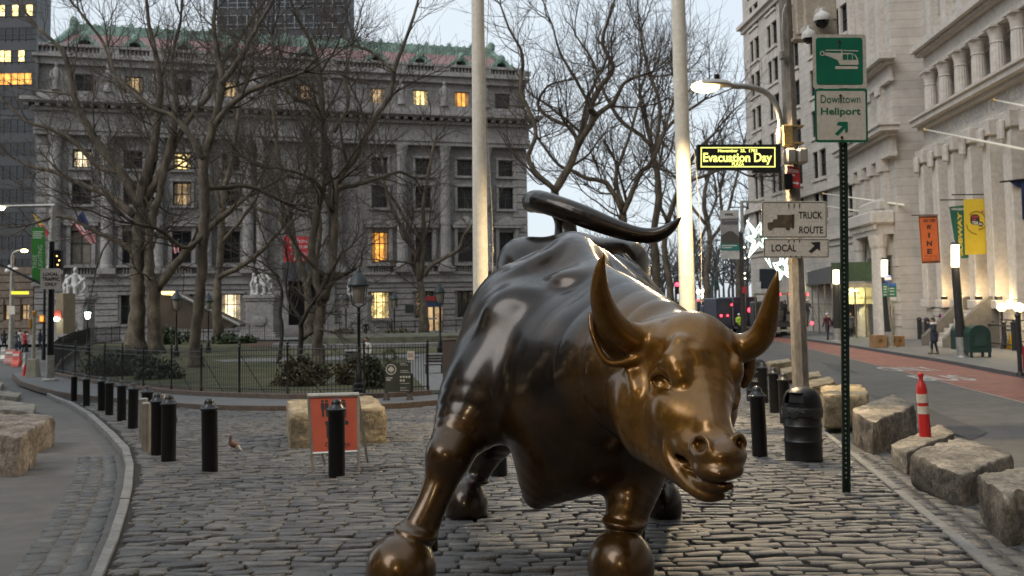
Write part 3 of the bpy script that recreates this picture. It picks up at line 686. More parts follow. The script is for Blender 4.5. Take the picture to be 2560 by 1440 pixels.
# ------------------------------------------------------------ dark towers behind it
def tower(name, label, px0, px1, Y, ztop, m, panem, floor=3.6, bay=1.8, lits=(), seed=1, depth=30, barm=None, gap=.8, pyr=None, zbase=-2):
    a, b = P(px0, 750, Y), P(px1, 750, Y); F = Fac((a.x, a.y), (b.x - a.x, b.y - a.y)); L = (b - a).length
    L = Vector((b.x - a.x, b.y - a.y, 0)).length
    root = thing(name, label, 'building', F.at(L / 2, zbase)); wbm = MB()
    wbm.box(F.at(L / 2, (ztop + zbase) / 2, -depth / 2), (L, depth, ztop - zbase), M=F.M()); wbm.build('wall', m, root)
    rg = random.Random(seed); z = zbase + 2
    while z < ztop - floor:
        y_on = proj(F.at(L / 2, z))[1]
        if -60 < y_on < 760:
            sp = MB(); ps = {0: MB(), 1: MB(), 2: MB()}; k = 0.3
            n = int((L - .6) / bay)
            for i in range(n):
                u0 = .3 + i * bay; l_ = 0
                pxx, pyy = proj(F.at(u0 + bay / 2, z + floor * .4))
                for (x0, y0, x1, y1, pr_, kind) in lits:
                    if x0 < pxx < x1 and y0 < pyy < y1 and rg.random() < pr_: l_ = kind
                F.box(ps[l_], u0, u0 + bay - .02, z, z + floor * gap, .02, .05)
                F.box(sp, u0 - .06, u0 + .06, z - floor * .1, z + floor * gap, .06, .16)
            F.box(sp, .3, L - .3, z + floor * .2 - .05, z + floor * .2 + .05, .06, .12); F.box(sp, .3, L - .3, z - .1, z, .06, .16); F.box(sp, .3, L - .3, z + floor * gap - .08, z + floor * gap, .06, .14)
            w_ = sp.build('window_row', barm or m, root)
            for kk, mb in ps.items():
                if mb.v: mb.build('pane', [panem, LIT[1], LIT[0]][kk], w_)
        z += floor
    return root, F, L
M_TWR = mat('dark_glass_tower', (.03, .032, .038), .35, var=.2, vs=.2)
M_TWP = mat('blue_grey_glass', (.03, .034, .042), .3, var=.35, vs=.15, spec=.35)
tower('office_tower', 'dark glass office tower with lit orange windows at the left edge', -420, 82, 165, 95, M_TWR, M_TWP, 3.9, 1.15, [(0, 0, 140, 26, .5, 2), (40, 75, 60, 100, .4, 1), (0, 112, 60, 135, .55, 2), (0, 175, 80, 212, .85, 1)], 3, 5, gap=.5)
tower('office_tower', 'dark gridded tower rising behind the red mansard roof', 540, 872, 175, 110, mat('tower_slate', (.045, .047, .055), .6, var=.15), M_TWP, 3.9, 1.7, [(560, 0, 900, 90, .05, 2)], 8, 8, mat('pale_mullion', (.30, .32, .34), .5), .62)
lw = thing('stone_building', 'low brown rusticated building beyond the left street corner', 'building', P(0, 850, 122) * 1)
LWf = Fac((P(-260, 750, 126).x, 126), (1, -.0)); a = LWf.U(-260)[0]; b = LWf.U(84)[0]; zt = LWf.U(40, 668)[1]
M_BRST = mat('brown_stone', (.16, .12, .09), .85, var=.2, vs=.4, dirt=.3)
hl = [(LWf.U(x)[0], LWf.U(x + 22)[0], LWf.U(0, 800)[1], LWf.U(0, 762)[1]) for x in (-60, 10, 52)]
m_ = MB(); LWf.slab(m_, a, b, -2, zt, hl, .5); m_.quad(LWf.at(b, -2), LWf.at(b, zt), LWf.at(b, zt, -20), LWf.at(b, -2, -20)); m_.quad(LWf.at(a, zt), LWf.at(b, zt), LWf.at(b, zt, -20), LWf.at(a, zt, -20)); m_.build('wall', M_BRST, lw)
m_ = MB(); LWf.courses(m_, a, b, -2, zt, hl, 9, .15, .16); m_.build('rusticated_course', M_BRST, lw)
for h in hl: LWf.window(lw, h, .5, LIT[3], M_FRAME, 2, (.6,))
# ------------------------------------------------------------ white building on the right (far)
def street_fac(X0, sl, y_far, y_near):
    return Fac((X0 + sl * y_far, y_far), (-sl, -1.0))
WBf = street_fac(30.8, -.05, 106.5, 70); LW = 31.0
wbld = thing('white_office_building', 'pale stone office building with paired dark windows beyond the scaffold', 'building', WBf.at(LW / 2, -1.7))
pxs = [1907, 1948, 2008, 2065, 2128]; zrow = [WBf.U(2008, y)[1] for y in (458.6, 358)]; dz = zrow[1] - zrow[0]
ub = [WBf.U(x)[0] for x in pxs]; sb = (ub[-1] - ub[0]) / 4; ub = [ub[0] + i * sb for i in range(5)]
hs = []
for b in ub:
    for r in range(-1, 7):
        z = zrow[0] + r * dz
        for dx in (-.84, .84): hs.append((b + dx - .70, b + dx + .70, z, z + 2.3))
m_ = MB(); ztop = zrow[0] + 7 * dz + 4; WBf.slab(m_, 0, LW, -2, ztop, hs, .22); m_.quad(WBf.at(0, -2), WBf.at(0, ztop), WBf.at(0, ztop, -25), WBf.at(0, -2, -25)); m_.quad(WBf.at(0, ztop), WBf.at(LW, ztop), WBf.at(LW, ztop, -25), WBf.at(0, ztop, -25)); m_.build('wall', M_LIME, wbld)
m_ = MB()
zcor = WBf.U(1885, 42)[1]
for z0, z1, o in ((zcor - .8, zcor - .3, .25), (zcor - .3, zcor + .1, .6)): WBf.box(m_, -o, LW, z0, z1, .003, o)
z1c = WBf.U(2008, 492)[1]
WBf.box(m_, -.3, LW, z1c - .1, z1c + .35, .003, .4); WBf.box(m_, -.3, LW, z1c - 4.3, z1c - 3.9, .003, .35); WBf.box(m_, 0, LW, z1c - 4.8, z1c - 4.3, .003, .12)
for b in ub:
    for r in range(-1, 7):
        z = zrow[0] + r * dz; WBf.box(m_, b - 1.65, b + 1.65, z - .28, z - .02, .003, .22)
        if r < 6: WBf.box(m_, b - 1.45, b + 1.45, z + 2.35, z + dz - .35, .003, .08)
    WBf.box(m_, b - .12, b + .12, zrow[0] - dz, ztop - 2, .003, .1)
m_.build('cornice', M_LIME2, wbld)
for h in hs: WBf.window(wbld, h, .24, M_PANE, M_FRAME, 1, (.5,), .07)
# ------------------------------------------------------------ columned office building on the right (near)
def zo(F, px, py): return F.U(px, py)[1]
OBf = street_fac(22.2, .084, 67.0, 20); OEf = street_fac(20.4, .084, 77.5, 60)
LE = (OEf.O - OEf.at(0, 0)).length; LEN = 100.0; LEE = 10.6
oz_c1, oz_c0, oz_f0 = zo(OBf, 2294, 316), zo(OBf, 2294, 340), zo(OBf, 2300, 392); oz_u1, oz_u0, oz_uf = zo(OBf, 2288, 142), zo(OBf, 2288, 166), zo(OBf, 2300, 200)
off = thing('columned_office_building', 'limestone office building with fluted columns above scrolled pilasters', 'building', OBf.at(5, -1.4))
ucol = [OBf.U(x)[0] for x in (2356, 2394)]; sp_ = 2.72; us = [ucol[0] + i * sp_ for i in range(15)]
ztop = oz_u1 + 22
m_ = MB(); lh = [(u + .75, u + sp_ - .75, 2.2, oz_f0 - 1.4) for u in us[:-1]]; uh = [(u + .6, u + sp_ - .6, oz_c1 + .9, oz_uf - .3) for u in us[:-1]]; th = [(u + .6, u + sp_ - .6, oz_u1 + 1.6 + 4 * q, oz_u1 + 4.4 + 4 * q) for u in us[:-1] for q in (0, 1)]
OBf.slab(m_, 0, LEN, -2, oz_f0, lh, .5); OBf.slab(m_, 0, LEN, oz_f0, oz_u0, uh, .6, -1.0); OBf.slab(m_, 0, LEN, oz_u0, ztop, th, .5, -.3)
eh = [(u - .4, u + .4, oz_c1 + .8, oz_uf - .4) for u in (2.4, 4.9, 7.4)] + [(u - .4, u + .4, 4.5, oz_f0 - 1.2) for u in (2.4, 4.9, 7.4)]
OEf.slab(m_, 0, LEE, -2, ztop, eh, .5); m_.quad(OEf.at(LEE, -2), OEf.at(LEE, ztop), OEf.at(LEE, ztop, -3), OEf.at(LEE, -2, -3)); m_.quad(OEf.at(0, -2), OEf.at(0, ztop), OEf.at(0, ztop, -20), OEf.at(0, -2, -20))
m_.quad(OBf.at(-1, ztop), OBf.at(LEN, ztop), OBf.at(LEN, ztop, -20), OBf.at(-1, ztop, -20)); m_.build('wall', M_LIME, off)
def band(F, mb, a, b, z0, z1, o): F.box(mb, a, b, z0, z1, .002, o)
m_ = MB()
for F, a, b, e in ((OBf, 1.9, LEN, 0), (OEf, -.3, LEE, 1)):
    for z0, z1, o in ((oz_f0, oz_f0 + .35, .55), (oz_f0 + .35, oz_c0 - .1, .42), (oz_c0 - .1, oz_c0 + .15, .8), (oz_c0 + .15, oz_c1 - .15, 1.25), (oz_c1 - .15, oz_c1, 1.4), (oz_uf, oz_uf + .3, .35), (oz_uf + .3, oz_u0, .22), (oz_u0, oz_u0 + .25, .6), (oz_u0 + .25, oz_u1, 1.1)):
        F.box(m_, a - (o if e else 0), b + (o if e else 0), z0, z1, -1.0 if not e else .002, o)
    k = a
    while k < b: F.box(m_, k, k + .16, oz_u0 + .02, oz_u0 + .22, .6, .78); k += .34
band(OBf, m_, 1.9, LEN, zo(OBf, 2320, 768), zo(OBf, 2320, 751), .5)
m_.build('cornice', M_LIME2, off)
m_ = MB(); k = OBf.U(2395, 345)[0]; cut = OBf.at(ucol[0] + .8, oz_f0 + .55, .43)
text(m_, 'BOWLING GREEN OFFICES', cut, OBf.u, (0, 0, 1), w=13.6, h=.72, bold=.02); m_.build('carved_lettering', mat('lettering_shadow_stone', (.40, .375, .345), .8), off)
for u in us:
    c = MB(); q = OBf.at(u, 0, .15); r_ = .40; z0, z1 = oz_c1 + .02, oz_uf
    vs = []; n_ = 32; prof = [(1.3, z0), (1.3, z0 + .2), (1.08, z0 + .3), (1.0, z0 + .42), (.97, z0 + 1.6), (.9, z1 - .95), (1.0, z1 - .9), (.92, z1 - .82), (1.02, z1 - .5), (1.25, z1 - .2), (1.4, z1 - .12), (1.4, z1)]
    for rr, z in prof:
        for t in range(n_): a = 2 * math.pi * t / n_; f = 1 - (.06 if (t % 2 and z0 + .4 < z < z1 - .93) else 0); vs.append((q.x + rr * r_ * f * math.cos(a), q.y + rr * r_ * f * math.sin(a), z))
    fs = [(i * n_ + t, i * n_ + (t + 1) % n_, (i + 1) * n_ + (t + 1) % n_, (i + 1) * n_ + t) for i in range(len(prof) - 1) for t in range(n_)]; c.add(vs, fs)
    OBf.box(c, u - .58, u + .58, z1 - .12, z1 - .003, -.4, .72); c.build('column', M_LIME2, off)
    p = MB(); OBf.box(p, u - .5, u + .5, zo(OBf, 2320, 748), oz_f0 - 1.1, .003, 1.05, .04); OBf.box(p, u - .48, u + .48, oz_f0 - 1.1, oz_f0 - .9, .003, .95); OBf.box(p, u - .68, u + .68, oz_f0 - .9, oz_f0 - .003, .003, 1.12, .06); OBf.box(p, u - .28, u + .28, oz_f0 - 1.5, oz_f0 - .45, 1.13, 1.4, .08); OBf.box(p, u - .72, u + .72, zo(OBf, 2320, 748) - .5, zo(OBf, 2320, 748), .003, 1.15, .04)
    p.build('pilaster', M_LIME2, off)
for h in lh[:9]: OBf.window(off, h, .5, M_PANE, M_FRAMEW, 2, (.3, .45, .75), .12)
for h in uh[:9]: OBf.window(off, (h[0], h[1], h[2], h[3]), 1.6, M_PANE, M_FRAMEW, 2, (.5,), .1)
for h in th[:18]: OBf.window(off, h, .8, M_PANE, M_FRAMEW, 1, (.5,), .1)
for h in eh: OEf.window(off, h, .5, M_PANE, M_FRAMEW, 1, (.5,), .1)
for u in (1.1, 3.65, 6.15, 8.65):
    m_ = MB(); OEf.box(m_, u - .42, u + .42, oz_c1 + .02, oz_uf - .02, .003, .4); OEf.box(m_, u - .5, u + .5, oz_uf - .6, oz_uf - .022, .4, .55); m_.build('upper_pilaster', M_LIME2, off)
    m_ = MB(); OEf.box(m_, u - .5, u + .5, 4.2, oz_f0 - .8, .003, .4); OEf.box(m_, u - .6, u + .6, oz_f0 - .8, oz_f0 - .02, .003, .6); m_.build('pilaster', M_LIME2, off)
for u in (.9, 3.4, 5.9, 8.4): m_ = MB(); OEf.box(m_, u, u + .9, oz_u1 + .1, ztop, .003, .35); m_.build('upper_pier', M_LIME2, off)
for u in us[:9]: m_ = MB(); OBf.box(m_, u - .45, u + .45, oz_u1 + .1, ztop, -.297, .1); m_.build('upper_pier', M_LIME2, off)
m_ = MB(); OEf.courses(m_, LEE - 1.7, LEE - .02, -1.5, 4.2, [], 7, .08, .06); m_.build('corner_block', M_LIME, off)
# portal and steps of the near building
m_ = MB(); ue0, ue1 = OEf.U(2176)[0] + .3, OEf.U(2243)[0]
ue0, ue1 = min(ue0, ue1), max(ue0, ue1); zp = zo(OEf, 2210, 590)
OEf.box(m_, ue0, ue1, zp, zp + .7, .003, 1.2); OEf.box(m_, ue0 - .3, ue1 + .3, zp + .7, zp + 1.6, .003, 1.6, .1); OEf.box(m_, ue0 + .6, ue1 - .6, zp + 1.6, zp + 2.5, .003, .9, .2)
k = ue0
while k < ue1: OEf.box(m_, k, k + .22, zp + .35, zp + .68, 1.2, 1.4); k += .45
for u in (ue0 + .5, ue1 - .5, ue1 - 1.6): q = OEf.at(u, 0, .8); m_.lathe((q.x, q.y, 0), [(.5, -1.6), (.42, -1.2), (.36, zp - 1), (.45, zp - .8), (.55, zp)], 12)
m_.build('entrance_portal', M_LIME2, off)
UPL = [(us[i] + sp_ / 2, zo(OBf, 2320, 748) + .1) for i in (1, 2, 3, 4)]
m_ = MB(); u0, u1 = OBf.U(2405)[0], OBf.U(2520)[0]; u0, u1 = min(u0, u1), max(u0, u1); zs = zo(OBf, 2450, 762)
for i in range(9): OBf.box(m_, u0 + 4.0, u0 + 7.0, -1.45, lerp(-1.45, zs, (i + 1) / 9), .76, .8 + (9 - i) * .28)
m_.build('entrance_steps', M_LIME, off)
for uu in (u0 + 3.5, u0 + 7.0): m_ = MB(); m_.prism([(.76, -1.5), (3.6, -1.5), (3.6, -.9), (1.2, zs + .5), (.76, zs + .5)], OBf.at(uu, 0), OBf.n, (0, 0, 1), OBf.u * .45); m_.build('stair_cheek', mat('dark_cheek_wall', (.16, .145, .125), .8, dirt=.2), off)
m_ = MB(); OBf.courses(m_, 1.9, LEN, -1.5, zo(OBf, 2320, 768), [(u0 + 3.9, u0 + 7.1, -3, 9)], 4, .75, .07); m_.build('plinth_course', M_LIME, off)
# blocks of the avenue behind and beside the camera: they stand in the bronze as reflections
def plain_block(name, label, F, L, zt, m, floor=4.2, bay=3.2, depth=20, seed=2):
    root = thing(name, label, 'building', F.at(L / 2, -1)); hs = []
    z = 2.0
    while z < zt - 4:
        for i in range(int((L - 2) / bay)): hs.append((1.5 + i * bay, 1.5 + i * bay + bay * .55, z, z + floor * .6))
        z += floor
    mb = MB(); F.slab(mb, 0, L, -3, zt, hs, .4); mb.quad(F.at(0, -3), F.at(0, zt), F.at(0, zt, -depth), F.at(0, -3, -depth)); mb.quad(F.at(L, -3), F.at(L, zt), F.at(L, zt, -depth), F.at(L, -3, -depth)); mb.quad(F.at(0, zt), F.at(L, zt), F.at(L, zt, -depth), F.at(0, zt, -depth)); mb.build('wall', m, root)
    rg = random.Random(seed); a, b = MB(), MB()
    for h in hs: F.box(b if rg.random() < .12 else a, h[0], h[1], h[2], h[3], -.45, -.38)
    a.build('dark_window_row', M_PANE, root); b.build('lit_window_row', LIT[2], root)
    return root
plain_block('stone_office_block', 'tall brown stone block facing the bull from behind the camera', Fac((-34, -30), (1, 0)), 62, 62, mat('warm_brick', (.13, .07, .035), .85, dirt=.2))
plain_block('stone_office_block', 'grey office block along the left side of the square', Fac((-31, -30), (0, 1)), 62, 22, mat('grey_brick', (.14, .12, .10), .85, dirt=.2), seed=4)
# ================================================================== bare trees and shrubs
M_BARK = mat('plane_bark', (.065, .049, .032), .85, var=.4, vs=2.2, c2=(.125, .10, .07), bump=.4, bs=8, dirt=.35, stretch=(1, 1, .5))
M_BARKD = mat('dark_bark', (.06, .05, .042), .9, var=.3, vs=2, bump=.4, bs=12, dirt=.3)
M_TWIG = mat('twig', (.085, .07, .055), .9, var=.2, vs=1.0)
def seg_mesh(name, S, sides=3):
    """one prism per branch segment: rows are p0, p1, r0, r1"""
    S = np.asarray(S, float); a, b, r0, r1 = S[:, 0:3], S[:, 3:6], S[:, 6], S[:, 7]
    t = b - a; t /= np.linalg.norm(t, axis=1)[:, None] + 1e-9
    ref = np.where(np.abs(t[:, 2:3]) < .9, np.array([[0, 0, 1.0]]), np.array([[1.0, 0, 0]]))
    u = np.cross(t, ref); u /= np.linalg.norm(u, axis=1)[:, None]; v = np.cross(t, u); n = len(S); vs = []
    for P_, r in ((a, r0), (b, r1)):
        for k in range(sides):
            g = 2 * math.pi * k / sides; vs.append(P_ + (u * math.cos(g) + v * math.sin(g)) * r[:, None])
    V = np.stack(vs, 1).reshape(-1, 3)
    q = np.array([(k, (k + 1) % sides, sides + (k + 1) % sides, sides + k) for k in range(sides)])
    return np_mesh(name, V, (np.arange(n)[:, None, None] * 2 * sides + q[None]).reshape(-1, 4))
def rvec(rg): 
    v = Vector((rg.gauss(0, 1), rg.gauss(0, 1), rg.gauss(0, 1))); return v.normalized()
def grow(segs, p, d, r, rg, rmin, cap, lim=60, up=.06, fork=.5, curl=.20, depth=0):
    n = 0
    while r > rmin and len(segs) < cap and n < lim:
        st = min(.85, max(.28, r * 7)) * rg.uniform(.7, 1.25)
        d = (d + rvec(rg) * curl + Vector((0, 0, up))).normalized(); q = p + d * st; r2 = r * rg.uniform(.86, .96)
        segs.append((p.x, p.y, p.z, q.x, q.y, q.z, r, r2)); p = q
        if rg.random() < fork:
            ax = d.cross(rvec(rg)).normalized(); c = Matrix.Rotation(R(rg.uniform(28, 62)), 3, ax) @ d
            grow(segs, p, c, r2 * rg.uniform(.5, .82), rg, rmin, cap, lim, up, fork, curl, depth + 1)
        r = r2; n += 1
def tree(label, Y, limbs, seed, cap=7000, rmin=.011, bark=None, every=.9, group='bare trees of the park', first=.22, side=.5, dj=1.0, fork=.5, skip=0, up=.06):
    rg = random.Random(seed); bark = bark or M_BARK; b0 = P(limbs[0][0][0], limbs[0][0][1], Y); base = onground(b0.x, b0.y, .1)
    root = thing('bare_tree', label, 'tree', base, group); tm = MB(); segs = []; seeds_ = []
    for li, L in enumerate(limbs):
        off = 0.0; pts = []; drift = rg.uniform(-1, 1) * .9 * dj
        for i, (x, y, r) in enumerate(L):
            s = i / max(1, len(L) - 1); pts.append(tuple(P(x, y, Y + (drift * s * 3.0 if li else .3 * s))) + (r * Y / FPX,))
        if li == 0: pts[0] = (pts[0][0], pts[0][1], min(pts[0][2], base.z - .1), pts[0][3] * 1.45)
        q = bez(pts, 4); q = [np.array([v[0] + rg.gauss(0, .09) * v[3], v[1] + rg.gauss(0, .09) * v[3], v[2] + rg.gauss(0, .1) * v[3], max(.012, v[3] * .78)]) for v in q]
        tm.tube([Vector(v[:3]) for v in q], [v[3] * rg.uniform(.95, 1.06) for v in q], 10); tm.ell(q[-1][:3], q[-1][3] * 1.02, 10, 7); acc = 0.0; tot = len(q)
        for i in range(1, tot):
            a, b = Vector(q[i - 1][:3]), Vector(q[i][:3]); acc += (b - a).length
            if i / tot > (first if li else max(first, .55)) and acc > every * (.6 + 3.5 * q[i][3]):
                acc = 0; d = (b - a).normalized(); ax = d.cross(rvec(rg)).normalized(); c = Matrix.Rotation(R(rg.uniform(35, 75)), 3, ax) @ d
                seeds_.append((b, c, min(.10, q[i][3] * rg.uniform(.32, .55))))
        e = Vector(q[-1][:3]); d = (e - Vector(q[-3][:3])).normalized()
        for k in range(3): seeds_.append((e, (d + rvec(rg) * .45).normalized(), q[-1][3] * rg.uniform(.7, .95)))
    rg.shuffle(seeds_); share = cap / max(1, len(seeds_))
    for s in seeds_: grow(segs, s[0], s[1], s[2], rg, rmin, len(segs) + share * 2.2, 40, up, fork)
    tm.build('trunk', bark, root, smooth=True)
    S = np.array(segs); S[:, 0:3] -= np.array(base); S[:, 3:6] -= np.array(base)
    finish('crown', seg_mesh('crown', S, 3), M_TWIG if bark is not M_BARK else mat('branch_bark', (.075, .058, .043), .9, var=.25, vs=.8), root, fix=False, smooth=True)
    return root
tree('massive plane tree with two trunks rising behind the left end of the railing', 72, [
    [(338, 892, 28), (342, 800, 25), (345, 700, 23), (347, 600, 22), (350, 510, 21)],
    [(350, 515, 17), (310, 440, 15), (260, 380, 13), (215, 310, 11), (185, 240, 10), (175, 180, 9), (150, 120, 7), (95, 70, 5)],
    [(336, 540, 13), (290, 500, 11), (240, 475, 9), (190, 455, 8), (140, 430, 7), (90, 420, 5), (40, 400, 3)],
    [(334, 631, 10), (280, 595, 8), (240, 580, 6), (160, 541, 6), (80, 559, 4)],
    [(350, 512, 19), (365, 440, 16), (385, 360, 14), (395, 280, 12), (400, 200, 10), (385, 120, 8), (370, 40, 6), (365, -40, 4)],
    [(352, 515, 16), (400, 440, 14), (430, 370, 12), (470, 300, 10), (520, 240, 9), (540, 180, 8), (590, 110, 6), (640, 30, 5), (690, -30, 3)],
    [(394, 890, 26), (386, 800, 22), (382, 730, 20), (376, 680, 17), (372, 620, 14), (378, 560, 13), (395, 500, 12), (410, 430, 11), (430, 330, 10), (440, 240, 8), (430, 150, 6), (450, 60, 5)],
    [(388, 725, 16), (440, 660, 14), (490, 600, 12), (560, 540, 10), (620, 490, 6)],
    [(300, 430, 9), (250, 420, 8), (180, 350, 7), (120, 320, 6), (60, 300, 5), (0, 240, 3)],
    [(395, 290, 8), (340, 230, 7), (290, 190, 6), (260, 110, 5), (200, 30, 4)]], 11, 24000, .008)
tree('single brown trunk standing just behind the railing, right of the twin trunked tree', 55, [
    [(492, 922, 19), (488, 860, 17.5), (496, 760, 17), (505, 660, 16.5), (510, 560, 16.5), (512, 480, 16), (508, 420, 16), (520, 360, 14.5), (535, 310, 13.5), (550, 250, 12), (555, 200, 11), (545, 140, 9), (535, 70, 7), (540, -20, 5)],
    [(535, 315, 11), (570, 270, 10), (620, 230, 9), (700, 200, 7), (760, 180, 5)],
    [(553, 210, 10), (590, 160, 9), (630, 90, 8), (660, 40, 6), (700, -30, 4)],
    [(510, 400, 10), (470, 330, 9), (430, 290, 8), (380, 270, 7), (330, 230, 6), (290, 190, 5), (270, 120, 4)],
    [(512, 470, 9), (560, 470, 8), (620, 465, 7), (700, 500, 5)],
    [(508, 590, 8), (460, 620, 7), (400, 575, 6), (340, 560, 5)]], 12, 17000, .0065)
tree('forked brown tree standing behind the railing above the orange board', 56, [
    [(797, 920, 18), (795, 860, 17), (800, 790, 17), (808, 735, 17)],
    [(804, 760, 14), (790, 690, 13), (778, 620, 12.5), (788, 560, 12), (800, 500, 12), (810, 430, 11), (812, 360, 11), (805, 280, 10), (800, 200, 10), (790, 140, 9), (770, 90, 7), (740, 40, 6), (720, -20, 4)],
    [(810, 750, 14), (828, 690, 13), (835, 600, 13), (836, 520, 13), (840, 480, 13), (850, 440, 12), (890, 390, 11), (910, 350, 10), (940, 290, 9), (975, 240, 8), (988, 170, 7), (1010, 110, 6), (1035, 40, 5), (1050, -20, 3)],
    [(848, 470, 9), (900, 460, 8), (960, 440, 7), (1000, 430, 5), (1035, 445, 4)],
    [(830, 525, 8), (800, 470, 7), (770, 440, 6), (700, 420, 5)],
    [(806, 300, 8), (770, 260, 7), (730, 240, 6), (690, 170, 5), (680, 90, 4)],
    [(985, 180, 6), (930, 130, 5), (880, 110, 4), (840, 60, 3)],
    [(836, 330, 6), (870, 260, 6), (862, 190, 5), (880, 120, 4)]], 13, 18000, .0065)
tree('dark twisted small tree with thin stems behind the railing', 57, [
    [(697, 915, 5), (705, 830, 6), (700, 780, 6), (705, 730, 5), (690, 690, 4), (660, 660, 3), (620, 640, 2)],
    [(750, 915, 8), (752, 830, 8), (758, 800, 7), (780, 760, 5), (805, 725, 3)],
    [(757, 805, 6), (730, 765, 5), (715, 720, 4), (720, 660, 3)], [(756, 850, 5), (790, 825, 4), (830, 830, 3)]], 14, 1600, .009, M_BARKD, .5)
tree('pale slim tree behind the dark twin lanterns, left of the marble group', 88, [
    [(541, 845, 13), (545, 700, 11), (553, 600, 11), (558, 500, 10), (575, 420, 9), (590, 330, 7), (600, 240, 6)],
    [(545, 695, 9), (624, 653, 8), (675, 603, 7), (705, 570, 5)], [(556, 520, 7), (520, 440, 6), (470, 400, 5)], [(552, 610, 6), (610, 540, 6), (650, 470, 5), (660, 380, 4)]], 15, 6500, .012)
tree('slim forked tree in front of the right half of the granite museum', 105, [
    [(1061, 828, 13), (1057, 750, 11), (1048, 692, 11)],
    [(1048, 700, 9), (1040, 640, 8), (1010, 580, 7), (985, 530, 6), (965, 480, 5), (955, 400, 4)],
    [(1053, 695, 8), (1060, 600, 7), (1058, 520, 6), (1070, 440, 5), (1085, 360, 4)],
    [(1060, 690, 8), (1080, 662, 7), (1120, 640, 6), (1145, 625, 5), (1160, 590, 5), (1185, 555, 3)],
    [(1060, 610, 6), (1020, 560, 5), (985, 500, 4), (960, 470, 3)]], 16, 9000, .013)
tree('tree partly hiding the red museum banner', 98, [
    [(770, 835, 14), (772, 760, 13), (762, 700, 12), (745, 640, 11), (730, 580, 10), (720, 500, 9), (700, 420, 8), (690, 330, 7), (680, 240, 6)],
    [(766, 720, 9), (790, 650, 8), (800, 560, 7), (780, 460, 6)], [(735, 600, 8), (690, 540, 7), (640, 520, 6), (600, 480, 5)], [(722, 510, 7), (760, 440, 6), (770, 360, 5)]], 17, 11000, .009)
tree('leaning tree rising from behind the raised bronze tail', 60, [
    [(1425, 1000, 17), (1412, 760, 15), (1398, 560, 14), (1390, 478, 14), (1423, 417, 13), (1447, 358, 12)],
    [(1447, 360, 11), (1484, 294, 10), (1476, 267, 9.5), (1501, 217, 9), (1534, 172, 7), (1507, 111, 6), (1518, 56, 5), (1540, -10, 3)],
    [(1449, 356, 10), (1490, 292, 9), (1534, 256, 7.5), (1562, 206, 6), (1612, 186, 4)],
    [(1390, 480, 9), (1323, 406, 8), (1340, 333, 7), (1323, 278, 7), (1301, 222, 6), (1307, 139, 5), (1273, 72, 4), (1251, 12, 3)],
    [(1446, 358, 7), (1423, 317, 6.5), (1373, 294, 6), (1345, 261, 5), (1370, 215, 4), (1420, 200, 3)],
    [(1478, 270, 5), (1440, 200, 5), (1400, 130, 4), (1380, 60, 3)]], 18, 18000, .0065)
tree('tall dark tree directly left of the right flagpole', 80, [
    [(1650, 880, 14), (1645, 778, 13), (1640, 667, 12), (1634, 583, 11), (1648, 472, 10), (1634, 389, 9), (1629, 361, 8)],
    [(1630, 365, 7), (1595, 333, 6.5), (1551, 300, 6), (1510, 230, 5), (1480, 150, 4), (1440, 90, 3)],
    [(1630, 378, 7), (1662, 328, 6), (1700, 290, 5), (1760, 250, 4)], [(1634, 390, 6), (1650, 270, 6), (1620, 170, 5), (1600, 80, 4)]], 19, 15000, .008)
tree('spreading tree between the bronze tail and the right flagpole', 74, [
    [(1583, 890, 14), (1575, 700, 13), (1560, 600, 12), (1557, 528, 12)],
    [(1558, 535, 9), (1573, 500, 9), (1601, 433, 8), (1629, 405, 7), (1660, 330, 5), (1690, 230, 4)],
    [(1556, 530, 8), (1518, 461, 8), (1462, 444, 7), (1434, 428, 6), (1395, 411, 5), (1351, 355, 4)],
    [(1560, 520, 7), (1540, 440, 6), (1570, 350, 5), (1600, 250, 4)]], 20, 15000, .008)
tree('thin tree right behind the right flagpole', 92, [[(1690, 860, 11), (1672, 700, 10), (1660, 600, 9), (1680, 520, 8), (1705, 450, 7), (1740, 380, 6), (1790, 330, 4)], [(1670, 560, 6), (1640, 480, 5), (1650, 400, 4)], [(1700, 460, 6), (1760, 440, 5), (1820, 420, 4), (1870, 440, 3)]], 21, 8000, .010)
tree('bare tree behind the street banner down the avenue', 128, [[(1770, 800, 10), (1765, 700, 9), (1775, 600, 8), (1760, 500, 7), (1775, 420, 5)], [(1770, 610, 6), (1815, 540, 5), (1840, 450, 4), (1860, 360, 3)], [(1764, 560, 5), (1720, 500, 5), (1710, 420, 4)]], 22, 5500, .02)
tree('bare tree in front of the pale office block down the avenue', 135, [[(1850, 800, 9), (1845, 700, 8), (1850, 600, 7), (1870, 520, 6), (1880, 430, 5)], [(1848, 620, 5), (1810, 560, 5), (1800, 480, 4)], [(1860, 560, 5), (1890, 500, 4)]], 23, 5000, .02)
tree('hazy bare tree farthest down the avenue', 150, [[(1730, 800, 8), (1725, 680, 8), (1735, 600, 7), (1720, 520, 5)], [(1730, 640, 5), (1760, 580, 5), (1790, 500, 4)], [(1726, 620, 5), (1690, 560, 4)]], 24, 5000, .022)
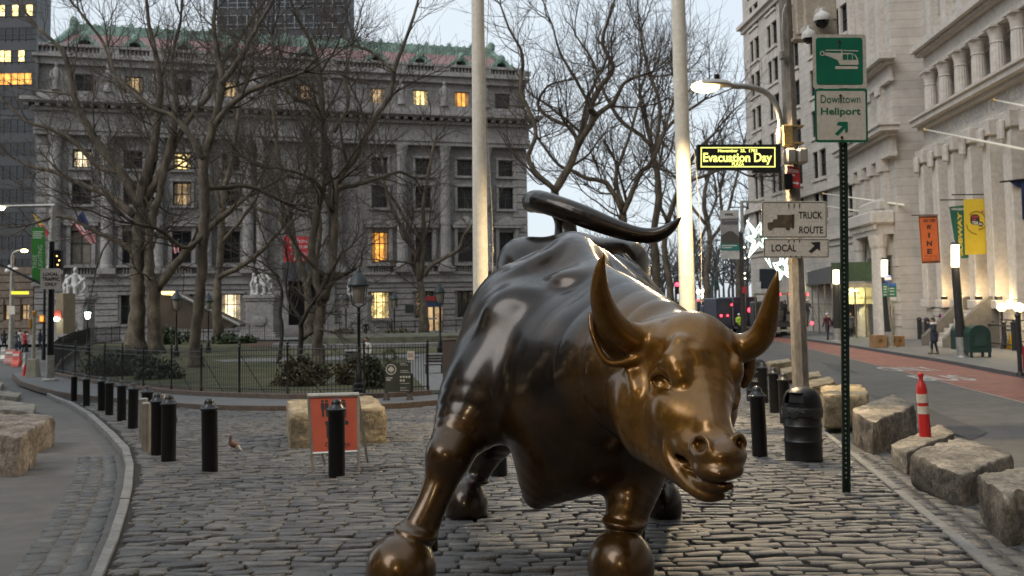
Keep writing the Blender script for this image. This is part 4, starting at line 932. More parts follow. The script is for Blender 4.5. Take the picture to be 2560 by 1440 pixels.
# evergreen shrubs behind the railing
M_LEAF = mat('evergreen_leaf', (.022, .036, .016), .6, var=.5, vs=2.5, c2=(.045, .06, .024))
M_LEAFY = mat('olive_leaf', (.06, .06, .025), .7, var=.5, vs=2.5, c2=(.10, .085, .04))
def shrub(name, label, c, rx, ry, rz, n, m, seed, size=.1, cat='shrub', group=None, floor_=0.0):
    rg = np.random.RandomState(seed); root = thing(name, label, cat, c, group)
    nc = max(6, n // 110); cl_ = []
    while len(cl_) < nc:
        v = rg.uniform(-1, 1, 3); v[2] = rg.uniform(floor_, 1)
        if .15 < (v ** 2).sum() < 1: cl_.append(v)
    cl_ = np.array(cl_); k = rg.randint(0, nc, n); p = cl_[k] + rg.normal(0, .17, (n, 3)); p[:, 2] = np.abs(p[:, 2]); p *= np.array([rx, ry, rz])
    d = rg.normal(0, 1, (n, 3)); d /= np.linalg.norm(d, axis=1)[:, None]; e = rg.normal(0, 1, (n, 3)); e = np.cross(d, e); e /= np.linalg.norm(e, axis=1)[:, None]
    s = size * rg.uniform(.6, 1.3, (n, 1)); V = np.stack([p - d * s, p + e * s * .45, p + d * s, p - e * s * .45], 1).reshape(-1, 3)
    finish('foliage', np_mesh('foliage', V, np.arange(n * 4).reshape(-1, 4)), m, root, fix=False)
    S = [(0, 0, -.05, a[0] * rx * .9, a[1] * ry * .9, a[2] * rz * .9, .025, .01) for a in cl_[:14]]; finish('stem', seg_mesh('stem', S, 4), M_BARKD, root, fix=False)
    return root
for px, py, wd, h, lab, m in ((300, 938, 95, 62, 'wide dark evergreen shrub at the left end of the railing', M_LEAF), (395, 948, 60, 40, 'low evergreen shrub right of the widest shrub, behind the railing', M_LEAF), (760, 965, 70, 62, 'thin olive shrub behind the railing near the forked tree', M_LEAFY),
                          (935, 972, 38, 74, 'dark holly bush beside the dark lantern post at the railing', M_LEAF), (880, 962, 40, 60, 'straggly olive shrub left of the holly bush', M_LEAFY)):
    p = G(px, py, .13); s = p.y / FPX; shrub('evergreen_shrub', lab, p, wd * s, wd * s * .6, h * s, int(900 + wd * 18), m, px, .11, group='shrubs behind the railing')
for px, py, wd, h, lab, m in ((430, 862, 50, 40, 'round evergreen bush behind the twin trunked tree', M_LEAF), (580, 868, 60, 22, 'flat dark bush beside the brown trunk', M_LEAF), (850, 850, 40, 26, 'brown dry shrub below the marble group near the arch', M_LEAFY), (1000, 832, 45, 26, 'dry shrub bed left of the slim forked tree', M_LEAFY), (1100, 833, 40, 18, 'low evergreen bush right of the slim forked tree', M_LEAF)):
    p = P(px, py, 88); p = onground(p.x, p.y, .13); s = 88 / FPX; shrub('park_bush', lab, p, wd * s, wd * s * .6, h * s, int(700 + wd * 12), m, px + 1, .2, group='bushes at the back of the park')
# ================================================================== sculpting helpers: blended solids to one continuous surface
def sdf_dist(p, pr):
    if pr[0] == 'e':
        q = (p - pr[1].astype(np.float32)) @ pr[3].astype(np.float32); r = pr[2].astype(np.float32)
        k0 = np.sqrt(((q / r) ** 2).sum(-1)); k1 = np.sqrt(((q / (r * r)) ** 2).sum(-1)) + 1e-9
        return np.where(k0 < 1e-4, -r.min(), k0 * (k0 - 1) / k1)
    q = pr[1].astype(np.float32); best = None
    for i in range(len(q) - 1):
        a, b = q[i, :3], q[i + 1, :3]; ab = b - a
        t = np.clip(((p - a) @ ab) / max(float(ab @ ab), 1e-9), 0, 1)
        d = np.sqrt(((p - a - t[..., None] * ab) ** 2).sum(-1)) - (q[i, 3] + t * (q[i + 1, 3] - q[i, 3]))
        best = d if best is None else np.minimum(best, d)
    return best
def sdf_bounds(pr):
    if pr[0] == 'e':
        e = np.abs(pr[3]) @ pr[2]; return pr[1] - e, pr[1] + e
    q = pr[1]; return (q[:, :3] - q[:, 3:]).min(0), (q[:, :3] + q[:, 3:]).max(0)
def smin(a, b, k):
    h = np.maximum(k - np.abs(a - b), 0) / k; return np.minimum(a, b) - h * h * k * .25
def mesh_box(PR, lo, hi, h, cut=True):
    lo = np.array(lo); n = np.ceil((np.array(hi) - lo) / h).astype(int) + 1
    D = np.full(n, .4, np.float32); ax = [lo[i] + h * np.arange(n[i]) for i in range(3)]
    for pr in PR:
        a, b = sdf_bounds(pr); m = pr[4] + 3 * h + .03
        i0 = np.maximum(np.floor((a - m - lo) / h).astype(int), 0); i1 = np.minimum(np.ceil((b + m - lo) / h).astype(int) + 1, n)
        if (i1 <= i0).any(): continue
        sl = tuple(slice(i0[i], i1[i]) for i in range(3))
        g = np.stack(np.meshgrid(*[ax[i][sl[i]].astype(np.float32) for i in range(3)], indexing='ij'), -1)
        d = sdf_dist(g, pr).astype(np.float32)
        D[sl] = smin(D[sl], d, pr[4]) if pr[6] > 0 else -smin(-D[sl], d, pr[4])
    # feet cut off flat on the ground
    gx, gy = np.meshgrid(ax[0], ax[1], indexing='ij')
    if cut: D = np.maximum(D, (gz(gx, gy)[..., None] + .004 - ax[2][None, None, :]).astype(np.float32))
    ins = D < 0
    c = np.zeros(n - 1, np.int8)
    for dx in (0, 1):
        for dy in (0, 1):
            for dz in (0, 1): c += ins[dx:n[0] - 1 + dx, dy:n[1] - 1 + dy, dz:n[2] - 1 + dz]
    act = np.argwhere((c > 0) & (c < 8)); idx = np.full(n - 1, -1, np.int64); idx[tuple(act.T)] = np.arange(len(act))
    acc = np.zeros((len(act), 3)); cnt = np.zeros(len(act))
    cor = [(x, y, z) for x in (0, 1) for y in (0, 1) for z in (0, 1)]
    for a in cor:
        for axis in range(3):
            if a[axis]: continue
            b = list(a); b[axis] = 1
            da = D[act[:, 0] + a[0], act[:, 1] + a[1], act[:, 2] + a[2]]; db = D[act[:, 0] + b[0], act[:, 1] + b[1], act[:, 2] + b[2]]
            x = (da < 0) != (db < 0); t = np.where(x, da / np.where(x, da - db, 1), 0)
            p = np.array(a, float)[None].repeat(len(act), 0); p[:, axis] += t
            acc += p * x[:, None]; cnt += x
    V = (act + acc / cnt[:, None])
    F = []
    for axis in range(3):
        o = [i for i in range(3) if i != axis]
        s0 = [slice(1, n[i] - 1) for i in range(3)]; s1 = list(s0); s0[axis] = slice(0, n[axis] - 1); s1[axis] = slice(1, n[axis])
        A = ins[tuple(s0)]; B = ins[tuple(s1)]; e = np.argwhere(A != B)
        e0 = e.copy(); e0[:, o[0]] += 1; e0[:, o[1]] += 1
        fl = A[tuple(e.T)]
        q = []
        for du, dv in ((-1, -1), (0, -1), (0, 0), (-1, 0)):
            k = e0.copy(); k[:, o[0]] += du; k[:, o[1]] += dv; q.append(idx[tuple(k.T)])
        q = np.stack(q, 1)
        if axis == 1: fl = ~fl
        q[~fl] = q[~fl][:, ::-1]
        F.append(q)
    F = np.concatenate(F); F = F[(F >= 0).all(1)]
    def samp(p):
        p = np.clip(p, 0, n - 1.001); i = p.astype(int); f = (p - i); r = 0
        for a in cor:
            wgt = np.prod(np.where(np.array(a), f, 1 - f), 1); r = r + wgt * D[i[:, 0] + a[0], i[:, 1] + a[1], i[:, 2] + a[2]]
        return r
    def grad(p, e=.9):
        return np.stack([samp(p + np.eye(3)[i] * e) - samp(p - np.eye(3)[i] * e) for i in range(3)], 1)
    N = grad(V); N /= np.linalg.norm(N, axis=1)[:, None] + 1e-9
    for _ in range(2):
        V = V - N * np.clip(samp(V) / h, -.5, .5)[:, None] * .8
    N = grad(V, 1.2); N /= np.linalg.norm(N, axis=1)[:, None] + 1e-9
    return lo + V * h, F, N

class Sculpt:
    """blended capsules and ellipsoids in metres, meshed into one surface with a material per group"""
    def __init__(s): s.PR = []
    def E(s, c, r, k=.03, g=0, op=1, M=None): s.PR.append(('e', np.array(c, float), np.array(r, float), np.array(M) if M is not None else np.eye(3), k, g, op)); return s
    def C(s, pts, k=.03, g=0, op=1):
        s.PR.append(('c', np.array(pts, float), None, None, k, g, op)); return s
    def mesh(s, name, h, mats, parent=None, xf=None, loc=None):
        lo = np.min([sdf_bounds(p)[0] for p in s.PR], 0) - 3 * h; hi = np.max([sdf_bounds(p)[1] for p in s.PR], 0) + 3 * h
        V, F, N = mesh_box(s.PR, lo, hi, h, False); cen = V[F].mean(1).astype(np.float32)
        ds = np.stack([np.where(((cen > sdf_bounds(p)[0] - .3) & (cen < sdf_bounds(p)[1] + .3)).all(1), sdf_dist(cen, p), 9) if p[6] > 0 else np.full(len(cen), 9.0) for p in s.PR], 1)
        mi = np.array([p[5] for p in s.PR])[ds.argmin(1)]
        me = np_mesh(name, V, F)
        for m in mats: me.materials.append(m)
        me.polygons.foreach_set('material_index', mi.astype(np.int32)); me.shade_smooth()
        o = bpy.data.objects.new(name, me); col.objects.link(o)
        if parent: o.parent = parent
        return o
BULL_RES=(.016,.009)
# ================================================================== the bronze bull
def build_bull():
    PR = []
    def E(px, py, Y, rx, ry, rY, roll=0, yaw=0, pitch=0, k=.08, g='body', op=1):
        s = Y / FPX
        M = Matrix.Rotation(R(roll), 3, 'Y') @ Matrix.Rotation(R(yaw), 3, 'Z') @ Matrix.Rotation(R(pitch), 3, 'X')
        PR.append(('e', np.array(P(px, py, Y)), np.array([rx * s, rY, ry * s]), np.array(M), k, g, op))
    def C(pts, k=.06, g='body', op=1, n=3, dense=True):
        q = [tuple(P(a, b, c)) + (r * c / FPX,) for a, b, c, r in pts]
        if dense and len(q) > 2: q = [tuple(v) for v in bez(q, n)]
        PR.append(('c', np.array(q), None, None, k, g, op))
    # ---- trunk
    E(1430, 800, 9.6, 180, 196, .80, k=.01); E(1432, 705, 9.5, 176, 106, .62, k=.12); C([(1300, 652, 9.4, 44), (1432, 640, 9.35, 44), (1566, 654, 9.4, 44)], k=.12); C([(1430, 640, 9.4, 44), (1430, 630, 8.6, 40)], k=.2)
    E(1312, 672, 9.5, 62, 72, .5, k=.16); E(1556, 674, 9.5, 58, 72, .5, k=.16)
    E(1430, 850, 8.55, 262, 222, 1.0, k=.2)
    E(1292, 868, 7.75, 146, 215, .62, roll=8, k=.2); E(1545, 885, 7.75, 150, 205, .62, k=.2)
    E(1430, 770, 8.0, 128, 176, .6, k=.18)
    C([(1430, 612, 8.35, 22), (1436, 622, 7.85, 26), (1478, 690, 7.35, 44), (1560, 762, 6.85, 66), (1650, 825, 6.35, 66)], k=.16)
    C([(1400, 900, 7.55, 205), (1510, 930, 6.9, 195), (1640, 935, 6.3, 150)], k=.22)
    E(1440, 1015, 7.05, 188, 205, .55, k=.18)
    C([(1346, 1232, 7.05, 40), (1375, 1180, 6.98, 75), (1440, 1125, 6.9, 100), (1540, 1110, 6.85, 90)], k=.16)
    # muscle bulges and folds
    E(1285, 800, 7.17, 70, 62, .10, roll=-20, k=.26); E(1440, 708, 7.2, 62, 34, .16, roll=8, k=.1)
    E(1205, 970, 7.14, 72, 100, .2, roll=20, k=.26)
    C([(1418, 618, 7.75, 12), (1350, 656, 7.55, 20), (1288, 700, 7.45, 19), (1222, 765, 7.5, 10)], k=.08)
    C([(1345, 636, 8.5, 10), (1275, 682, 8.35, 18), (1218, 740, 8.15, 17), (1176, 815, 7.95, 10)], k=.06)
    C([(1300, 665, 8.9, 6), (1238, 715, 8.6, 11), (1190, 785, 8.35, 8)], k=.05)
    C([(1540, 645, 8.4, 10), (1590, 685, 8.2, 18), (1636, 750, 8.0, 13)], k=.05)
    C([(1560, 640, 8.8, 8), (1615, 700, 8.6, 11), (1655, 770, 8.4, 8)], k=.05)
    C([(1505, 635, 8.0, 10), (1558, 690, 7.7, 18), (1612, 765, 7.5, 14)], k=.06)
    # ---- legs
    C([(1225, 920, 7.4, 92), (1192, 1005, 7.22, 92), (1150, 1085, 7.02, 68), (1120, 1145, 6.9, 52), (1103, 1200, 6.84, 43), (1077, 1265, 6.78, 40), (1044, 1335, 6.72, 46)], k=.18)
    E(1122, 1140, 6.84, 46, 34, .13, roll=30, k=.12)
    E(1040, 1330, 6.7, 56, 17, .17, roll=14, k=.03); C([(1078, 1335, 6.9, 17), (1087, 1372, 6.9, 9)], k=.03)
    E(1003, 1424, 6.62, 86, 88, .27, k=.015, g='hoof')
    C([(1590, 1100, 7.0, 100), (1588, 1190, 6.9, 72), (1574, 1255, 6.8, 58), (1562, 1310, 6.75, 48)], k=.1)
    E(1560, 1306, 6.73, 56, 13, .17, roll=6, k=.03); C([(1598, 1312, 6.85, 16), (1606, 1346, 6.85, 8)], k=.03)
    E(1552, 1412, 6.66, 82, 86, .27, k=.015, g='hoof')
    C([(1300, 880, 9.6, 120), (1262, 1030, 9.55, 84), (1222, 1120, 9.65, 45), (1193, 1190, 9.6, 26)], k=.1)
    E(1190, 1199, 9.55, 34, 9, .14, roll=12, k=.03); E(1166, 1266, 9.5, 54, 68, .26, k=.015, g='hoof')
    C([(1565, 880, 9.6, 110), (1618, 1040, 9.45, 75), (1645, 1150, 9.45, 40), (1652, 1200, 9.35, 28)], k=.1)
    E(1652, 1203, 9.3, 34, 9, .14, roll=-8, k=.03); E(1660, 1262, 9.25, 44, 60, .24, k=.015, g='hoof')
    # ---- tail
    C([(1416, 660, 10.1, 40), (1415, 600, 10.25, 31), (1412, 555, 10.3, 26), (1392, 520, 10.3, 24), (1345, 508, 10.15, 25), (1331, 505, 9.85, 27), (1348, 503, 9.6, 28), (1400, 519, 9.4, 28), (1460, 541, 9.28, 28),
       (1530, 568, 9.18, 24), (1592, 586, 9.1, 20), (1640, 588, 9.05, 19), (1678, 568, 9.0, 13), (1704, 541, 9.0, 2)], k=.05, g='tail')
    # ---- head
    E(1722, 888, 5.98, 116, 106, .34, k=.12)
    C([(1728, 880, 5.9, 92), (1752, 955, 5.75, 84), (1768, 1040, 5.5, 58), (1786, 1105, 5.32, 52)], k=.08)
    E(1650, 1030, 5.98, 104, 132, .27, roll=-14, k=.1); E(1798, 1000, 5.98, 40, 90, .26, k=.08)
    C([(1640, 1085, 5.95, 76), (1690, 1152, 5.62, 48), (1740, 1206, 5.38, 33), (1778, 1222, 5.28, 30)], k=.06)
    E(1796, 1134, 5.24, 68, 46, .19, k=.07); E(1790, 1168, 5.2, 60, 30, .16, roll=-4, k=.04)
    C([(1740, 885, 5.62, 18), (1748, 940, 5.57, 18), (1756, 1000, 5.47, 18), (1770, 1060, 5.30, 20)], k=.07)
    E(1706, 1072, 5.62, 62, 66, .22, roll=-30, k=.1); E(1735, 1060, 5.5, 44, 60, .16, k=.08)
    E(1690, 1035, 5.64, 62, 74, .20, roll=-25, k=.12); E(1722, 1120, 5.42, 42, 46, .15, k=.06); E(1600, 1030, 6.02, 62, 92, .2, roll=-12, k=.1)
    # brows, eyes, lids
    E(1660, 958, 5.62, 34, 22, .05, roll=28, k=.05, op=-1)
    C([(1640, 934, 5.76, 12), (1662, 912, 5.68, 21), (1690, 912, 5.60, 30), (1704, 945, 5.55, 28), (1716, 988, 5.54, 12)], k=.04)
    C([(1690, 900, 5.62, 22), (1700, 860, 5.66, 20)], k=.08, dense=False)
    E(1834, 926, 5.74, 24, 40, .10, roll=6, k=.04); C([(1838, 968, 5.74, 12), (1843, 990, 5.76, 9), (1836, 1014, 5.72, 10)], k=.025)
    E(1842, 982, 5.62, 8, 9, .04, roll=0, k=.02, op=-1)
    E(1657, 962, 5.725, 20, 17, .05, k=.004, g='eye')
    C([(1626, 950, 5.75, 4), (1636, 934, 5.70, 7), (1656, 930, 5.655, 8), (1682, 948, 5.62, 8), (1708, 988, 5.59, 6)], k=.01)
    C([(1626, 952, 5.75, 4), (1634, 976, 5.70, 6), (1660, 987, 5.665, 7), (1690, 985, 5.63, 6), (1716, 992, 5.59, 5)], k=.014)
    C([(1630, 992, 5.71, 4), (1668, 1010, 5.66, 7), (1722, 1006, 5.58, 5)], k=.03)
    C([(1700, 1000, 5.58, 3), (1716, 998, 5.55, 5), (1726, 1008, 5.53, 3)], k=.012, op=-1)
    # nostrils and mouth
    C([(1736, 1108, 5.24, 7), (1746, 1094, 5.19, 8), (1763, 1097, 5.14, 8), (1772, 1115, 5.11, 8), (1763, 1136, 5.12, 7), (1746, 1139, 5.18, 7), (1736, 1125, 5.23, 7)], k=.035)
    E(1753, 1116, 5.10, 12, 17, .13, roll=12, k=.02, op=-1)
    C([(1834, 1096, 5.16, 10), (1850, 1092, 5.18, 10), (1860, 1106, 5.2, 8)], k=.03); E(1853, 1110, 5.12, 8, 13, .07, k=.02, op=-1)
    C([(1714, 1092, 5.46, 14), (1688, 1096, 5.48, 17), (1673, 1122, 5.47, 18), (1679, 1154, 5.43, 18), (1702, 1190, 5.36, 16), (1730, 1220, 5.26, 16), (1764, 1240, 5.18, 15), (1800, 1238, 5.14, 13)], k=.03)
    C([(1714, 1098, 5.44, 12), (1730, 1120, 5.34, 15), (1740, 1150, 5.29, 15), (1764, 1178, 5.16, 15), (1800, 1190, 5.05, 14), (1842, 1178, 5.1, 13)], k=.04)
    C([(1700, 1118, 5.45, 10), (1706, 1142, 5.36, 13), (1724, 1176, 5.24, 11), (1752, 1204, 5.15, 9), (1790, 1215, 5.03, 8), (1830, 1208, 5.0, 8)], k=.018, op=-1)
    C([(1722, 1188, 5.34, 9), (1752, 1211, 5.21, 13), (1800, 1219, 5.11, 14), (1826, 1215, 5.1, 9)], k=.012)
    # cheek creases
    C([(1572, 925, 5.92, 6), (1590, 975, 5.80, 8), (1585, 1040, 5.82, 6)], k=.06)
    # ---- horns, ears
    C([(1640, 855, 6.0, 50), (1597, 850, 5.96, 43), (1557, 838, 5.92, 40), (1528, 808, 5.87, 36), (1509, 768, 5.82, 31), (1500, 728, 5.77, 25), (1499, 690, 5.73, 18.5), (1504, 655, 5.7, 10), (1511, 628, 5.68, 2)], k=.07, g='horn')
    C([(1800, 870, 5.98, 42), (1845, 873, 5.92, 37), (1884, 858, 5.85, 34), (1908, 830, 5.8, 31), (1920, 790, 5.74, 26), (1930, 745, 5.69, 19.5), (1938, 708, 5.65, 11), (1944, 676, 5.63, 2)], k=.07, g='horn')
    E(1545, 856, 6.0, 84, 40, .03, roll=46, k=.03, g='ear')
    C([(1475, 783, 6.0, 5), (1479, 825, 5.95, 7), (1496, 872, 5.92, 8), (1519, 905, 5.90, 9), (1556, 908, 5.89, 10), (1606, 893, 5.90, 12)], k=.04, g='ear')
    E(1868, 922, 6.0, 20, 50, .05, roll=14, k=.02, g='ear')

    H1, H2 = BULL_RES
    X0, X1 = np.array([-1.25, 4.7, -.62]), np.array([1.75, 10.95, 3.0])
    Yc = 6.28; hd = np.array([.42, 4.85, .30]), np.array([1.75, Yc, 2.25])
    def inhead(c, m=0): return ((c > hd[0] + .02) & (c < hd[1] - m)).all(1)
    Va, Fa, Na = mesh_box(PR, X0, X1, H1); Vb, Fb, Nb = mesh_box(PR, hd[0] - .02, hd[1] + .04, H2)
    Fa = Fa[~inhead(Va[Fa].mean(1), .022)]; Fb = Fb[inhead(Vb[Fb].mean(1))]
    ih = inhead(Va); Va[ih] -= Na[ih] * .003
    V = np.concatenate([Va, Vb]); N = np.concatenate([Na, Nb]); F = np.concatenate([Fa, Fb + len(Va)])
    cen = V[F].mean(1).astype(np.float32)
    base = onground(.15, 8.0)
    root = thing('bull_statue', 'huge bronze bull lowering its horned head, forelegs spread on the cobbles', 'bull statue', base)
    own = np.zeros(len(F), int); parts = [('body', None)]
    for i, pr in enumerate(PR):
        if pr[5] == 'body' or pr[6] < 0: continue
        a, b = sdf_bounds(pr); near = ((cen > a - .05) & (cen < b + .05)).all(1); ii = np.nonzero(near)[0]
        if not len(ii): continue
        own[ii[sdf_dist(cen[ii], pr) < {'ear': .02}.get(pr[5], .006)]] = len(parts); parts.append((pr[5], i))
    head_c = np.array(P(1740, 1000, 5.7))
    for gi, (nm, _) in enumerate(parts):
        f = F[own == gi]
        if not len(f): continue
        u, inv = np.unique(f, return_inverse=True); me = np_mesh(nm, V[u] - np.array(base), inv.reshape(f.shape))
        me.materials.append(BRONZE); me.shade_smooth(); me.normals_split_custom_set_from_vertices(N[u].tolist())
        dh = np.linalg.norm((V[u] - head_c) / np.array([.75, .75, .8]), axis=1); pol = np.clip(1.45 - dh, 0, 1)
        zz = V[u][:, 2] - gz(V[u][:, 0], V[u][:, 1]); pol = np.maximum(pol, np.clip((1.35 - zz) / 1.0, 0, 1) * .4 * (V[u][:, 1] < 7.4))
        if nm in ('horn',): pol[:] = 1
        if nm == 'tail': pol[:] = 0
        at = me.attributes.new('polish', 'FLOAT', 'POINT'); at.data.foreach_set('value', pol.astype(np.float32))
        o = bpy.data.objects.new(nm, me); col.objects.link(o); o.parent = root
    return root
def bronze():
    m = bpy.data.materials.new('bronze'); m.use_nodes = True; nt = m.node_tree; b = nt.nodes['Principled BSDF']
    at = _n(nt, 'ShaderNodeAttribute', attribute_name='polish'); tc = _n(nt, 'ShaderNodeTexCoord')
    n1 = _n(nt, 'ShaderNodeTexNoise'); n1.inputs['Scale'].default_value = 3.0; n1.inputs['Detail'].default_value = 6; nt.links.new(tc.outputs['Object'], n1.inputs[0])
    n2 = _n(nt, 'ShaderNodeTexNoise'); n2.inputs['Scale'].default_value = 26; n2.inputs['Detail'].default_value = 5; nt.links.new(tc.outputs['Object'], n2.inputs[0])
    ad = _n(nt, 'ShaderNodeMath', operation='MULTIPLY_ADD'); nt.links.new(n1.outputs[0], ad.inputs[0]); ad.inputs[1].default_value = .9; ad.inputs[2].default_value = -.45
    a2 = _n(nt, 'ShaderNodeMath', operation='ADD', use_clamp=True); nt.links.new(at.outputs['Fac'], a2.inputs[0]); nt.links.new(ad.outputs[0], a2.inputs[1])
    mx = _n(nt, 'ShaderNodeMix', data_type='RGBA'); mx.inputs[6].default_value = (.019, .012, .008, 1); mx.inputs[7].default_value = (.225, .105, .014, 1)
    nt.links.new(a2.outputs[0], mx.inputs[0])
    r = _n(nt, 'ShaderNodeMapRange'); r.inputs[1].default_value = .3; r.inputs[2].default_value = .7; r.inputs[3].default_value = .86; r.inputs[4].default_value = 1.1
    nt.links.new(n2.outputs[0], r.inputs[0])
    m2 = _n(nt, 'ShaderNodeMix', data_type='RGBA', blend_type='MULTIPLY'); m2.inputs[0].default_value = 1
    nt.links.new(mx.outputs[2], m2.inputs[6]); nt.links.new(r.outputs[0], m2.inputs[7]); nt.links.new(m2.outputs[2], b.inputs['Base Color'])
    b.inputs['Metallic'].default_value = .62; b.inputs['Coat Weight'].default_value = .45; b.inputs['Coat IOR'].default_value = 1.6; b.inputs['Coat Roughness'].default_value = .16
    rr = _n(nt, 'ShaderNodeMapRange'); rr.inputs[1].default_value = .3; rr.inputs[2].default_value = .7; rr.inputs[3].default_value = .27; rr.inputs[4].default_value = .38
    nt.links.new(n2.outputs[0], rr.inputs[0]); nt.links.new(rr.outputs[0], b.inputs['Roughness'])
    bp = _n(nt, 'ShaderNodeBump'); bp.inputs['Strength'].default_value = .06; bp.inputs['Distance'].default_value = .02
    nt.links.new(n2.outputs[0], bp.inputs['Height']); nt.links.new(bp.outputs[0], b.inputs['Normal'])
    return m
BRONZE = bronze()
bull = build_bull()
# ================================================================== street furniture
M_BLK = mat('black_cast_iron', (.007, .007, .0075), .36, var=.3, vs=6, bump=.1, bs=40, spec=.35)
M_WPOLE = mat('white_pole_paint', (.80, .74, .62), .42, var=.06, vs=1.5, dirt=.12)
M_STEEL = mat('galvanised_steel', (.36, .35, .32), .5, .6, var=.2, vs=5, dirt=.25)
M_SIGNW = mat('sign_white', (.66, .60, .50), .5, var=.1, vs=4, dirt=.2)
M_SIGNK = mat('sign_black', (.02, .02, .02), .5)
M_SIGNG = mat('sign_green', (.005, .155, .085), .45, var=.12, vs=3)
M_RUST = mat('rust_stain', (.07, .04, .02), .8, dirt=.4)
M_REDS = mat('sign_red', (.42, .03, .035), .5, var=.1)
M_WHITEP = mat('white_letter', (.65, .64, .6), .5)
def ppoly(mb, pts, Y, t=.004, d=1):
    """outline given in photo pixels, lying in the vertical plane at distance Y, t thick"""
    v = [P(x, y, Y) for x, y in pts]; n = len(v); D = Vector((0, t * d, 0))
    mb.add(v + [p + D for p in v], [tuple(range(n)), tuple(range(2 * n - 1, n - 1, -1))] + [(i, i + n, (i + 1) % n + n, (i + 1) % n) for i in range(n)])
def prect(mb, x0, y0, x1, y1, Y, t=.004, rad=0):
    if rad:
        q = []
        for cx, cy, a0 in ((x1 - rad, y0 + rad, -90), (x1 - rad, y1 - rad, 0), (x0 + rad, y1 - rad, 90), (x0 + rad, y0 + rad, 180)):
            for k in range(5): a = R(a0 + k * 22.5); q.append((cx + rad * math.cos(a), cy + rad * math.sin(a)))
        ppoly(mb, q, Y, t)
    else: ppoly(mb, [(x0, y0), (x1, y0), (x1, y1), (x0, y1)], Y, t)
def ptext(mb, s, x0, y0, x1, y1, Y, bold=0.0, sk=0.0):
    """lettering in the plane at Y, filling the pixel box"""
    O = P(x0, y1, Y); X = P(x1, y1 + sk, Y); T = P(x0, y0, Y)
    text(mb, s, O, X - O, T - O, w=(X - O).length, h=(T - O).length, bold=bold)
def pring(mb, x, y, r0, r1, Y, t=.004, n=20):
    a = [(x + r1 * math.cos(2 * math.pi * k / n), y + r1 * math.sin(2 * math.pi * k / n)) for k in range(n)]; b = [(x + r0 * math.cos(2 * math.pi * k / n), y + r0 * math.sin(2 * math.pi * k / n)) for k in range(n)]
    for k in range(n): ppoly(mb, [a[k], a[(k + 1) % n], b[(k + 1) % n], b[k]], Y, t)
def wbase(px, py, off=0.0): return G(px, py, off)
def ztop(px, py, Y): return P(px, py, Y).z
def lampl(name, kind, loc, e, c, **k):
    d = bpy.data.lights.new(name, kind); d.energy = e; d.color = c
    for a, b in k.items(): setattr(d, a, b)
    o = bpy.data.objects.new(name, d); col.objects.link(o); o.location = loc; return o
# ---- flagpoles
for px0, py0, px1, rb, rt, lab in ((1205, 1075, 1193.5, 20.5, 15.5, 'white flagpole left of the bull, warm light on its right edge'), (1727, 1075, 1692, 20.5, 17, 'white flagpole right of the bull, brightly lit under the street lamp')):
    Y = 21.6; b = onground(P(px0, 1055, Y).x, Y); t = P(px1 - .2, -120, Y); s = Y / FPX
    f = thing('flagpole', lab, 'flagpole', b, 'white flagpoles')
    mb = MB(); mb.tube([b.lerp(t, k / 12) for k in range(13)], [lerp(rb, rt, k / 12) * s for k in range(13)], 28); mb.build('pole', M_WPOLE, f, smooth=40)
    mb = MB(); mb.lathe(b, [(.34, -.05), (.34, .08), (.26, .12), (.22, .3), (.17, .34)], 24); mb.build('collar', M_STEEL, f, smooth=40)
    mb = MB(); q = [P(lerp(px0, px1, k / 16) + (26 if px0 > 1500 else 23) + 6 * math.sin(k * .5), lerp(760, -120, k / 16), Y - .02) for k in range(17)]; mb.tube(q, .008, 5); mb.build('halyard', mat('rope', (.5, .45, .35), .9), f)
    mb = MB(); c = P(px0 + 20, 625, Y); mb.tube([c + Vector((0, 0, .12)), c + Vector((.07, 0, .05)), c + Vector((.07, 0, -.05)), c + Vector((0, 0, -.12))], .015, 6); mb.build('cleat', M_STEEL, f)
# ---- street lamp with arm, cameras and boxes
YL = 19.0; sL = YL / FPX
pb = onground(P(2006, 1060, YL).x, YL); pt = P(1958, -120, YL)
lamp = thing('street_lamp', 'tall octagonal street lamp with lit curved arm and camera box', 'street lamp', pb, 'street lamps')
mb = MB(); n = 10; mb.tube([pb.lerp(pt, k / n) for k in range(n + 1)], [lerp(.165, .118, k / n) for k in range(n + 1)], 8); mb.build('pole', mat('weathered_pole', (.25, .22, .185), .65, .2, var=.25, vs=3, dirt=.35, stretch=(1, 1, .3)), lamp)
mb = MB(); q = [P(x, y, YL - .05) for x, y in ((1951, 358), (1951, 325), (1950, 300), (1942, 268), (1925, 241), (1900, 224), (1868, 217), (1828, 215))]; mb.tube([Vector(v) for v in bez(q, 4)], .055, 10); c = P(1951, 340, YL - .05); mb.lathe((c.x, c.y, c.z), [(.07, -.16), (.085, -.14), (.085, .12), (.07, .14)], 10)
mb.build('arm', M_STEEL, lamp, smooth=50)
mb = MB(); mb.box(P(1968, 340, YL - .1), (.2, .14, .42), bev=.02); mb.box(P(1983, 318, YL), (.34, .30, .03)); mb.box(P(1983, 360, YL), (.34, .30, .03)); mb.build('arm_bracket', mat('amber_painted_steel', (.42, .28, .10), .5, .3, dirt=.2), lamp)
mb = MB(); hp = [P(x, y, YL - .05) for x, y in ((1834, 214), (1815, 211), (1785, 210), (1758, 211), (1736, 215))]; rr = [.06, .15, .17, .16, .06]
vs = []; fs = []
for p, r in zip(hp, rr):
    for k in range(12): a = 2 * math.pi * k / 12; vs.append(p + Vector((0, math.cos(a) * r * 1.1, max(-.03, math.sin(a) * r * .55))))
for i in range(4):
    for k in range(12): fs.append((i * 12 + k, i * 12 + (k + 1) % 12, (i + 1) * 12 + (k + 1) % 12, (i + 1) * 12 + k))
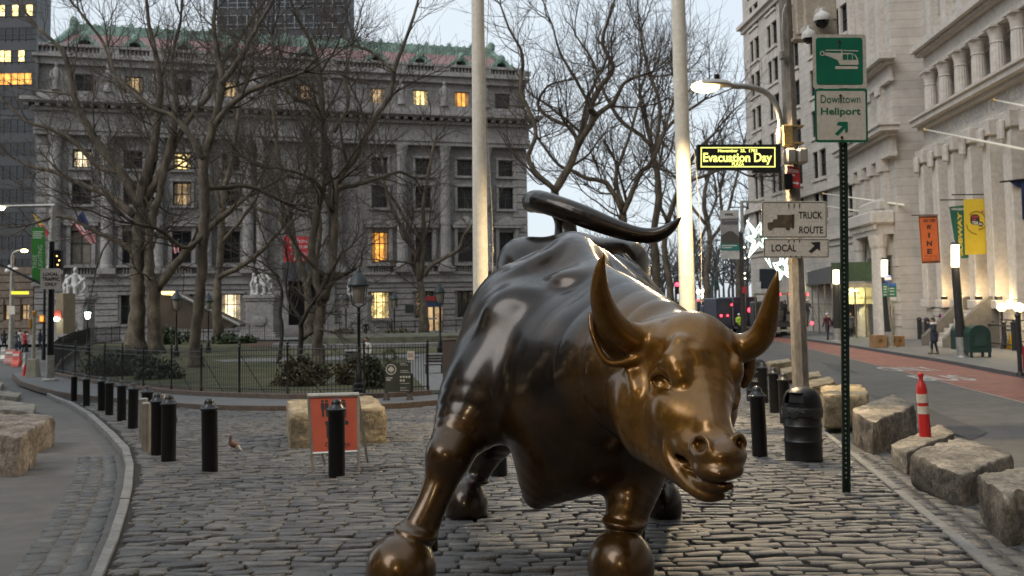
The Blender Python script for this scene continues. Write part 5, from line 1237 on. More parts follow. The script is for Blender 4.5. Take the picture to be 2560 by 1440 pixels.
fs += [tuple(range(11, -1, -1)), tuple(range(48, 60))]; mb.add(vs, fs); hd_ = mb.build('lamp_head', mat('pale_lamp_shell', (.45, .43, .39), .45), lamp, smooth=50)
mb = MB(); c = P(1792, 197, YL - .05); mb.lathe((c.x, c.y, c.z), [(.05, -.02), (.05, .07), (.04, .09)], 10); mb.build('photocell', M_BLK, hd_)
mb = MB(); mb.ell(P(1763, 217, YL - .05), (.28, .17, .12), 16, 8); mb.build('lens', glow('sodium_glow', (1.0, .66, .26), 5.0), hd_, smooth=True)
lp_ = P(1760, 226, YL - .05); lampl('street_lamp_light', 'SPOT', lp_ + Vector((0, 0, -.06)), 2500, (1.0, .76, .44), spot_size=R(164), spot_blend=.5, shadow_soft_size=.14)
mb = MB(); mb.box(P(2045, 40, YL - .25), (.62, .35, .92), bev=.03); mb.box(P(2030, 98, YL - .2), (.75, .3, .06)); mb.box(P(1999, 30, YL - .2), (.2, .25, .95), bev=.02); mb.box(P(2080, 20, YL - .3), (.06, .3, .5)); mb.build('control_box', mat('beige_box_paint', (.50, .43, .34), .55, var=.1, dirt=.2), lamp)
for (x, y, sc) in ((2055, 40, 1), (2022, 84, .85)):
    mb = MB(); c = P(x, y, YL - .62); mb.lathe((c.x, c.y, c.z), [(.05, .14), (.06, .08), (.14, .03), (.17, -.04), (.16, -.1)], 16, sc, sc); mb.box(c + Vector((0, .14, .12)), (.14, .3, .09)); cm = mb.build('dome_camera', mat('camera_white', (.6, .58, .54), .4), lamp, smooth=40)
    mb = MB(); mb.ell(c + Vector((0, 0, -.1 * sc)), .135 * sc, 14, 8); mb.build('dome_glass', mat('black_glass', (.01, .01, .012), .08), cm, smooth=True)
mb = MB(); 
for dx in (-.09, .13): mb.box(P(1986, 391, YL - .28) + Vector((dx, 0, 0)), (.19, .3, .30), bev=.04)
mb.build('signal_box', mat('silver_box', (.40, .37, .32), .4, .5, var=.12), lamp)
mb = MB(); mb.box(P(1968, 455, YL - .2), (.16, .2, .30), bev=.02); mb.build('speaker_box', M_BLK, lamp)
mb = MB(); q = [P(x, y, YL - .17) for x, y in ((1960, 130), (1955, 75), (1957, 30), (1964, 10))]; mb.tube(q, .014, 6); mb.box(P(1955, 138, YL - .2), (.09, .1, .18), bev=.02); mb.build('conduit', M_STEEL, lamp)
# lit street name sign
sg = thing('street_name_sign', 'black illuminated street name sign with yellow border hung from the lamp pole', 'sign', P(1850, 430, YL - .3)); Ys = YL - .34
mb = MB(); ppoly(mb, [(1744, 361), (1952, 361), (1952, 431), (1884, 431), (1884, 424), (1744, 424)], Ys, .16); mb.build('housing', mat('sign_housing', (.012, .012, .013), .5), sg)
mb = MB(); Yf = Ys - .006
for a in ((1752, 368, 1938, 370.4), (1752, 415.4, 1938, 418), (1752, 368, 1754.4, 418), (1936, 368, 1938.4, 418)): prect(mb, *a, Yf)
ptext(mb, 'November  25,  1783', 1795, 372.5, 1893, 382, Yf, .03); ptext(mb, 'Evacuation Day', 1758, 382, 1930, 412, Yf, .025); ptext(mb, 'PLAZA', 1830, 405.5, 1860, 414.5, Yf, .03)
mb.build('lit_lettering', glow('sign_yellow_light', (.93, .95, .22), 1.1), sg)
sg = thing('parking_sign', 'small red no standing sign on the lamp pole above the truck route sign', 'sign', P(1985, 470, YL - .25)); Yp = YL - .26
mb = MB(); ppoly(mb, [(1968, 414), (2000, 420), (2001, 471), (1969, 467)], Yp, .006); mb.build('panel', M_REDS, sg)
mb = MB(); ptext(mb, 'NO STANDING', 1971, 421, 1997, 430, Yp - .003, .03, 3); ptext(mb, 'Anytime', 1971, 432, 1987, 441, Yp - .003, .03, 2); mb.build('lettering', M_WHITEP, sg); mb = MB(); ppoly(mb, [(1971, 456), (1976, 451.5), (1976, 454.5), (1992, 456), (1992, 453), (1997.5, 458.5), (1992, 463), (1992, 460), (1976, 458), (1976, 461)], Yp - .003, .002); mb.build('arrow', M_WHITEP, sg)
# truck route and local signs
Yt = YL - .2
sg = thing('truck_route_sign', 'weathered white truck route sign with black lorry on the lamp pole', 'sign', P(1987, 590, Yt)); mb = MB(); prect(mb, 1904, 503, 2068, 595, Yt, .006, 5); mb.build('panel', M_SIGNW, sg)
mb = MB(); Yk = Yt - .003
for a in ((1906, 505.5, 2066, 507), (1906, 591.5, 2066, 593), (1906, 505.5, 1907.6, 593), (2064.4, 505.5, 2066, 593)): prect(mb, *a, Yk, .002)
mb.build('border', M_SIGNK, sg); mb = MB(); ptext(mb, 'TRUCK', 1996.5, 529, 2056, 547, Yk, .02); mb.build('lettering', M_SIGNK, sg); mb = MB(); ptext(mb, 'ROUTE', 1998, 566, 2058, 584, Yk, .02)
mb.build('lettering', M_SIGNK, sg)
mb = MB(); ppoly(mb, [(1943, 537), (1985, 537), (1985, 569), (1936, 569), (1936, 571), (1919, 571), (1919, 557), (1932, 555), (1934, 548), (1943, 548)], Yk, .002)
for x in (1926, 1970):
    pts = [(x + 6 * math.cos(2 * math.pi * k / 14), 570 + 6 * math.sin(2 * math.pi * k / 14)) for k in range(14)]; ppoly(mb, pts, Yk - .003, .002)
mb.build('lorry_symbol', mat('faded_black_print', (.055, .045, .03), .5, var=.5, vs=5, c2=(.12, .085, .05)), sg)
mb = MB()
for x in (1972, 1985, 1999): ppoly(mb, [(x - 1.4, 509), (x + 1.4, 509), (x + .9, 520), (x - .8, 522)], Yk - .004, .002); ppoly(mb, [(x - 1.5, 599), (x + 1.5, 599), (x + .9, 606), (x - .8, 608)], Yk - .004, .002)
ppoly(mb, [(1980, 536), (1986, 536), (1985, 570), (1981, 572)], Yk - .004, .002); mb.build('rust_streak', M_RUST, sg)
sg = thing('local_sign', 'weathered white sign reading local with an arrow, below the truck route sign', 'sign', P(1987, 640, Yt)); mb = MB(); prect(mb, 1908, 596.5, 2073, 645, Yt, .006, 5); mb.build('panel', M_SIGNW, sg)
mb = MB()
for a in ((1910, 598.5, 2071, 600), (1910, 641.5, 2071, 643), (1910, 598.5, 1911.6, 643), (2069.4, 598.5, 2071, 643)): prect(mb, *a, Yk, .002)
mb.build('border', M_SIGNK, sg); mb = MB(); ptext(mb, 'LOCAL', 1929, 611, 1991, 629, Yk, .02); mb.build('lettering', M_SIGNK, sg); mb = MB(); ppoly(mb, [(2021, 629), (2036, 614.5), (2026, 606), (2050.5, 604.5), (2050, 628), (2043, 622), (2029, 633)], Yk, .002); mb.build('arrow', M_SIGNK, sg)
mb = MB(); ppoly(mb, [(2021, 629), (2027, 623), (2034, 629), (2029, 633)], Yk - .004, .002)
for x in (1976, 1990, 2004): ppoly(mb, [(x - 1.2, 639), (x + 1.2, 639), (x + .8, 647), (x - .7, 647)], Yk - .004, .002)
mb.build('rust_streak', M_RUST, sg)
# ---- heliport sign on its green perforated post
b = G(2116, 1231); Yh = b.y
po = thing('sign_post', 'dark green perforated steel post set in the cobbles', 'sign post', b); top = P(2106, 110, Yh); w_ = 10 * Yh / FPX
mb = MB(); ax = Vector((0, 0, 1))
for dx, ww in ((-.72, .5), (.72, .5), (0, 1.0)):
    p0 = b + Vector((dx * w_, .0 if dx else .02, 0)); p1 = top + Vector((dx * w_, .0 if dx else .02, 0)); n = 1
    hwid = w_ * ww * .5; vs = []
    for p in (p0, p1): vs += [p + Vector((-hwid, -.012, 0)), p + Vector((hwid, -.012, 0)), p + Vector((hwid, .012, 0)), p + Vector((-hwid, .012, 0))]
    mb.add(vs, [(0, 3, 2, 1), (4, 5, 6, 7), (0, 1, 5, 4), (1, 2, 6, 5), (2, 3, 7, 6), (3, 0, 4, 7)])
mb.build('channel', mat('dark_green_steel', (.012, .03, .02), .4, var=.3, vs=4, dirt=.2), po)
mb = MB(); L = (top - b).length; k = .15
while k < L - .1:
    c = b.lerp(top, k / L) + Vector((0, .006, 0)); r = .009; mb.add([c + Vector((r * math.cos(a), 0, r * math.sin(a) * 1.2)) for a in [2 * math.pi * q / 8 for q in range(8)]], [tuple(range(8))]); k += .0508
mb.build('punched_holes', mat('hole_light', (.55, .55, .52), .8), po)
Yn = Yh - .03
hs_ = thing('heliport_sign', 'green and white helicopter sign stacked over a heliport direction panel', 'sign', P(2103, 354, Yn))
mb = MB(); q = lambda x, y: (x + (y - 220) * .018, y)
def rr4(x0, y0, x1, y1, r): 
    o = []
    for cx, cy, a0 in ((x1 - r, y0 + r, -90), (x1 - r, y1 - r, 0), (x0 + r, y1 - r, 90), (x0 + r, y0 + r, 180)):
        for k in range(6): a = R(a0 + k * 18); o.append(q(cx + r * math.cos(a), cy + r * math.sin(a)))
    return o
ppoly(mb, rr4(2033, 86, 2167, 220.5, 7), Yn, .005); mb.build('upper_panel', M_SIGNW, hs_)
mb = MB(); ppoly(mb, rr4(2036, 221.5, 2168, 356, 7), Yn, .005); ppoly(mb, rr4(2041.5, 94, 2158, 211.5, 7), Yn - .003, .002); mb.build('green_field', M_SIGNG, hs_)
mb = MB(); ppoly(mb, rr4(2041, 227.5, 2163, 350, 4), Yn - .003, .002)
K = Yn - .006
hel = [(2058, 131), (2088, 132.5), (2128, 132.5), (2139, 137), (2145, 147), (2147, 160), (2144, 162), (2100, 162), (2094, 150), (2072, 141), (2058, 137)]
ppoly(mb, hel, K, .002); ppoly(mb, rr4(2089, 165.5, 2146, 172.5, 3), K, .002); ppoly(mb, [(2064, 124.3), (2103, 124.3), (2103, 126.8), (2064, 126.8)], K, .002); ppoly(mb, [(2109, 125), (2146, 126), (2146, 128.5), (2109, 127.5)], K, .002); ppoly(mb, [(2103.5, 124), (2106, 124), (2106, 133), (2103.5, 133)], K, .002)
pring(mb, 2056, 133.5, 4.2, 6.2, K, .002); mb.build('white_print', mat('sign_cream', (.70, .63, .52), .5, var=.08, vs=3, dirt=.12), hs_)
mb = MB()
for a in ((2107, 135.5, 2118, 149), (2120, 135.5, 2130, 149)): prect(mb, *a, K - .003, .002)
ppoly(mb, [(2132, 135.5), (2137, 138), (2142, 149), (2132, 149)], K - .003, .002)
mb.build('window_print', M_SIGNG, hs_); mb = MB(); ptext(mb, 'Downtown', 2051.5, 237.5, 2151, 257.5, Yn - .006, .0); ptext(mb, 'Heliport', 2052, 269, 2151.5, 292, Yn - .006, .022)
mb.build('lettering', M_SIGNG, hs_); mb = MB(); ppoly(mb, [(2087, 334), (2107, 315), (2091.5, 312.5), (2096, 304.5), (2119.5, 304.5), (2119.5, 329), (2113, 332.5), (2113, 320), (2093.5, 339.5)], Yn - .006, .002); mb.build('arrow', M_SIGNG, hs_)
for x, y in ((2098, 103), (2102, 239), (2105, 343)):
    mb = MB(); ppoly(mb, [(x + 3.4 * math.cos(k * .5236), y + 3.4 * math.sin(k * .5236)) for k in range(12)], Yn - .012, .008); ppoly(mb, [(x - 1.5, y), (x + 1.5, y), (x + 1.2, y + 17), (x - .8, y + 19)], Yn - .009, .002); mb.build('bolt', M_RUST, hs_)
# ---- bollards
def bollard_mesh(t):
    mb = MB(); mb.lathe((0, 0, 0), [(.105, -.05), (.105, .80), (.112, .81)], 20); mb.build('post', M_BLK, t, smooth=40)
    mb = MB(); mb.lathe((0, 0, 0), [(.112, .81), (.128, .82), (.128, .838), (.108, .845), (.10, .862), (.075, .885), (.066, .90), (.066, .915), (.055, .945), (.03, .962), (.001, .966)], 20); mb.build('cap', mat('bollard_cap', (.018, .019, .021), .32, var=.3, vs=6), t, smooth=50)
proto = None
BO = [(184.5, 1001, 'farthest black bollard at the left end of the curved row'), (216, 1015, 'second black bollard from the far left end of the row'), (254, 1027, 'black bollard next to its twin, middle of the curved left row'), (273, 1037, 'black bollard just right of its twin in the curved left row'), (304, 1052, 'black bollard with a red sticker in the curved left row'), (332, 1070, 'black bollard left of the two silver posts'), (366, 1088, 'black bollard behind the two silver posts'),
      (395, 1137, 'black bollard half hidden behind a taller looking one beside the hydrant'), (421, 1152, 'black bollard in front of the fire hydrant'), (525, 1178, 'lone black bollard left of the pigeon'), (842, 1190, 'black bollard standing before the orange board'), (1247, 1190, 'black bollard behind the hind leg of the bull'),
      (1900, 1140, 'black bollard left of the front litter bin'), (1964, 1059, 'black bollard behind the front litter bin'), (1937, 1031, 'black bollard with dark base plate on the right of the bull'), (1909, 1006, 'black bollard touching the rear litter bin')]
for px, py, lab in BO:
    if proto is None: o = proto = local('bollard', lab, 'bollard', 'black bollards round the plaza'); bollard_mesh(o)
    else: o = copy_tree(proto)
    p = G(px, py); place(o, p, random.Random(px).uniform(0, 6), lab, 1.0)
    o.rotation_euler.x = random.Random(px + 1).uniform(-.012, .012); o.rotation_euler.y = random.Random(px + 2).uniform(-.02, .02)
so = None
for px, py, lab in ((358, 1106, 'silver steel post, the farther of the pair'), (366, 1127, 'silver steel post, the nearer of the pair')):
    if so is None: o = so = local('steel_post', lab, 'bollard', 'silver posts'); mb = MB(); mb.lathe((0, 0, 0), [(.075, -.05), (.075, .74)], 18); mb.build('tube', mat('dull_silver', (.45, .42, .37), .4, .85, var=.15, vs=6), o, smooth=40); mb = MB(); mb.lathe((0, 0, 0), [(.078, .74), (.078, .77), (.06, .785), (.001, .79)], 18); mb.build('cap', M_STEEL, o, smooth=40)
    else: o = copy_tree(so)
    place(o, G(px, py), 0, lab)
# ---- hydrant
p = G(405, 1118); hy = thing('fire_hydrant', 'black fire hydrant with a silver domed top behind the bollards', 'hydrant', p)
mb = MB(); mb.lathe(p, [(.17, -.02), (.17, .06), (.12, .08), (.12, .55), (.15, .57), (.15, .62)], 16)
for d in ((1, 0), (-1, 0), (0, -1)): mb.tube([p + Vector((d[0] * .08, d[1] * .08, .45)), p + Vector((d[0] * .2, d[1] * .2, .45)), p + Vector((d[0] * .24, d[1] * .24, .45))], [.07, .07, .05], 10)
mb.build('barrel', M_BLK, hy, smooth=40)
mb = MB(); mb.lathe(p, [(.16, .62), (.17, .66), (.16, .72), (.12, .79), (.06, .83), (.05, .88), (.001, .89)], 16); mb.build('bonnet', mat('silver_paint', (.45, .43, .40), .35, .6, var=.2, vs=8), hy, smooth=40)
# ---- litter bins
def bin_parts(t):
    mb = MB(); prof = [(.30, 0), (.31, .02), (.305, .05)]
    for z in (.33, .58): prof += [(.305, z - .03), (.325, z), (.305, z + .03)]
    prof += [(.305, .84), (.325, .86), (.325, .89)]; mb.lathe((0, 0, 0), prof, 32); mb.build('drum', mat('black_drum', (.006, .006, .0065), .42, var=.3, vs=5, bump=.1, bs=20), t, smooth=40)
    mb = MB(); n = 40; rg = random.Random(2); vs = []; fs = []
    for j, (r, z) in enumerate(((.318, .90), (.332, .88), (.338, .80), (.33, .72))):
        for k in range(n):
            a = 2 * math.pi * k / n; vs.append(((r + rg.uniform(-.008, .008)) * math.cos(a), (r + rg.uniform(-.008, .008)) * math.sin(a), z + (rg.uniform(-.05, .03) if j == 3 else 0)))
    for j in range(3):
        for k in range(n): fs.append((j * n + k, j * n + (k + 1) % n, (j + 1) * n + (k + 1) % n, (j + 1) * n + k))
    mb.add(vs, fs); mb.build('bin_bag', mat('black_plastic_bag', (.012, .012, .013), .2, bump=.5, bs=25), t, smooth=True)
    mb = MB(); n = 32; vs = []; fs = []; prof = [(.325, .89), (.318, .96), (.30, 1.05), (.255, 1.13), (.18, 1.185), (.09, 1.21), (.001, 1.215)]
    for r, z in prof:
        for k in range(n): a = 2 * math.pi * k / n; vs.append((r * math.cos(a), r * math.sin(a), z))
    for i in range(len(prof) - 1):
        for k in range(n):
            a = 2 * math.pi * (k + .5) / n
            if 1 <= i <= 2 and abs(((a - R(225) + math.pi) % (2 * math.pi)) - math.pi) < .5: continue
            fs.append((i * n + k, i * n + (k + 1) % n, (i + 1) * n + (k + 1) % n, (i + 1) * n + k))
    mb.add(vs, fs); l = mb.build('lid', mat('black_dome', (.008, .008, .009), .34, var=.2, spec=.35), t, smooth=True)
    mb = MB(); d = Vector((math.cos(R(225)), math.sin(R(225)), 0)); s = Vector((-d.y, d.x, 0)); mb.add([d * .20 - s * .14 + Vector((0, 0, .96)), d * .20 + s * .14 + Vector((0, 0, .96)), d * .17 + s * .12 + Vector((0, 0, 1.12)), d * .17 - s * .12 + Vector((0, 0, 1.12))], [(0, 1, 2, 3)]); mb.build('flap', mat('dark_flap', (.006, .006, .006), .5), l)
bn = local('litter_bin', '', 'litter bin', 'black litter bins'); bin_parts(bn); place(bn, G(2010, 1150), 0, 'black domed litter bin with bin bag, right of the bull', .8)
o = copy_tree(bn); place(o, G(1894, 1003), .1, 'second black litter bin farther back, behind the bronze ear', .85)
# ---- granite boulders
from mathutils import noise
M_BOULD = mat('split_granite', (.20, .18, .15), .85, var=.4, vs=2.2, c2=(.33, .29, .235), bump=.7, bs=14, dirt=.45)
M_BOULT = mat('warm_granite', (.30, .235, .15), .85, var=.3, vs=2.5, c2=(.42, .34, .22), bump=.7, bs=14, dirt=.35)
M_BOULB = mat('dark_granite', (.05, .045, .04), .85, var=.5, vs=3.0, c2=(.15, .125, .10), bump=.7, bs=14, dirt=.4)
M_BOULR = mat('rosy_granite', (.22, .165, .125), .85, var=.35, vs=2.2, c2=(.34, .29, .24), bump=.7, bs=14, dirt=.45)
def boulder(label, Lp, Fp, Rp, ytop, m, seed, rough=.05, road=0.0, wedge=0.0, group='granite blocks', dark_end=False):
    Fw, Lw, Rw = G(*Fp, road), G(*Lp, road), G(*Rp, road); h = P(Fp[0], ytop, Fw.y).z - Fw.z; base = (Lw + Rw) / 2
    bm = bmesh.new(); bmesh.ops.create_cube(bm, size=2.0); bmesh.ops.subdivide_edges(bm, edges=bm.edges, cuts=17, use_grid_fill=True)
    a, b = (Rw - Fw), (Lw - Fw); sc = Vector((a.length, b.length, h)); off = Vector((seed * 7.3, seed * 3.1, seed * 1.7))
    bm.verts.index_update(); endv = {v.index for v in bm.verts if v.co.x < -.999}
    for v in bm.verts:
        u = v.co.copy(); q = Vector([u[i] * (1 - .5 * .22 * (u[(i + 1) % 3] ** 6 * 1.0 + u[(i + 2) % 3] ** 6 * 1.0) * .25) for i in range(3)])
        p = Fw + a * ((q.x + 1) / 2) + b * ((q.y + 1) / 2); p.z = base.z + h * ((q.z + 1) / 2) * (1 - wedge * (q.x + 1) / 2) - .04 * h
        d = noise.noise_vector(p * 1.2 + off) * rough * .6 + noise.noise_vector(p * 5 + off) * rough * .45 + noise.noise_vector(p * 14 + off) * rough * .3
        lo = (q.z + 1) / 2
        v.co = p + d * (.35 + .65 * lo) - base
        if lo < .02: v.co.z = min(v.co.z, -.02)
    me = bpy.data.meshes.new('granite_block'); bm.to_mesh(me); bm.free()
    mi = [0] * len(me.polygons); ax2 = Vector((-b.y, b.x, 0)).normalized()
    if dark_end:
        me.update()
        for p in me.polygons: mi[p.index] = 1 if all(i in endv for i in p.vertices) else 0  # left end face takes the darker granite
    o = finish('granite_block', me, [m, M_BOULB] if dark_end else m, None, 75, base, mi if dark_end else None); tag(o, label, 'boulder', group); return o
boulder('square tan granite block beside the front litter bin', (2052, 1040), (2060, 1067), (2176, 1060), 982, M_BOULT, 1)
boulder('large granite block with a dark left face, behind the green post', (2128, 1104), (2182, 1134), (2296, 1088), 1030, M_BOULD, 2, .06, -.1, .12, dark_end=True)
boulder('low flat granite block at the foot of the red delineator', (2224, 1160), (2264, 1181), (2392, 1136), 1118, M_BOULD, 3, .05, -.1)
boulder('longest granite block, in front of the red delineator', (2275, 1213), (2410, 1263), (2538, 1214), 1168, M_BOULD, 4, .06, -.1, dark_end=True)
boulder('nearest right granite block cut by the photo edge', (2450, 1300), (2512, 1357), (2680, 1325), 1222, M_BOULD, 5, .06, -.1, dark_end=True)
boulder('nearest left granite block with a rounded end on the road', (-80, 1180), (50, 1192), (92, 1160), 1080, M_BOULR, 6, .07, -.13)
boulder('brown sided granite block behind the nearest left one', (-60, 1125), (92, 1133), (140, 1112), 1052, M_BOULR, 7, .06, -.13)
boulder('low flat granite slab, third from the front on the left road', (-60, 1034), (84, 1043), (90, 1030), 1020, M_BOULD, 8, .04, -.13)
boulder('granite slab fourth from the front on the left road', (-40, 998), (44, 1006), (54, 996), 990, M_BOULD, 9, .04, -.13)
boulder('farthest granite slab on the left road', (-40, 970), (4, 976), (9, 968), 962, M_BOULD, 10, .04, -.13)
boulder('warm granite block behind the orange sandwich board', (716, 1090), (722, 1121), (970, 1107), 1020, M_BOULT, 11, .06)
boulder('farthest pale granite block along the right kerb', (1918, 922), (1926, 929), (1983, 922), 908, M_BOULT, 12, .05)
boulder('pale granite block between rear bollards and the lamp pole', (1950, 940), (1958, 951), (2022, 944), 929, M_BOULT, 13, .05)
boulder('small granite block touching the lamp pole', (2000, 956), (2006, 967), (2056, 958), 945, M_BOULT, 14, .05)
boulder('low pale granite block just above the square tan one', (2014, 978), (2024, 991), (2090, 979), 962, M_BOULT, 15, .05)
# ---- red delineator post
b = G(2318, 1146, -.12); dl_ = thing('delineator_post', 'leaning red plastic delineator with two pale reflective bands', 'traffic post', b); t = P(2301, 931, b.y); ax_ = (t - b)
M_RP = mat('red_plastic', (.55, .022, .02), .4, var=.12, vs=4)
def along(prof, mb, n=16):
    L = ax_.length; mb.tube([b + ax_ * (z / 1.0) for z, r in prof], [r * L for z, r in prof], n)
mb = MB(); along([(0, .075), (.10, .070), (.50, .062), (.80, .058), (.86, .050), (.90, .026), (.93, .022), (.955, .030), (.975, .034), (.99, .028), (1.0, .008)], mb); mb.build('post', M_RP, dl_, smooth=50)
mb = MB()
for z0, z1 in ((.52, .61), (.65, .75)): along([(z0, .0655), (z1, .0625)], mb)
mb.build('reflective_band', mat('reflector', (.62, .55, .45), .35, var=.15, vs=12), dl_, smooth=50)
# ---- orange sandwich board
b = G(840, 1182); Yb = G(780, 1184).y; sb = thing('sandwich_board', 'orange sandwich board with silver frame behind a bollard', 'sign', G(838, 1180))
M_ALU = mat('brushed_aluminium', (.50, .47, .42), .35, .8, var=.1, vs=8); M_ORG = mat('orange_print', (.52, .075, .025), .5, var=.12, vs=2)
tl, tr, bl, br = P(769, 990, Yb + .32), P(897, 987, Yb + .32), P(781, 1185, Yb), P(899, 1178, Yb)
def pl(u, v): return tl.lerp(tr, u).lerp(bl.lerp(br, u), v)
nrm_ = (tr - tl).cross(bl - tl).normalized(); nrm_ = nrm_ if nrm_.y < 0 else -nrm_
mb = MB()
for a, c in (((0.02, 0), (.02, 1)), ((.98, 0), (.98, 1))): mb.tube([pl(*a), pl(*c)], .022, 4)
for v in (.02, .745): mb.tube([pl(0, v), pl(1, v)], .022 if v < .1 else .018, 4)
for u in (.02, .98): mb.tube([pl(u, 0) + Vector((0, .01, 0)), pl(u, 1) + Vector((0, .78, -.02))], .018, 4)
mb.tube([pl(0, .0), pl(1, .0)], .035, 8); mb.build('frame', M_ALU, sb)
mb = MB(); mb.quad(pl(.04, .03) + nrm_ * .004, pl(.96, .03) + nrm_ * .004, pl(.96, .735) + nrm_ * .004, pl(.04, .735) + nrm_ * .004); mb.build('panel', M_ORG, sb)
mb = MB(); o_ = nrm_ * .008
def pk(pts): mb.add([pl(u, v) + o_ for u, v in pts], [tuple(range(len(pts)))])
def disc(u, v, r, asp=.62): pk([(u + r * math.cos(k * .5236), v + r * asp * math.sin(k * .5236)) for k in range(12)])
for u in (.285, .365, .70): disc(u, .075, .028); pk([(u - .035, .10), (u + .035, .10), (u + .035, .19), (u + .022, .19), (u + .02, .28), (u - .02, .28), (u - .022, .19), (u - .035, .19)])
pk([(.34, .34), (.66, .34), (.66, .56), (.34, .56)]); disc(.36, .365, .045)
pk([(.66, .10), (.74, .10), (.74, .3), (.68, .3)])
pts = [(.74 + .05 * math.cos(k * .5236), .365 + .03 * math.sin(k * .5236)) for k in range(12)]; pk(pts)
text(mb, 'Change', pl(.30, .69) + o_, tr - tl, tl - bl, w=(tr - tl).length * .48, h=.085)
mb.build('print', mat('dark_print', (.03, .012, .01), .6), sb)
# ---- pigeon
p = G(577, 1128); pg = thing('pigeon', 'brown and white pigeon standing on the cobbles right of the lone bollard', 'pigeon', p); S = Sculpt()
S.E((0, 0, .14), (.105, .06, .062), g=0).C([(-.07, 0, .17, .04), (-.10, 0, .22, .03), (-.108, 0, .265, .024)], .03, 1).C([(-.125, 0, .262, .010), (-.15, 0, .255, .004)], .008, 1).C([(.06, 0, .13, .05), (.14, 0, .095, .03), (.20, 0, .07, .012)], .03, 2)
S.C([(-.01, .025, .09, .012), (-.01, .025, .01, .006), (-.03, .025, .006, .006)], .01, 3).C([(-.01, -.025, .09, .012), (-.01, -.025, .01, .006), (-.03, -.025, .006, .006)], .01, 3)
o = S.mesh('body', .009, [mat('pigeon_brown', (.17, .09, .07), .7, var=.3, vs=30), mat('pigeon_neck', (.10, .06, .07), .5), mat('pigeon_white', (.6, .58, .56), .7), mat('pigeon_leg', (.3, .08, .07), .6)], pg); pg.rotation_euler = (0, R(22), R(12)); pg.scale = (.82, .82, .82)
# ================================================================== park railing
M_IRON = mat('railing_iron', (.016, .015, .015), .5, var=.3, vs=6)
def fence(label, line, h, npost, brace=True, gap=.13, coping=True, group='park railings', name='iron_railing'):
    L = [Vector((p[0], p[1], 0)) for p in line]; d = [0]
    for a, b in zip(L, L[1:]): d.append(d[-1] + (b - a).length)
    def at(s):
        for i in range(len(L) - 1):
            if s <= d[i + 1] + 1e-6: q = L[i].lerp(L[i + 1], (s - d[i]) / max(1e-6, d[i + 1] - d[i])); break
        return Vector((q.x, q.y, float(gz(q.x, q.y)) + .13))
    T = d[-1]; root = thing(name, label, 'fence', at(T / 2), group); c0 = .16 if coping else .0
    n = int(T / .5); pts = [at(T * i / n) for i in range(n + 1)]
    for z, r in ((h - .1, .018), (h - .28, .014), (c0 + .12, .018)): mb = MB(); mb.tube([p + Vector((0, 0, z)) for p in pts], r, 5); mb.build('rail', M_IRON, root)
    mb = MB(); s = 0.0
    while s < T:
        p = at(s); mb.tube([p + Vector((0, 0, c0)), p + Vector((0, 0, h - .02)), p + Vector((0, 0, h + .06))], [.0095, .0095, .002], 4); s += gap
    w_ = mb.build('picket_row', M_IRON, root); w_['kind'] = 'stuff'
    for i in range(npost + 1):
        p = at(T * i / npost); mb = MB(); mb.lathe((p.x, p.y, p.z), [(.05, 0), (.05, c0 + .1), (.034, c0 + .16), (.034, h - .05), (.055, h - .02), (.055, h + .02), (.03, h + .06), (.05, h + .11), (.03, h + .16), (.002, h + .2)], 8); mb.build('post', M_IRON, root, smooth=40)
        if brace and 0 < i < npost: q = at(min(T, T * i / npost + 1.0)); q = q + Vector((.15, .55, 0)); mb = MB(); mb.tube([p + Vector((0, 0, h - .2)), q + Vector((0, 0, .05))], .014, 5); mb.build('brace', M_IRON, root)
    if coping:
        vs = []; fs = []
        for i, p in enumerate(pts):
            t = (pts[min(i + 1, n)] - pts[max(i - 1, 0)]).normalized(); q = Vector((-t.y, t.x, 0)) * .15
            vs += [p - q + Vector((0, 0, -.15)), p - q + Vector((0, 0, c0 - .02)), p - q * .8 + Vector((0, 0, c0)), p + q * .8 + Vector((0, 0, c0)), p + q + Vector((0, 0, c0 - .02)), p + q + Vector((0, 0, -.15))]
        for i in range(n):
            for k in range(5): fs.append((i * 6 + k, i * 6 + k + 1, i * 6 + 7 + k, i * 6 + 6 + k))
        MB().add(vs, fs).build('coping', M_BROWN, root)
    return root
fence('long curved black iron railing round the front of the park', cpo, 1.62, 12)
fl = [G(128, 936, .13), G(150, 905, .13), G(185, 880, .13), G(225, 862, .13), G(300, 852, .13)]
fence('black iron railing running back along the left side of the park', fl, 1.5, 5, False)
bk = [P(x, 850, 94) for x in (240, 700)]
fence('low black iron railing at the back of the park before the marble groups', bk, 1.45, 12, False, .22, False)
bk = [P(x, 850, 94) for x in (790, 880)]; fence('short piece of black railing at the back of the park below the arch', bk, 1.45, 3, False, .22, False)
bk = [P(x, 850, 95) for x in (935, 1175)]; fence('low black iron railing at the back of the park on the right', bk, 1.45, 7, False, .22, False)
# fountain basin, planter edges
bs = thing('fountain_basin', 'low pale stone basin of the park fountain with a mossy curved end', 'fountain', onground(*P(920, 850, 78)[:2], .13)); c = P(980, 850, 80); zb = float(gz(c.x, 80)) + .1
mb = MB(); mb.lathe((c.x, c.y, zb), [(8.3, 0), (8.3, .28), (8.1, .34), (7.7, .34), (7.6, .1)], 48, 1.15, .55); mb.build('rim', M_PATH, bs, smooth=40)
mb = MB(); mb.lathe((c.x, c.y + .6, zb), [(7.3, 0), (7.2, .75), (6.6, .85), (5.5, .86)], 48, 1.0, .5); mb.build('inner_wall', mat('mossy_stone', (.11, .11, .075), .9, var=.3, vs=2, dirt=.3), bs, smooth=40)
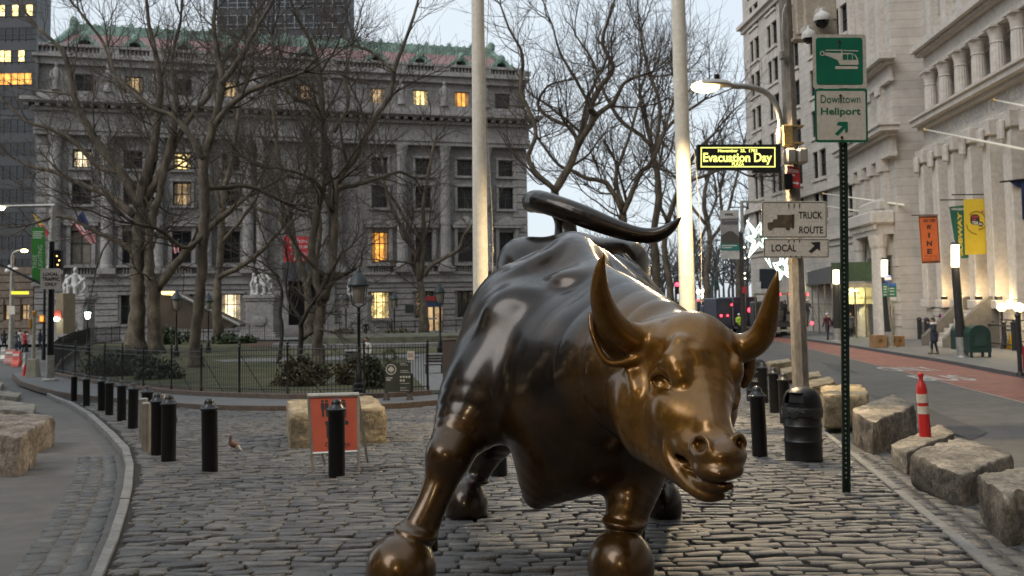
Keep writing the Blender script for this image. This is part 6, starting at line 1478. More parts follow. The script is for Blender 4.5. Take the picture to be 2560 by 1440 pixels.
# ---- park lanterns
M_LGL = mat('milky_lantern_glass', (.30, .27, .22), .3, var=.1)
def lantern(label, px, pyt, Y, group='park lanterns', lit=None, zg=None):
    b = P(px, 800, Y); b = onground(b.x, Y, .1); top = ztop(px, pyt, Y); H = top - b.z; k = H / 4.2
    r = thing('park_lantern', label, 'lantern', b, group)
    mb = MB(); mb.lathe(b, [(.2 * k, -.1), (.2 * k, .35 * k), (.14 * k, .4 * k), (.12 * k, .75 * k), (.06 * k, .85 * k), (.05 * k, 2.6 * k), (.075 * k, 2.65 * k), (.05 * k, 2.7 * k), (.06 * k, 2.85 * k)], 12); mb.build('post', M_BLK, r, smooth=40)
    mb = MB()
    for a in range(4):
        t = R(45 + 90 * a); d = Vector((math.cos(t), math.sin(t), 0)); p = [b + d * q + Vector((0, 0, z * k)) for q, z in ((.04 * k, 2.85), (.24 * k, 2.92), (.28 * k, 3.05), (.33 * k, 3.55))]; mb.tube(p, .018 * k, 5)
    mb.build('cage', M_BLK, r)
    mb = MB(); mb.lathe(b, [(.13 * k, 2.98 * k), (.15 * k, 3.0 * k), (.24 * k, 3.52 * k), (.1 * k, 3.54 * k)], 12); mb.build('glass', lit or M_LGL, r, smooth=40)
    mb = MB(); mb.lathe(b, [(.34 * k, 3.52 * k), (.36 * k, 3.58 * k), (.28 * k, 3.75 * k), (.16 * k, 3.93 * k), (.1 * k, 3.98 * k), (.09 * k, 4.05 * k), (.05 * k, 4.1 * k), (.045 * k, 4.15 * k), (.002, 4.2 * k)], 12); mb.build('hood', mat('dark_copper_hood', (.02, .028, .03), .5), r, smooth=40)
    return r
for px, py, Y, lab in ((897, 665, 34, 'large black park lantern nearest the railing gap, beside the holly bush'), (441, 722, 66, 'black park lantern with a red reflection, right of the twin trunked tree'), (521, 730, 72, 'black park lantern right of the brown trunk'), (865, 728, 84, 'faint park lantern before the right marble group'), (1100, 704, 66, 'black park lantern by the blue doorway'), (986, 728, 82, 'park lantern beside the lit ground floor window')):
    lantern(lab, px, py, Y)
lg = glow('lantern_white_glow', (.9, 1.0, .85), 9.0)
lantern('lit park lantern at the back left corner of the railing', 219, 760, 72, lit=lg)
# ---- park notice boards, wreath
Yp = G(1000, 1010).y - .35; p0 = G(1000, 1010)
pn = thing('park_notice_board', 'dark green park notice board with white leaf emblem by the railing', 'sign', onground(p0.x, Yp, .1)); M_PGR = mat('park_sign_green', (.028, .034, .026), .6, var=.2)
mb = MB(); prect(mb, 962, 907, 997, 980, Yp, .05); prect(mb, 998, 906, 1027, 980, Yp, .05); prect(mb, 1024, 934, 1032, 981, Yp + .06, .05); mb.build('panel', M_PGR, pn)
for x in (966, 1024): mb = MB(); a = onground(P(x, 1000, Yp).x, Yp + .03, .12); mb.tube([a, Vector((a.x, a.y, P(x, 978, Yp).z))], .035, 8); mb.lathe(a, [(.12, 0), (.1, .05), (.04, .2)], 8); mb.build('leg', M_IRON, pn)
mb = MB(); pring(mb, 977.5, 923.5, 11.2, 13.2, Yp - .01, .006, 24)
lf = [(0, -9), (2, -5), (4.5, -6.5), (4.3, -2.5), (8.5, -3), (6.5, 0), (8.5, 2), (4, 4), (4.5, 6), (.8, 4.8), (.6, 9), (-.6, 9), (-.8, 4.8), (-4.5, 6), (-4, 4), (-8.5, 2), (-6.5, 0), (-8.5, -3), (-4.3, -2.5), (-4.5, -6.5), (-2, -5)]
ppoly(mb, [(977.5 + a, 923.5 + b) for a, b in lf], Yp - .01, .006)
ptext(mb, 'BOWLING', 965, 943, 981, 947, Yp - .01, .02); ptext(mb, 'GREEN', 965, 948, 977, 952, Yp - .01, .02)
for i, (y, x1) in enumerate(((908, 1014), (912, 1020), (926, 1020), (930, 1024), (958, 1024), (969, 1016), (975, 1022))): prect(mb, 1000, y, x1, y + 1.0, Yp - .01, .006)
for x in (1000, 1007, 1014, 1021): prect(mb, x, 940, x + 4.5, 944.5, Yp - .01, .006)
for x in (1000, 1007): prect(mb, x, 949, x + 4.5, 953.5, Yp - .01, .006)
mb.build('white_print', mat('cream_print', (.5, .48, .42), .6), pn)
wr = thing('wreath', 'round evergreen wreath hung above the park notice board', 'wreath', P(974, 890, Yp + .3)); rg = random.Random(4); c = P(974, 890, Yp + .3); mb = MB()
for i in range(420):
    a = rg.uniform(0, 6.283); rr = .17 + rg.gauss(0, .035); p = c + Vector((rr * math.cos(a), rg.gauss(0, .03), rr * math.sin(a))); d = rvec(rg) * .045; e = rvec(rg) * .012; mb.add([p - d, p + e, p + d, p - e], [(0, 1, 2, 3)])
mb.build('leaves', mat('dry_wreath', (.06, .055, .025), .8, var=.4, vs=8), wr)
nt_ = thing('paper_notice', 'small white paper notice fixed to the railing above the notice board', 'notice', P(1027, 895, Yp + .5)); mb = MB(); prect(mb, 1018, 878, 1036, 899, Yp + .5, .01); mb.build('sheet', mat('paper', (.55, .48, .45), .8), nt_); mb = MB(); [prect(mb, 1020, y, 1033, y + .8, Yp + .494, .004) for y in (883, 886, 889, 892)]; mb.build('print', M_SIGNK, nt_)
# benches and blue recycling bins in the park
for x0, x1, Y, lab in ((1062, 1108, 46, 'dark park bench seen through the railing gap'),):
    a, b = P(x0, 910, Y), P(x1, 910, Y); g = onground((a.x + b.x) / 2, Y, .12); r = thing('park_bench', lab, 'bench', g)
    for i in range(4): mb = MB(); mb.box(g + Vector((0, -.2 + i * .13, .45)), (b.x - a.x, .1, .035)); mb.build('seat_slat', M_BARKD, r)
    for i in range(3): mb = MB(); mb.box(g + Vector((0, .3, .58 + i * .13)), (b.x - a.x, .035, .1)); mb.build('back_slat', M_BARKD, r)
    for s in (-1, 1): mb = MB(); mb.box(g + Vector((s * (b.x - a.x) * .42, .05, .22)), (.06, .5, .44)); mb.box(g + Vector((s * (b.x - a.x) * .42, .33, .6)), (.06, .05, .5)); mb.build('leg', M_IRON, r)
for px, lab, m in ((860, 'bright blue recycling bin beside its darker twin', mat('blue_plastic', (.02, .08, .30), .5)), (878, 'dark blue recycling bin right of the bright blue one', mat('navy_plastic', (.03, .06, .12), .5))):
    g = onground(*P(px, 830, 84)[:2], .12); r = thing('recycling_bin', lab, 'litter bin', g, 'recycling bins'); mb = MB(); mb.box(g + Vector((0, 0, .3)), (.62, .6, .62), taper=1.12); mb.build('bin', m, r); mb = MB(); mb.box(g + Vector((0, 0, .645)), (.72, .68, .07), bev=.03); mb.build('lid', m, r)
g = onground(*P(881, 870, 48)[:2], .12); r = thing('litter_bin', 'square grey bin with planter top behind the large lantern', 'litter bin', g); mb = MB(); mb.box(g + Vector((0, 0, .5)), (.62, .6, 1.0), bev=.03); mb.build('body', mat('grey_bin', (.09, .10, .10), .6), r); mb = MB(); mb.box(g + Vector((0, 0, 1.06)), (.72, .7, .1), bev=.03); mb.build('top', mat('pale_bin_top', (.25, .26, .26), .6), r)
g = G(1122, 985, .13); tp = thing('brown_pillar', 'flat brown board pillar half hidden by the bull at the park gap', 'pillar', g); mb = MB(); mb.box(g + Vector((0, .6, .85)), (.45, .2, 1.75), bev=.02); mb.build('board', mat('brown_board', (.075, .055, .045), .7), tp); mb = MB(); mb.box(g + Vector((0, .6, 1.74)), (.5, .25, .05), bev=.01); mb.build('cap', M_BROWN, tp)
# ================================================================== marble groups before the museum
def seated_group(label, px, pyt, pyb, pyp, Y, seed, wide):
    s = Y / FPX; b = P(px, pyb, Y); g = onground(b.x, Y); r = thing('marble_statue_group', label, 'statue', g, 'seated marble groups'); zt = P(px, pyp, Y).z; zh = P(px, pyt, Y).z; w_ = wide * s
    pm = MB()
    for z0, z1, f in ((-.3, .5, 1.12), (.5, .7, 1.05), (.7, zt - g.z - .6, .96), (zt - g.z - .6, zt - g.z - .35, 1.06), (zt - g.z - .35, zt - g.z, 1.14)): pm.box(g + Vector((0, 0, (z0 + z1) / 2)), (w_ * f, w_ * .9 * f, z1 - z0), bev=.06)
    pm.lathe((g.x, g.y - w_ * .44, g.z + 1.9), [(.5, -.5), (.75, -.2), (.75, .2), (.5, .5)], 14, 1, .25); pm.build('pedestal', M_STONE2, r)
    rg = random.Random(seed); H = (zh - zt); S = Sculpt(); k = H / 3.0; o = lambda x, y, z: (g.x + x * k, g.y + y * k, zt + z * k); c = lambda L: [o(*p[:3]) + (p[3] * k,) for p in L]
    S.E(o(0, .1, .75), (.62 * k, .55 * k, .8 * k), .2); S.C(c([(0, .1, 1.2, .42), (0, .05, 1.9, .36), (0, 0, 2.15, .3)]), .15); S.C(c([(0, 0, 2.3, .13), (0, -.02, 2.55, .13)]), .06); S.E(o(0, -.04, 2.68), (.2 * k, .22 * k, .26 * k), .05); S.E(o(0, 0, 2.88), (.16 * k, .16 * k, .12 * k), .05)
    for sg in (-1, 1):
        S.C(c([(sg * .42, 0, 2.05, .17), (sg * .72, -.15, 1.65, .15), (sg * .6, -.5, 1.3, .12)]), .08); S.C(c([(sg * .25, -.1, .95, .27), (sg * .34, -.75, 1.0, .22), (sg * .36, -.8, .45, .17), (sg * .36, -.95, .1, .14)]), .08)
        x = sg * rg.uniform(.85, 1.0); hh = rg.uniform(1.3, 1.9); S.C(c([(x, .1, 0, .36), (x * .98, .05, hh * .55, .3), (x * .95, 0, hh, .22)]), .12); S.E(o(x * .95, -.08, hh + .28), (.17 * k, .19 * k, .22 * k), .05); S.C(c([(x, -.1, hh * .95, .12), (x * 1.2, -.4, hh * .6, .1), (x * .95, -.6, hh * .35, .09)]), .06)
        S.C(c([(sg * .55, -.1, .1, .2), (sg * .75, -.35, .5, .12), (sg * 1.05, -.45, .2, .12)]), .08)
    for i in range(9): a = rg.uniform(-1, 1); S.C(c([(a, -.45, rg.uniform(.1, .3), .1), (a * .8, -.5, rg.uniform(.5, 1.2), .07)]), .04)
    S.E(o(0, 0, .1), (1.25 * k, .95 * k, .18 * k), .1); m = S.mesh('figures', .055, [M_MARBLE], r); m.data.transform(Matrix.Translation(-g)); return r
seated_group('marble seated group with broad side figures on its pedestal, far left', 187, 668, 800, 742, 96, 1, 76)
seated_group('marble seated group on its pedestal, left of the dark entrance arch', 657, 667, 832, 738, 102, 2, 72)
seated_group('marble seated group partly hidden by the large lantern, right of the arch', 893, 676, 826, 738, 105, 3, 66)
# ================================================================== people
SK = mat('skin', (.36, .22, .16), .6, var=.08)
CL = {n: mat('cloth_' + n, c, .85, var=.15, vs=8, bump=.2, bs=40) for n, c in dict(navy=(.028, .032, .05), black=(.012, .012, .014), white=(.55, .52, .47), red=(.36, .02, .03), grey=(.10, .10, .11), maroon=(.09, .02, .03), lime=(.42, .62, .05), boots=(.17, .12, .07), denim=(.05, .06, .09), hair=(.03, .02, .015), helmet=(.7, .7, .68), tan=(.25, .18, .12)).items()}
def person(label, at, face, top, legs, hair='hair', h=1.7, coat=.5, stride=.25, arms='down', shoes='black', hood=None, bag=None, res=.021, bend=0.0, group=None):
    """one continuous figure, 1.70 m tall before scaling; face = heading in degrees, 0 looks at +Y"""
    k = h / 1.7; S = Sculpt(); ms = [SK, CL[top], CL[legs], CL[hair], CL[shoes], CL[hood or top]]; c = lambda L: [tuple(v * k for v in p) for p in L]
    S.C(c([(0, 0, .92, .135), (0, .005, 1.12, .125), (0, .02, 1.32, .15)]), .06, 1).E((0, .01 * k, 1.34 * k), (.2 * k, .115 * k, .10 * k), .06, 1).C(c([(0, .02, 1.42, .055), (0, .035, 1.49, .05)]), .02, 0)
    S.E((0, .05 * k, 1.585 * k), (.076 * k, .095 * k, .115 * k), .02, 0).E((0, .148 * k, 1.575 * k), (.012 * k, .02 * k, .02 * k), .012, 0).C(c([(-.08, .045, 1.585, .02), (-.082, .05, 1.57, .016)]), .01, 0).C(c([(.08, .045, 1.585, .02), (.082, .05, 1.57, .016)]), .01, 0)
    S.E((0, .028 * k, 1.635 * k), (.09 * k, .10 * k, .085 * k), .012, 3)
    if hair == 'hair': S.E((0, -.02 * k, 1.56 * k), (.085 * k, .07 * k, .12 * k), .02, 3)
    if coat > .3: S.C(c([(0, 0, .95, .17), (0, 0, .95 - coat * .45, .175)]), .05, 1)
    for sg in (-1, 1):
        y = sg * stride * .5; S.C(c([(sg * .085, 0, .9, .095), (sg * .09, y * .55 + .03, .48, .062), (sg * .09, y, .10, .045)]), .03, 2); S.C(c([(sg * .09, y, .22, .052), (sg * .09, y - .01, .06, .05)]), .01, 4).C(c([(sg * .09, y - .02, .045, .045), (sg * .095, y + .14, .035, .035)]), .02, 4)
        if arms == 'down' or (arms == 'phone' and sg > 0): A = [(sg * .2, .01, 1.36, .062), (sg * .255, -.02 - y * .3, 1.1, .052), (sg * .25, .05 - y * .7, .86, .04)]
        elif arms == 'phone': A = [(sg * .2, .01, 1.36, .062), (sg * .24, .1, 1.12, .052), (sg * .12, .24, 1.42, .042)]
        else: A = [(sg * .2, .01, 1.36, .062), (sg * .25, .08, 1.1, .052), (sg * .13, .34, 1.12, .042)]
        S.C(c(A), .03, 1); e = Vector(A[-1][:3]); d = (e - Vector(A[-2][:3])).normalized(); p = e + d * .06
        S.E(tuple(p * k), (.022 * k, .035 * k, .045 * k), .015, 0)
        for f in range(4): q = p + d * .03 + Vector((0, (f - 1.5) * .018, 0)); e2 = q + d * (.05 + .012 * (f in (1, 2))) + Vector((0, .015, 0)); S.C(c([tuple(q) + (.009,), tuple(e2) + (.007,)]), .004, 0)
        q = p + Vector((-sg * .02, .02, 0)); S.C(c([tuple(q) + (.011,), tuple(q + d * .035 + Vector((-sg * .01, .025, 0))) + (.009,)]), .006, 0)
    if hood: S.C(c([(-.1, .03, 1.43, .06), (0, .10, 1.42, .065), (.1, .03, 1.43, .06), (0, -.08, 1.44, .07), (-.1, .03, 1.43, .06)]), .03, 5)
    if bag: S.E((0, -.19 * k, 1.18 * k), (.15 * k, .09 * k, .22 * k), .03, 5)
    r = thing('person', label, 'person', at, group); o = S.mesh('body', res, ms, r); r.rotation_euler.z = R(face); 
    if bend: r.rotation_euler.x = R(bend)
    return r
w_ = G(2337, 885, .0); person('person in a navy coat and pale scarf holding up a phone on the right pavement', w_, 80, 'navy', 'black', h=1.72, coat=.62, arms='phone', shoes='boots', hood='white', stride=.22, res=.018)
person('person in a white jacket walking behind the railing near the large lantern', onground(*P(917, 880, 47)[:2], .13), 150, 'white', 'black', h=1.72, coat=.3, bag=True, res=.018)
person('person in a red coat walking before the marble group steps', onground(*P(695, 838, 108)[:2], .1), 60, 'red', 'black', h=1.75, coat=.5)
person('person in a dark coat at the back of the park by the blue bins', onground(*P(914, 828, 92)[:2], .1), 190, 'black', 'black', h=1.75)
person('person in black sitting height by the right back railing', onground(*P(978, 822, 100)[:2], .1), 120, 'navy', 'black', h=1.75, arms='front')
person('person in a hi-vis lime jacket and white helmet beside the lorry', onground(*P(1848, 835, 76)[:2]), 200, 'lime', 'black', 'helmet', h=1.78, coat=.2, arms='front')
person('person in a maroon jacket and white helmet on the far right pavement', onground(*P(2070, 850, 68)[:2]), 20, 'maroon', 'denim', 'helmet', h=1.8, coat=.2)
person('person in dark clothes just left of the green sign post under the scaffold', onground(*P(2092, 851, 69)[:2]), 200, 'black', 'black', h=1.75)
person('person in a dark green coat right of the sign post under the scaffold', onground(*P(2128, 848, 72)[:2]), 170, 'grey', 'black', h=1.75)
for px, top, lg_, lab in ((10, 'black', 'black', 'dark figure at the left photo edge by the barriers'), (40, 'grey', 'denim', 'person in a grey jacket by the left barriers'), (50, 'white', 'denim', 'person in a white top by the left barriers'), (66, 'white', 'black', 'person in a white coat nearest the yellow button pole'), (62, 'red', 'black', 'person in a red jacket behind the white coats'), (100, 'navy', 'black', 'person in navy behind the dark traffic pole')):
    person(lab, onground(*P(px, 860, 78 + (px * 7 % 9))[:2]), px * 37 % 360, top, lg_, h=1.72, coat=.4, res=.03, group='passers-by at the left corner')
# ================================================================== left street corner
Yk_ = G(125, 950, .13).y
b = G(125, 952, .13); tpole = thing('traffic_pole', 'black traffic pole with a silver sleeve base at the left corner', 'pole', b)
zt = lambda y, px=130, Y=None: P(px, y, Y or b.y).z
mb = MB(); mb.lathe(b, [(.36, -.02), (.36, .06), (.3, .12), (.2, .14)], 16); mb.build('base', M_STEEL, tpole, smooth=40)
mb = MB(); mb.lathe((b.x, b.y, 0), [(.19, b.z + .12), (.18, zt(888))], 16); mb.build('sleeve', M_STEEL, tpole, smooth=40)
mb = MB(); mb.lathe((b.x, b.y, 0), [(.15, zt(888)), (.12, zt(604))], 14); mb.build('pole', M_BLK, tpole, smooth=40)
mb = MB(); mb.lathe((b.x + .05, b.y, 0), [(.11, zt(604)), (.10, zt(515))], 14); mb.tube([P(138, 514, b.y), P(60, 515, b.y), P(-30, 516, b.y)], [.09, .07, .05], 8); mb.build('mast_arm', M_STEEL, tpole, smooth=40)
mb = MB(); mb.tube([P(134, 720, b.y), P(100, 708, b.y), P(0, 660, b.y), P(-40, 645, b.y)], [.07, .06, .05, .05], 8); mb.build('signal_arm', M_BLK, tpole)
mb = MB(); mb.box(P(146, 650, b.y - .1), (.34, .3, .95), bev=.04); hd2 = mb.build('signal_head', M_BLK, tpole)
mb = MB()
for dx, y in ((-4, 640), (2, 651), (-2, 662)): mb.ell(P(146 + dx, y, b.y - .27), .035, 8, 6)
mb.build('signal_lamp', glow('amber_dots', (1, .6, .15), 3), hd2)
for x, y in ((0, 521),): mb = MB(); mb.ell(P(x, y, b.y - .05), (.22, .15, .09), 10, 6); mb.build('lit_lens', glow('lamp_pale', (1, .9, .6), 14), tpole)
sg = thing('traffic_notice', 'white square sign reading local traffic only on the black pole', 'sign', P(127, 722, b.y - .3)); Yq = b.y - .3; mb = MB(); prect(mb, 101, 671, 152, 723, Yq, .02, 4); mb.build('panel', mat('sign_grey_white', (.40, .36, .32), .6), sg)
mb = MB(); ptext(mb, 'LOCAL', 107.5, 681, 146, 689.5, Yq - .01, .03); ptext(mb, 'TRAFFIC', 105, 693, 149.5, 702, Yq - .01, .03); ptext(mb, 'ONLY', 112, 706, 142, 714.5, Yq - .01, .03); mb.build('lettering', M_SIGNK, sg)
b2 = G(109, 900, .05); mb = MB(); p2 = thing('sign_post', 'thin black post with an orange crossing signal left of the traffic pole', 'sign post', b2); mb.lathe((b2.x, b2.y, 0), [(.14, b2.z), (.11, P(109, 855, b2.y).z), (.08, P(113, 722, b2.y).z)], 10); mb.build('post', M_BLK, p2)
mb = MB(); mb.box(P(105, 797, b2.y - .1), (.38, .3, .55), bev=.08); x_ = mb.build('crossing_signal', mat('yellow_housing', (.42, .20, .03), .5), p2); mb = MB(); mb.box(P(104, 797, b2.y - .27), (.2, .03, .34)); mb.build('signal_face', glow('orange_hand', (1, .25, .04), 1.6), x_)
bn_ = thing('street_banner', 'green banner with tall white lettering beside the traffic pole', 'banner', P(97, 700, b.y)); Yb2 = b.y + .1; mb = MB(); ppoly(mb, [(79, 569), (112, 567), (115, 703), (80, 705)], Yb2, .015); mb.build('cloth', mat('banner_green', (.035, .22, .03), .7, var=.1), bn_)
mb = MB(); O = P(92, 672, Yb2 - .01); text(mb, 'TREE', O, P(92, 637, Yb2 - .01) - O, P(82, 672, Yb2 - .01) - O, w=(P(92, 637, Yb2) - P(92, 672, Yb2)).length, h=(P(82, 672, Yb2) - P(92, 672, Yb2)).length); O = P(106, 672, Yb2 - .01); text(mb, 'LIGHTING', O, P(106, 613, Yb2 - .01) - O, P(95, 672, Yb2 - .01) - O, w=(P(106, 613, Yb2) - P(106, 672, Yb2)).length, h=(P(95, 672, Yb2) - P(106, 672, Yb2)).length)
for i, y in enumerate((578, 583, 588, 593)): prect(mb, 82, y, 108 - 4 * (i % 2), y + 3, Yb2 - .01, .006)
mb.build('lettering', mat('pale_green_print', (.5, .6, .46), .7), bn_)
b3 = G(83, 942, .13); yp = thing('button_pole', 'cream crossing button pole with a yellow cap on a square base', 'pole', b3); mb = MB(); mb.box(b3 + Vector((0, 0, .42)), (.55, .55, .9), taper=.72, bev=.03); mb.build('base', mat('cream_paint', (.36, .33, .25), .6, dirt=.2), yp); mb = MB(); mb.lathe((b3.x, b3.y, 0), [(.09, b3.z + .8), (.085, P(83, 790, b3.y).z)], 12); mb.build('pole', mat('cream_paint', (0, 0, 0)), yp, smooth=40); mb = MB(); mb.lathe((b3.x, b3.y, 0), [(.11, P(83, 790, b3.y).z), (.11, P(83, 780, b3.y).z), (.03, P(83, 776, b3.y).z)], 12); mb.box(P(77, 809, b3.y), (.14, .2, .5), bev=.03); mb.build('button_box', mat('yellow_housing', (0, 0, 0)), yp)
b4 = G(62, 948, -.05); cn = thing('traffic_cone', 'orange traffic cone with one white collar at the left kerb corner', 'cone', b4); mb = MB(); mb.box(b4 + Vector((0, 0, .02)), (.42, .42, .05)); mb.lathe(b4, [(.17, .04), (.03, .74), (.028, .76)], 16); mb.build('cone', mat('cone_orange', (.65, .035, .02), .5), cn, smooth=40); mb = MB(); mb.lathe(b4, [(.098, .38), (.065, .54)], 16); mb.build('collar', M_WHITEP, cn, smooth=40)
# far-left street: camera pole, barriers
b5 = onground(*P(28, 850, 78)[:2]); cp = thing('street_lamp', 'grey street lamp with curved lit arm and cameras at the far left', 'street lamp', b5); Y5 = 78; mb = MB(); mb.lathe((b5.x, b5.y, 0), [(.22, b5.z), (.13, P(30, 640, Y5).z)], 10); mb.build('pole', M_STEEL, cp, smooth=40)
mb = MB(); mb.tube([Vector(v) for v in bez([tuple(P(x, y, Y5)) for x, y in ((30, 645), (33, 634), (42, 628), (56, 626))], 4)], .08, 6); mb.build('arm', M_STEEL, cp); mb = MB(); mb.ell(P(61, 627, Y5), (.28, .2, .14), 10, 6); mb.build('lit_lens', glow('lamp_amber', (1, .62, .2), 14), cp)
for x, y in ((26, 668), (38, 674), (20, 677)): mb = MB(); mb.ell(P(x, y, Y5), (.28, .2, .2), 8, 6); mb.build('camera', mat('camera_white', (0, 0, 0)), cp)
mb = MB(); prect(mb, 28, 728, 71, 736, Y5 - .2, .1); mb.build('lit_name_sign', glow('dim_yellow_sign', (.75, .7, .05), .7), cp); mb = MB(); prect(mb, 19, 765, 37, 786, Y5 - .2, .04); mb.build('white_notice', M_SIGNW, cp)
for i, (x0, x1, y0, y1, Y, m, lab) in enumerate(((16, 40, 842, 872, 70, M_STEEL, 'grey barrier farthest left on the left street'), (40, 52, 842, 878, 66, mat('pink_barrier', (.40, .20, .18), .7), 'pinkish barrier between grey ones'), (52, 72, 850, 880, 63, mat('orange_barrier', (.60, .12, .09), .7), 'orange barrier on the left street'), (66, 100, 852, 890, 60, mat('pale_barrier', (.36, .35, .34), .7), 'pale grey barrier nearest the corner'))):
    p, q = P(x0, y1, Y), P(x1, y1, Y + 2); g = onground((p.x + q.x) / 2, Y, -.1); hh = .95; r = thing('street_barrier', lab, 'barrier', g, 'barriers on the left street'); mb = MB(); mb.prism([(-.3, 0), (.3, 0), (.3, .15), (.14, .4), (.1, hh), (-.1, hh), (-.14, .4), (-.3, .15)], g - Vector(((q.x - p.x) / 2, 0, 0)), (0, 1, 0), (0, 0, 1), Vector((q.x - p.x, 0, 0))); mb.build('barrier', m, r); mb = MB(); mb.box(g + Vector((0, -.13, .72)), ((q.x - p.x) * .8, .04, .14)); mb.build('stripe', M_WHITEP, r)
# flags
def flag(label, pole, pts, parts, group=None):
    r = thing('flag', label, 'flag', Vector(pole[0]), group); mb = MB(); mb.tube(pole, .06, 6); mb.build('staff', M_BLK, r)
    for nm, m, polys in parts:
        mb = MB(); [mb.add(p, [tuple(range(len(p)))]) for p in polys]; mb.build(nm, m, r)
    return r
def stripe_flag(label, c, Y, scale, rows=9):
    """hanging striped flag; corners c = top-left, top-right, bottom-right, bottom-left in photo pixels"""
    def q(u, v): 
        a = [lerp(c[0][i], c[1][i], u) for i in (0, 1)]; b = [lerp(c[3][i], c[2][i], u) for i in (0, 1)]; return P(lerp(a[0], b[0], v), lerp(a[1], b[1], v), Y + .25 * math.sin(u * 9 + v * 2) * scale)
    red, wht, blu = [], [], []; n = 10
    for i in range(rows):
        for j in range(n):
            v0, v1 = j / n, (j + 1) / n; u0, u1 = i / rows, (i + 1) / rows
            t = (blu if (u0 > .42 and v0 < .42) else red if i % 2 == 0 else wht); t.append([q(u0, v0), q(u1, v0), q(u1, v1), q(u0, v1)])
    return flag(label, [q(0, 0) + Vector((0, .1, -.3)), q(1, 0) + Vector((.1, .2, .3))], None, [('red_stripe', mat('flag_red', (.42, .04, .06), .8), red), ('white_stripe', mat('flag_white', (.55, .5, .5), .8), wht), ('blue_canton', mat('flag_blue', (.03, .04, .12), .8), blu)])
stripe_flag('large striped flag hanging before the museum, left of the twin trunked tree', [(178, 558), (208, 526), (242, 606), (228, 612)], 88, 1.0)
stripe_flag('small striped flag seen between the tree trunks', [(431, 615), (444, 604), (449, 630), (436, 634)], 100, .4, 7)
a = [P(x, y, 84) for x, y in ((81, 534), (90, 540), (122, 580), (119, 594), (104, 572))]; mid = [P(x, y, 83.95) for x, y in ((102, 560), (112, 566), (122, 580), (119, 594), (104, 572))]
flag('yellow and red flag behind the green banner', [P(78, 528, 84.2), P(96, 545, 84.2)], None, [('yellow_cloth', mat('flag_yellow', (.55, .32, .02), .8), [a]), ('red_cloth', mat('flag_crimson', (.40, .02, .06), .8), [mid])])
# museum banner and its dark lower part
Yb3 = CH.at(CH.U(745)[0], 0, 1.6).y; mbn = thing('museum_banner', 'large red museum banner with white lettering over the entrance', 'banner', P(745, 690, Yb3)); mb = MB(); ppoly(mb, [(709, 590), (789, 592), (789, 655), (709, 654)], Yb3, .03); mb.build('red_cloth', mat('banner_red', (.42, .025, .035), .8, var=.1), mbn); mb = MB(); ppoly(mb, [(706, 656), (790, 657), (790, 700), (706, 704)], Yb3, .03); mb.build('dark_cloth', mat('banner_slate', (.05, .06, .075), .8, var=.2, vs=.6), mbn)
mb = MB()
for s, x0, y0, x1, y1 in (('Smithsonian', 724, 594, 746, 598), ('NATIONAL', 725, 599.5, 780, 607), ('MUSEUM', 725, 613.5, 770, 621), ('of the', 733, 622.5, 747, 627), ('AMERICAN', 725, 630.5, 786, 638.5), ('INDIAN', 732, 643.5, 766, 651.5)): ptext(mb, s, x0, y0, x1, y1, Yb3 - .02, .02)
mb.build('lettering', mat('banner_pink_white', (.55, .40, .40), .8), mbn)
# glass canopy pavilion glowing behind the trees
gp = thing('glass_canopy', 'sloping glass subway canopy with warm light behind the trunks', 'canopy', onground(*P(470, 830, 92)[:2])); mb = MB(); v = [P(x, y, 92) for x, y in ((400, 735), (440, 735), (598, 812), (560, 822), (400, 822))]; mb.add(v + [p + Vector((0, 3, 0)) for p in v], [(0, 1, 2, 3, 4), (9, 8, 7, 6, 5), (1, 6, 7, 2)]); mb.build('glass_wall', mat('amber_glass_wall', (.07, .052, .036), .3, var=.4, vs=.4), gp); mb = MB(); mb.tube([P(400, 731, 91.8), P(440, 733, 91.8), P(600, 813, 91.8)], .16, 6); mb.build('roof_edge', M_STEEL, gp); mb = MB(); ppoly(mb, [(404, 728), (438, 728), (436, 740), (404, 736)], 91.6, .1); mb.build('lit_strip', LIT[0], gp)
# sentry hut with lit lamp at the left back corner
kb2 = thing('ticket_hut', 'small cream hut with a red notice and lit white lamp, left of the marble group', 'hut', onground(*P(152, 830, 80)[:2])); mb = MB(); prect(mb, 140, 733, 158, 835, 80, 2.2); mb.build('wall', mat('tan_board', (.30, .24, .16), .7), kb2); mb = MB(); prect(mb, 133, 776, 153, 797, 79.6, .1); mb.build('red_notice', mat('sign_orange', (.48, .08, .05), .7), kb2); mb = MB(); mb.ell(P(140, 798, 79.4), (.3, .2, .16), 10, 6); mb.build('lamp', lg, kb2)
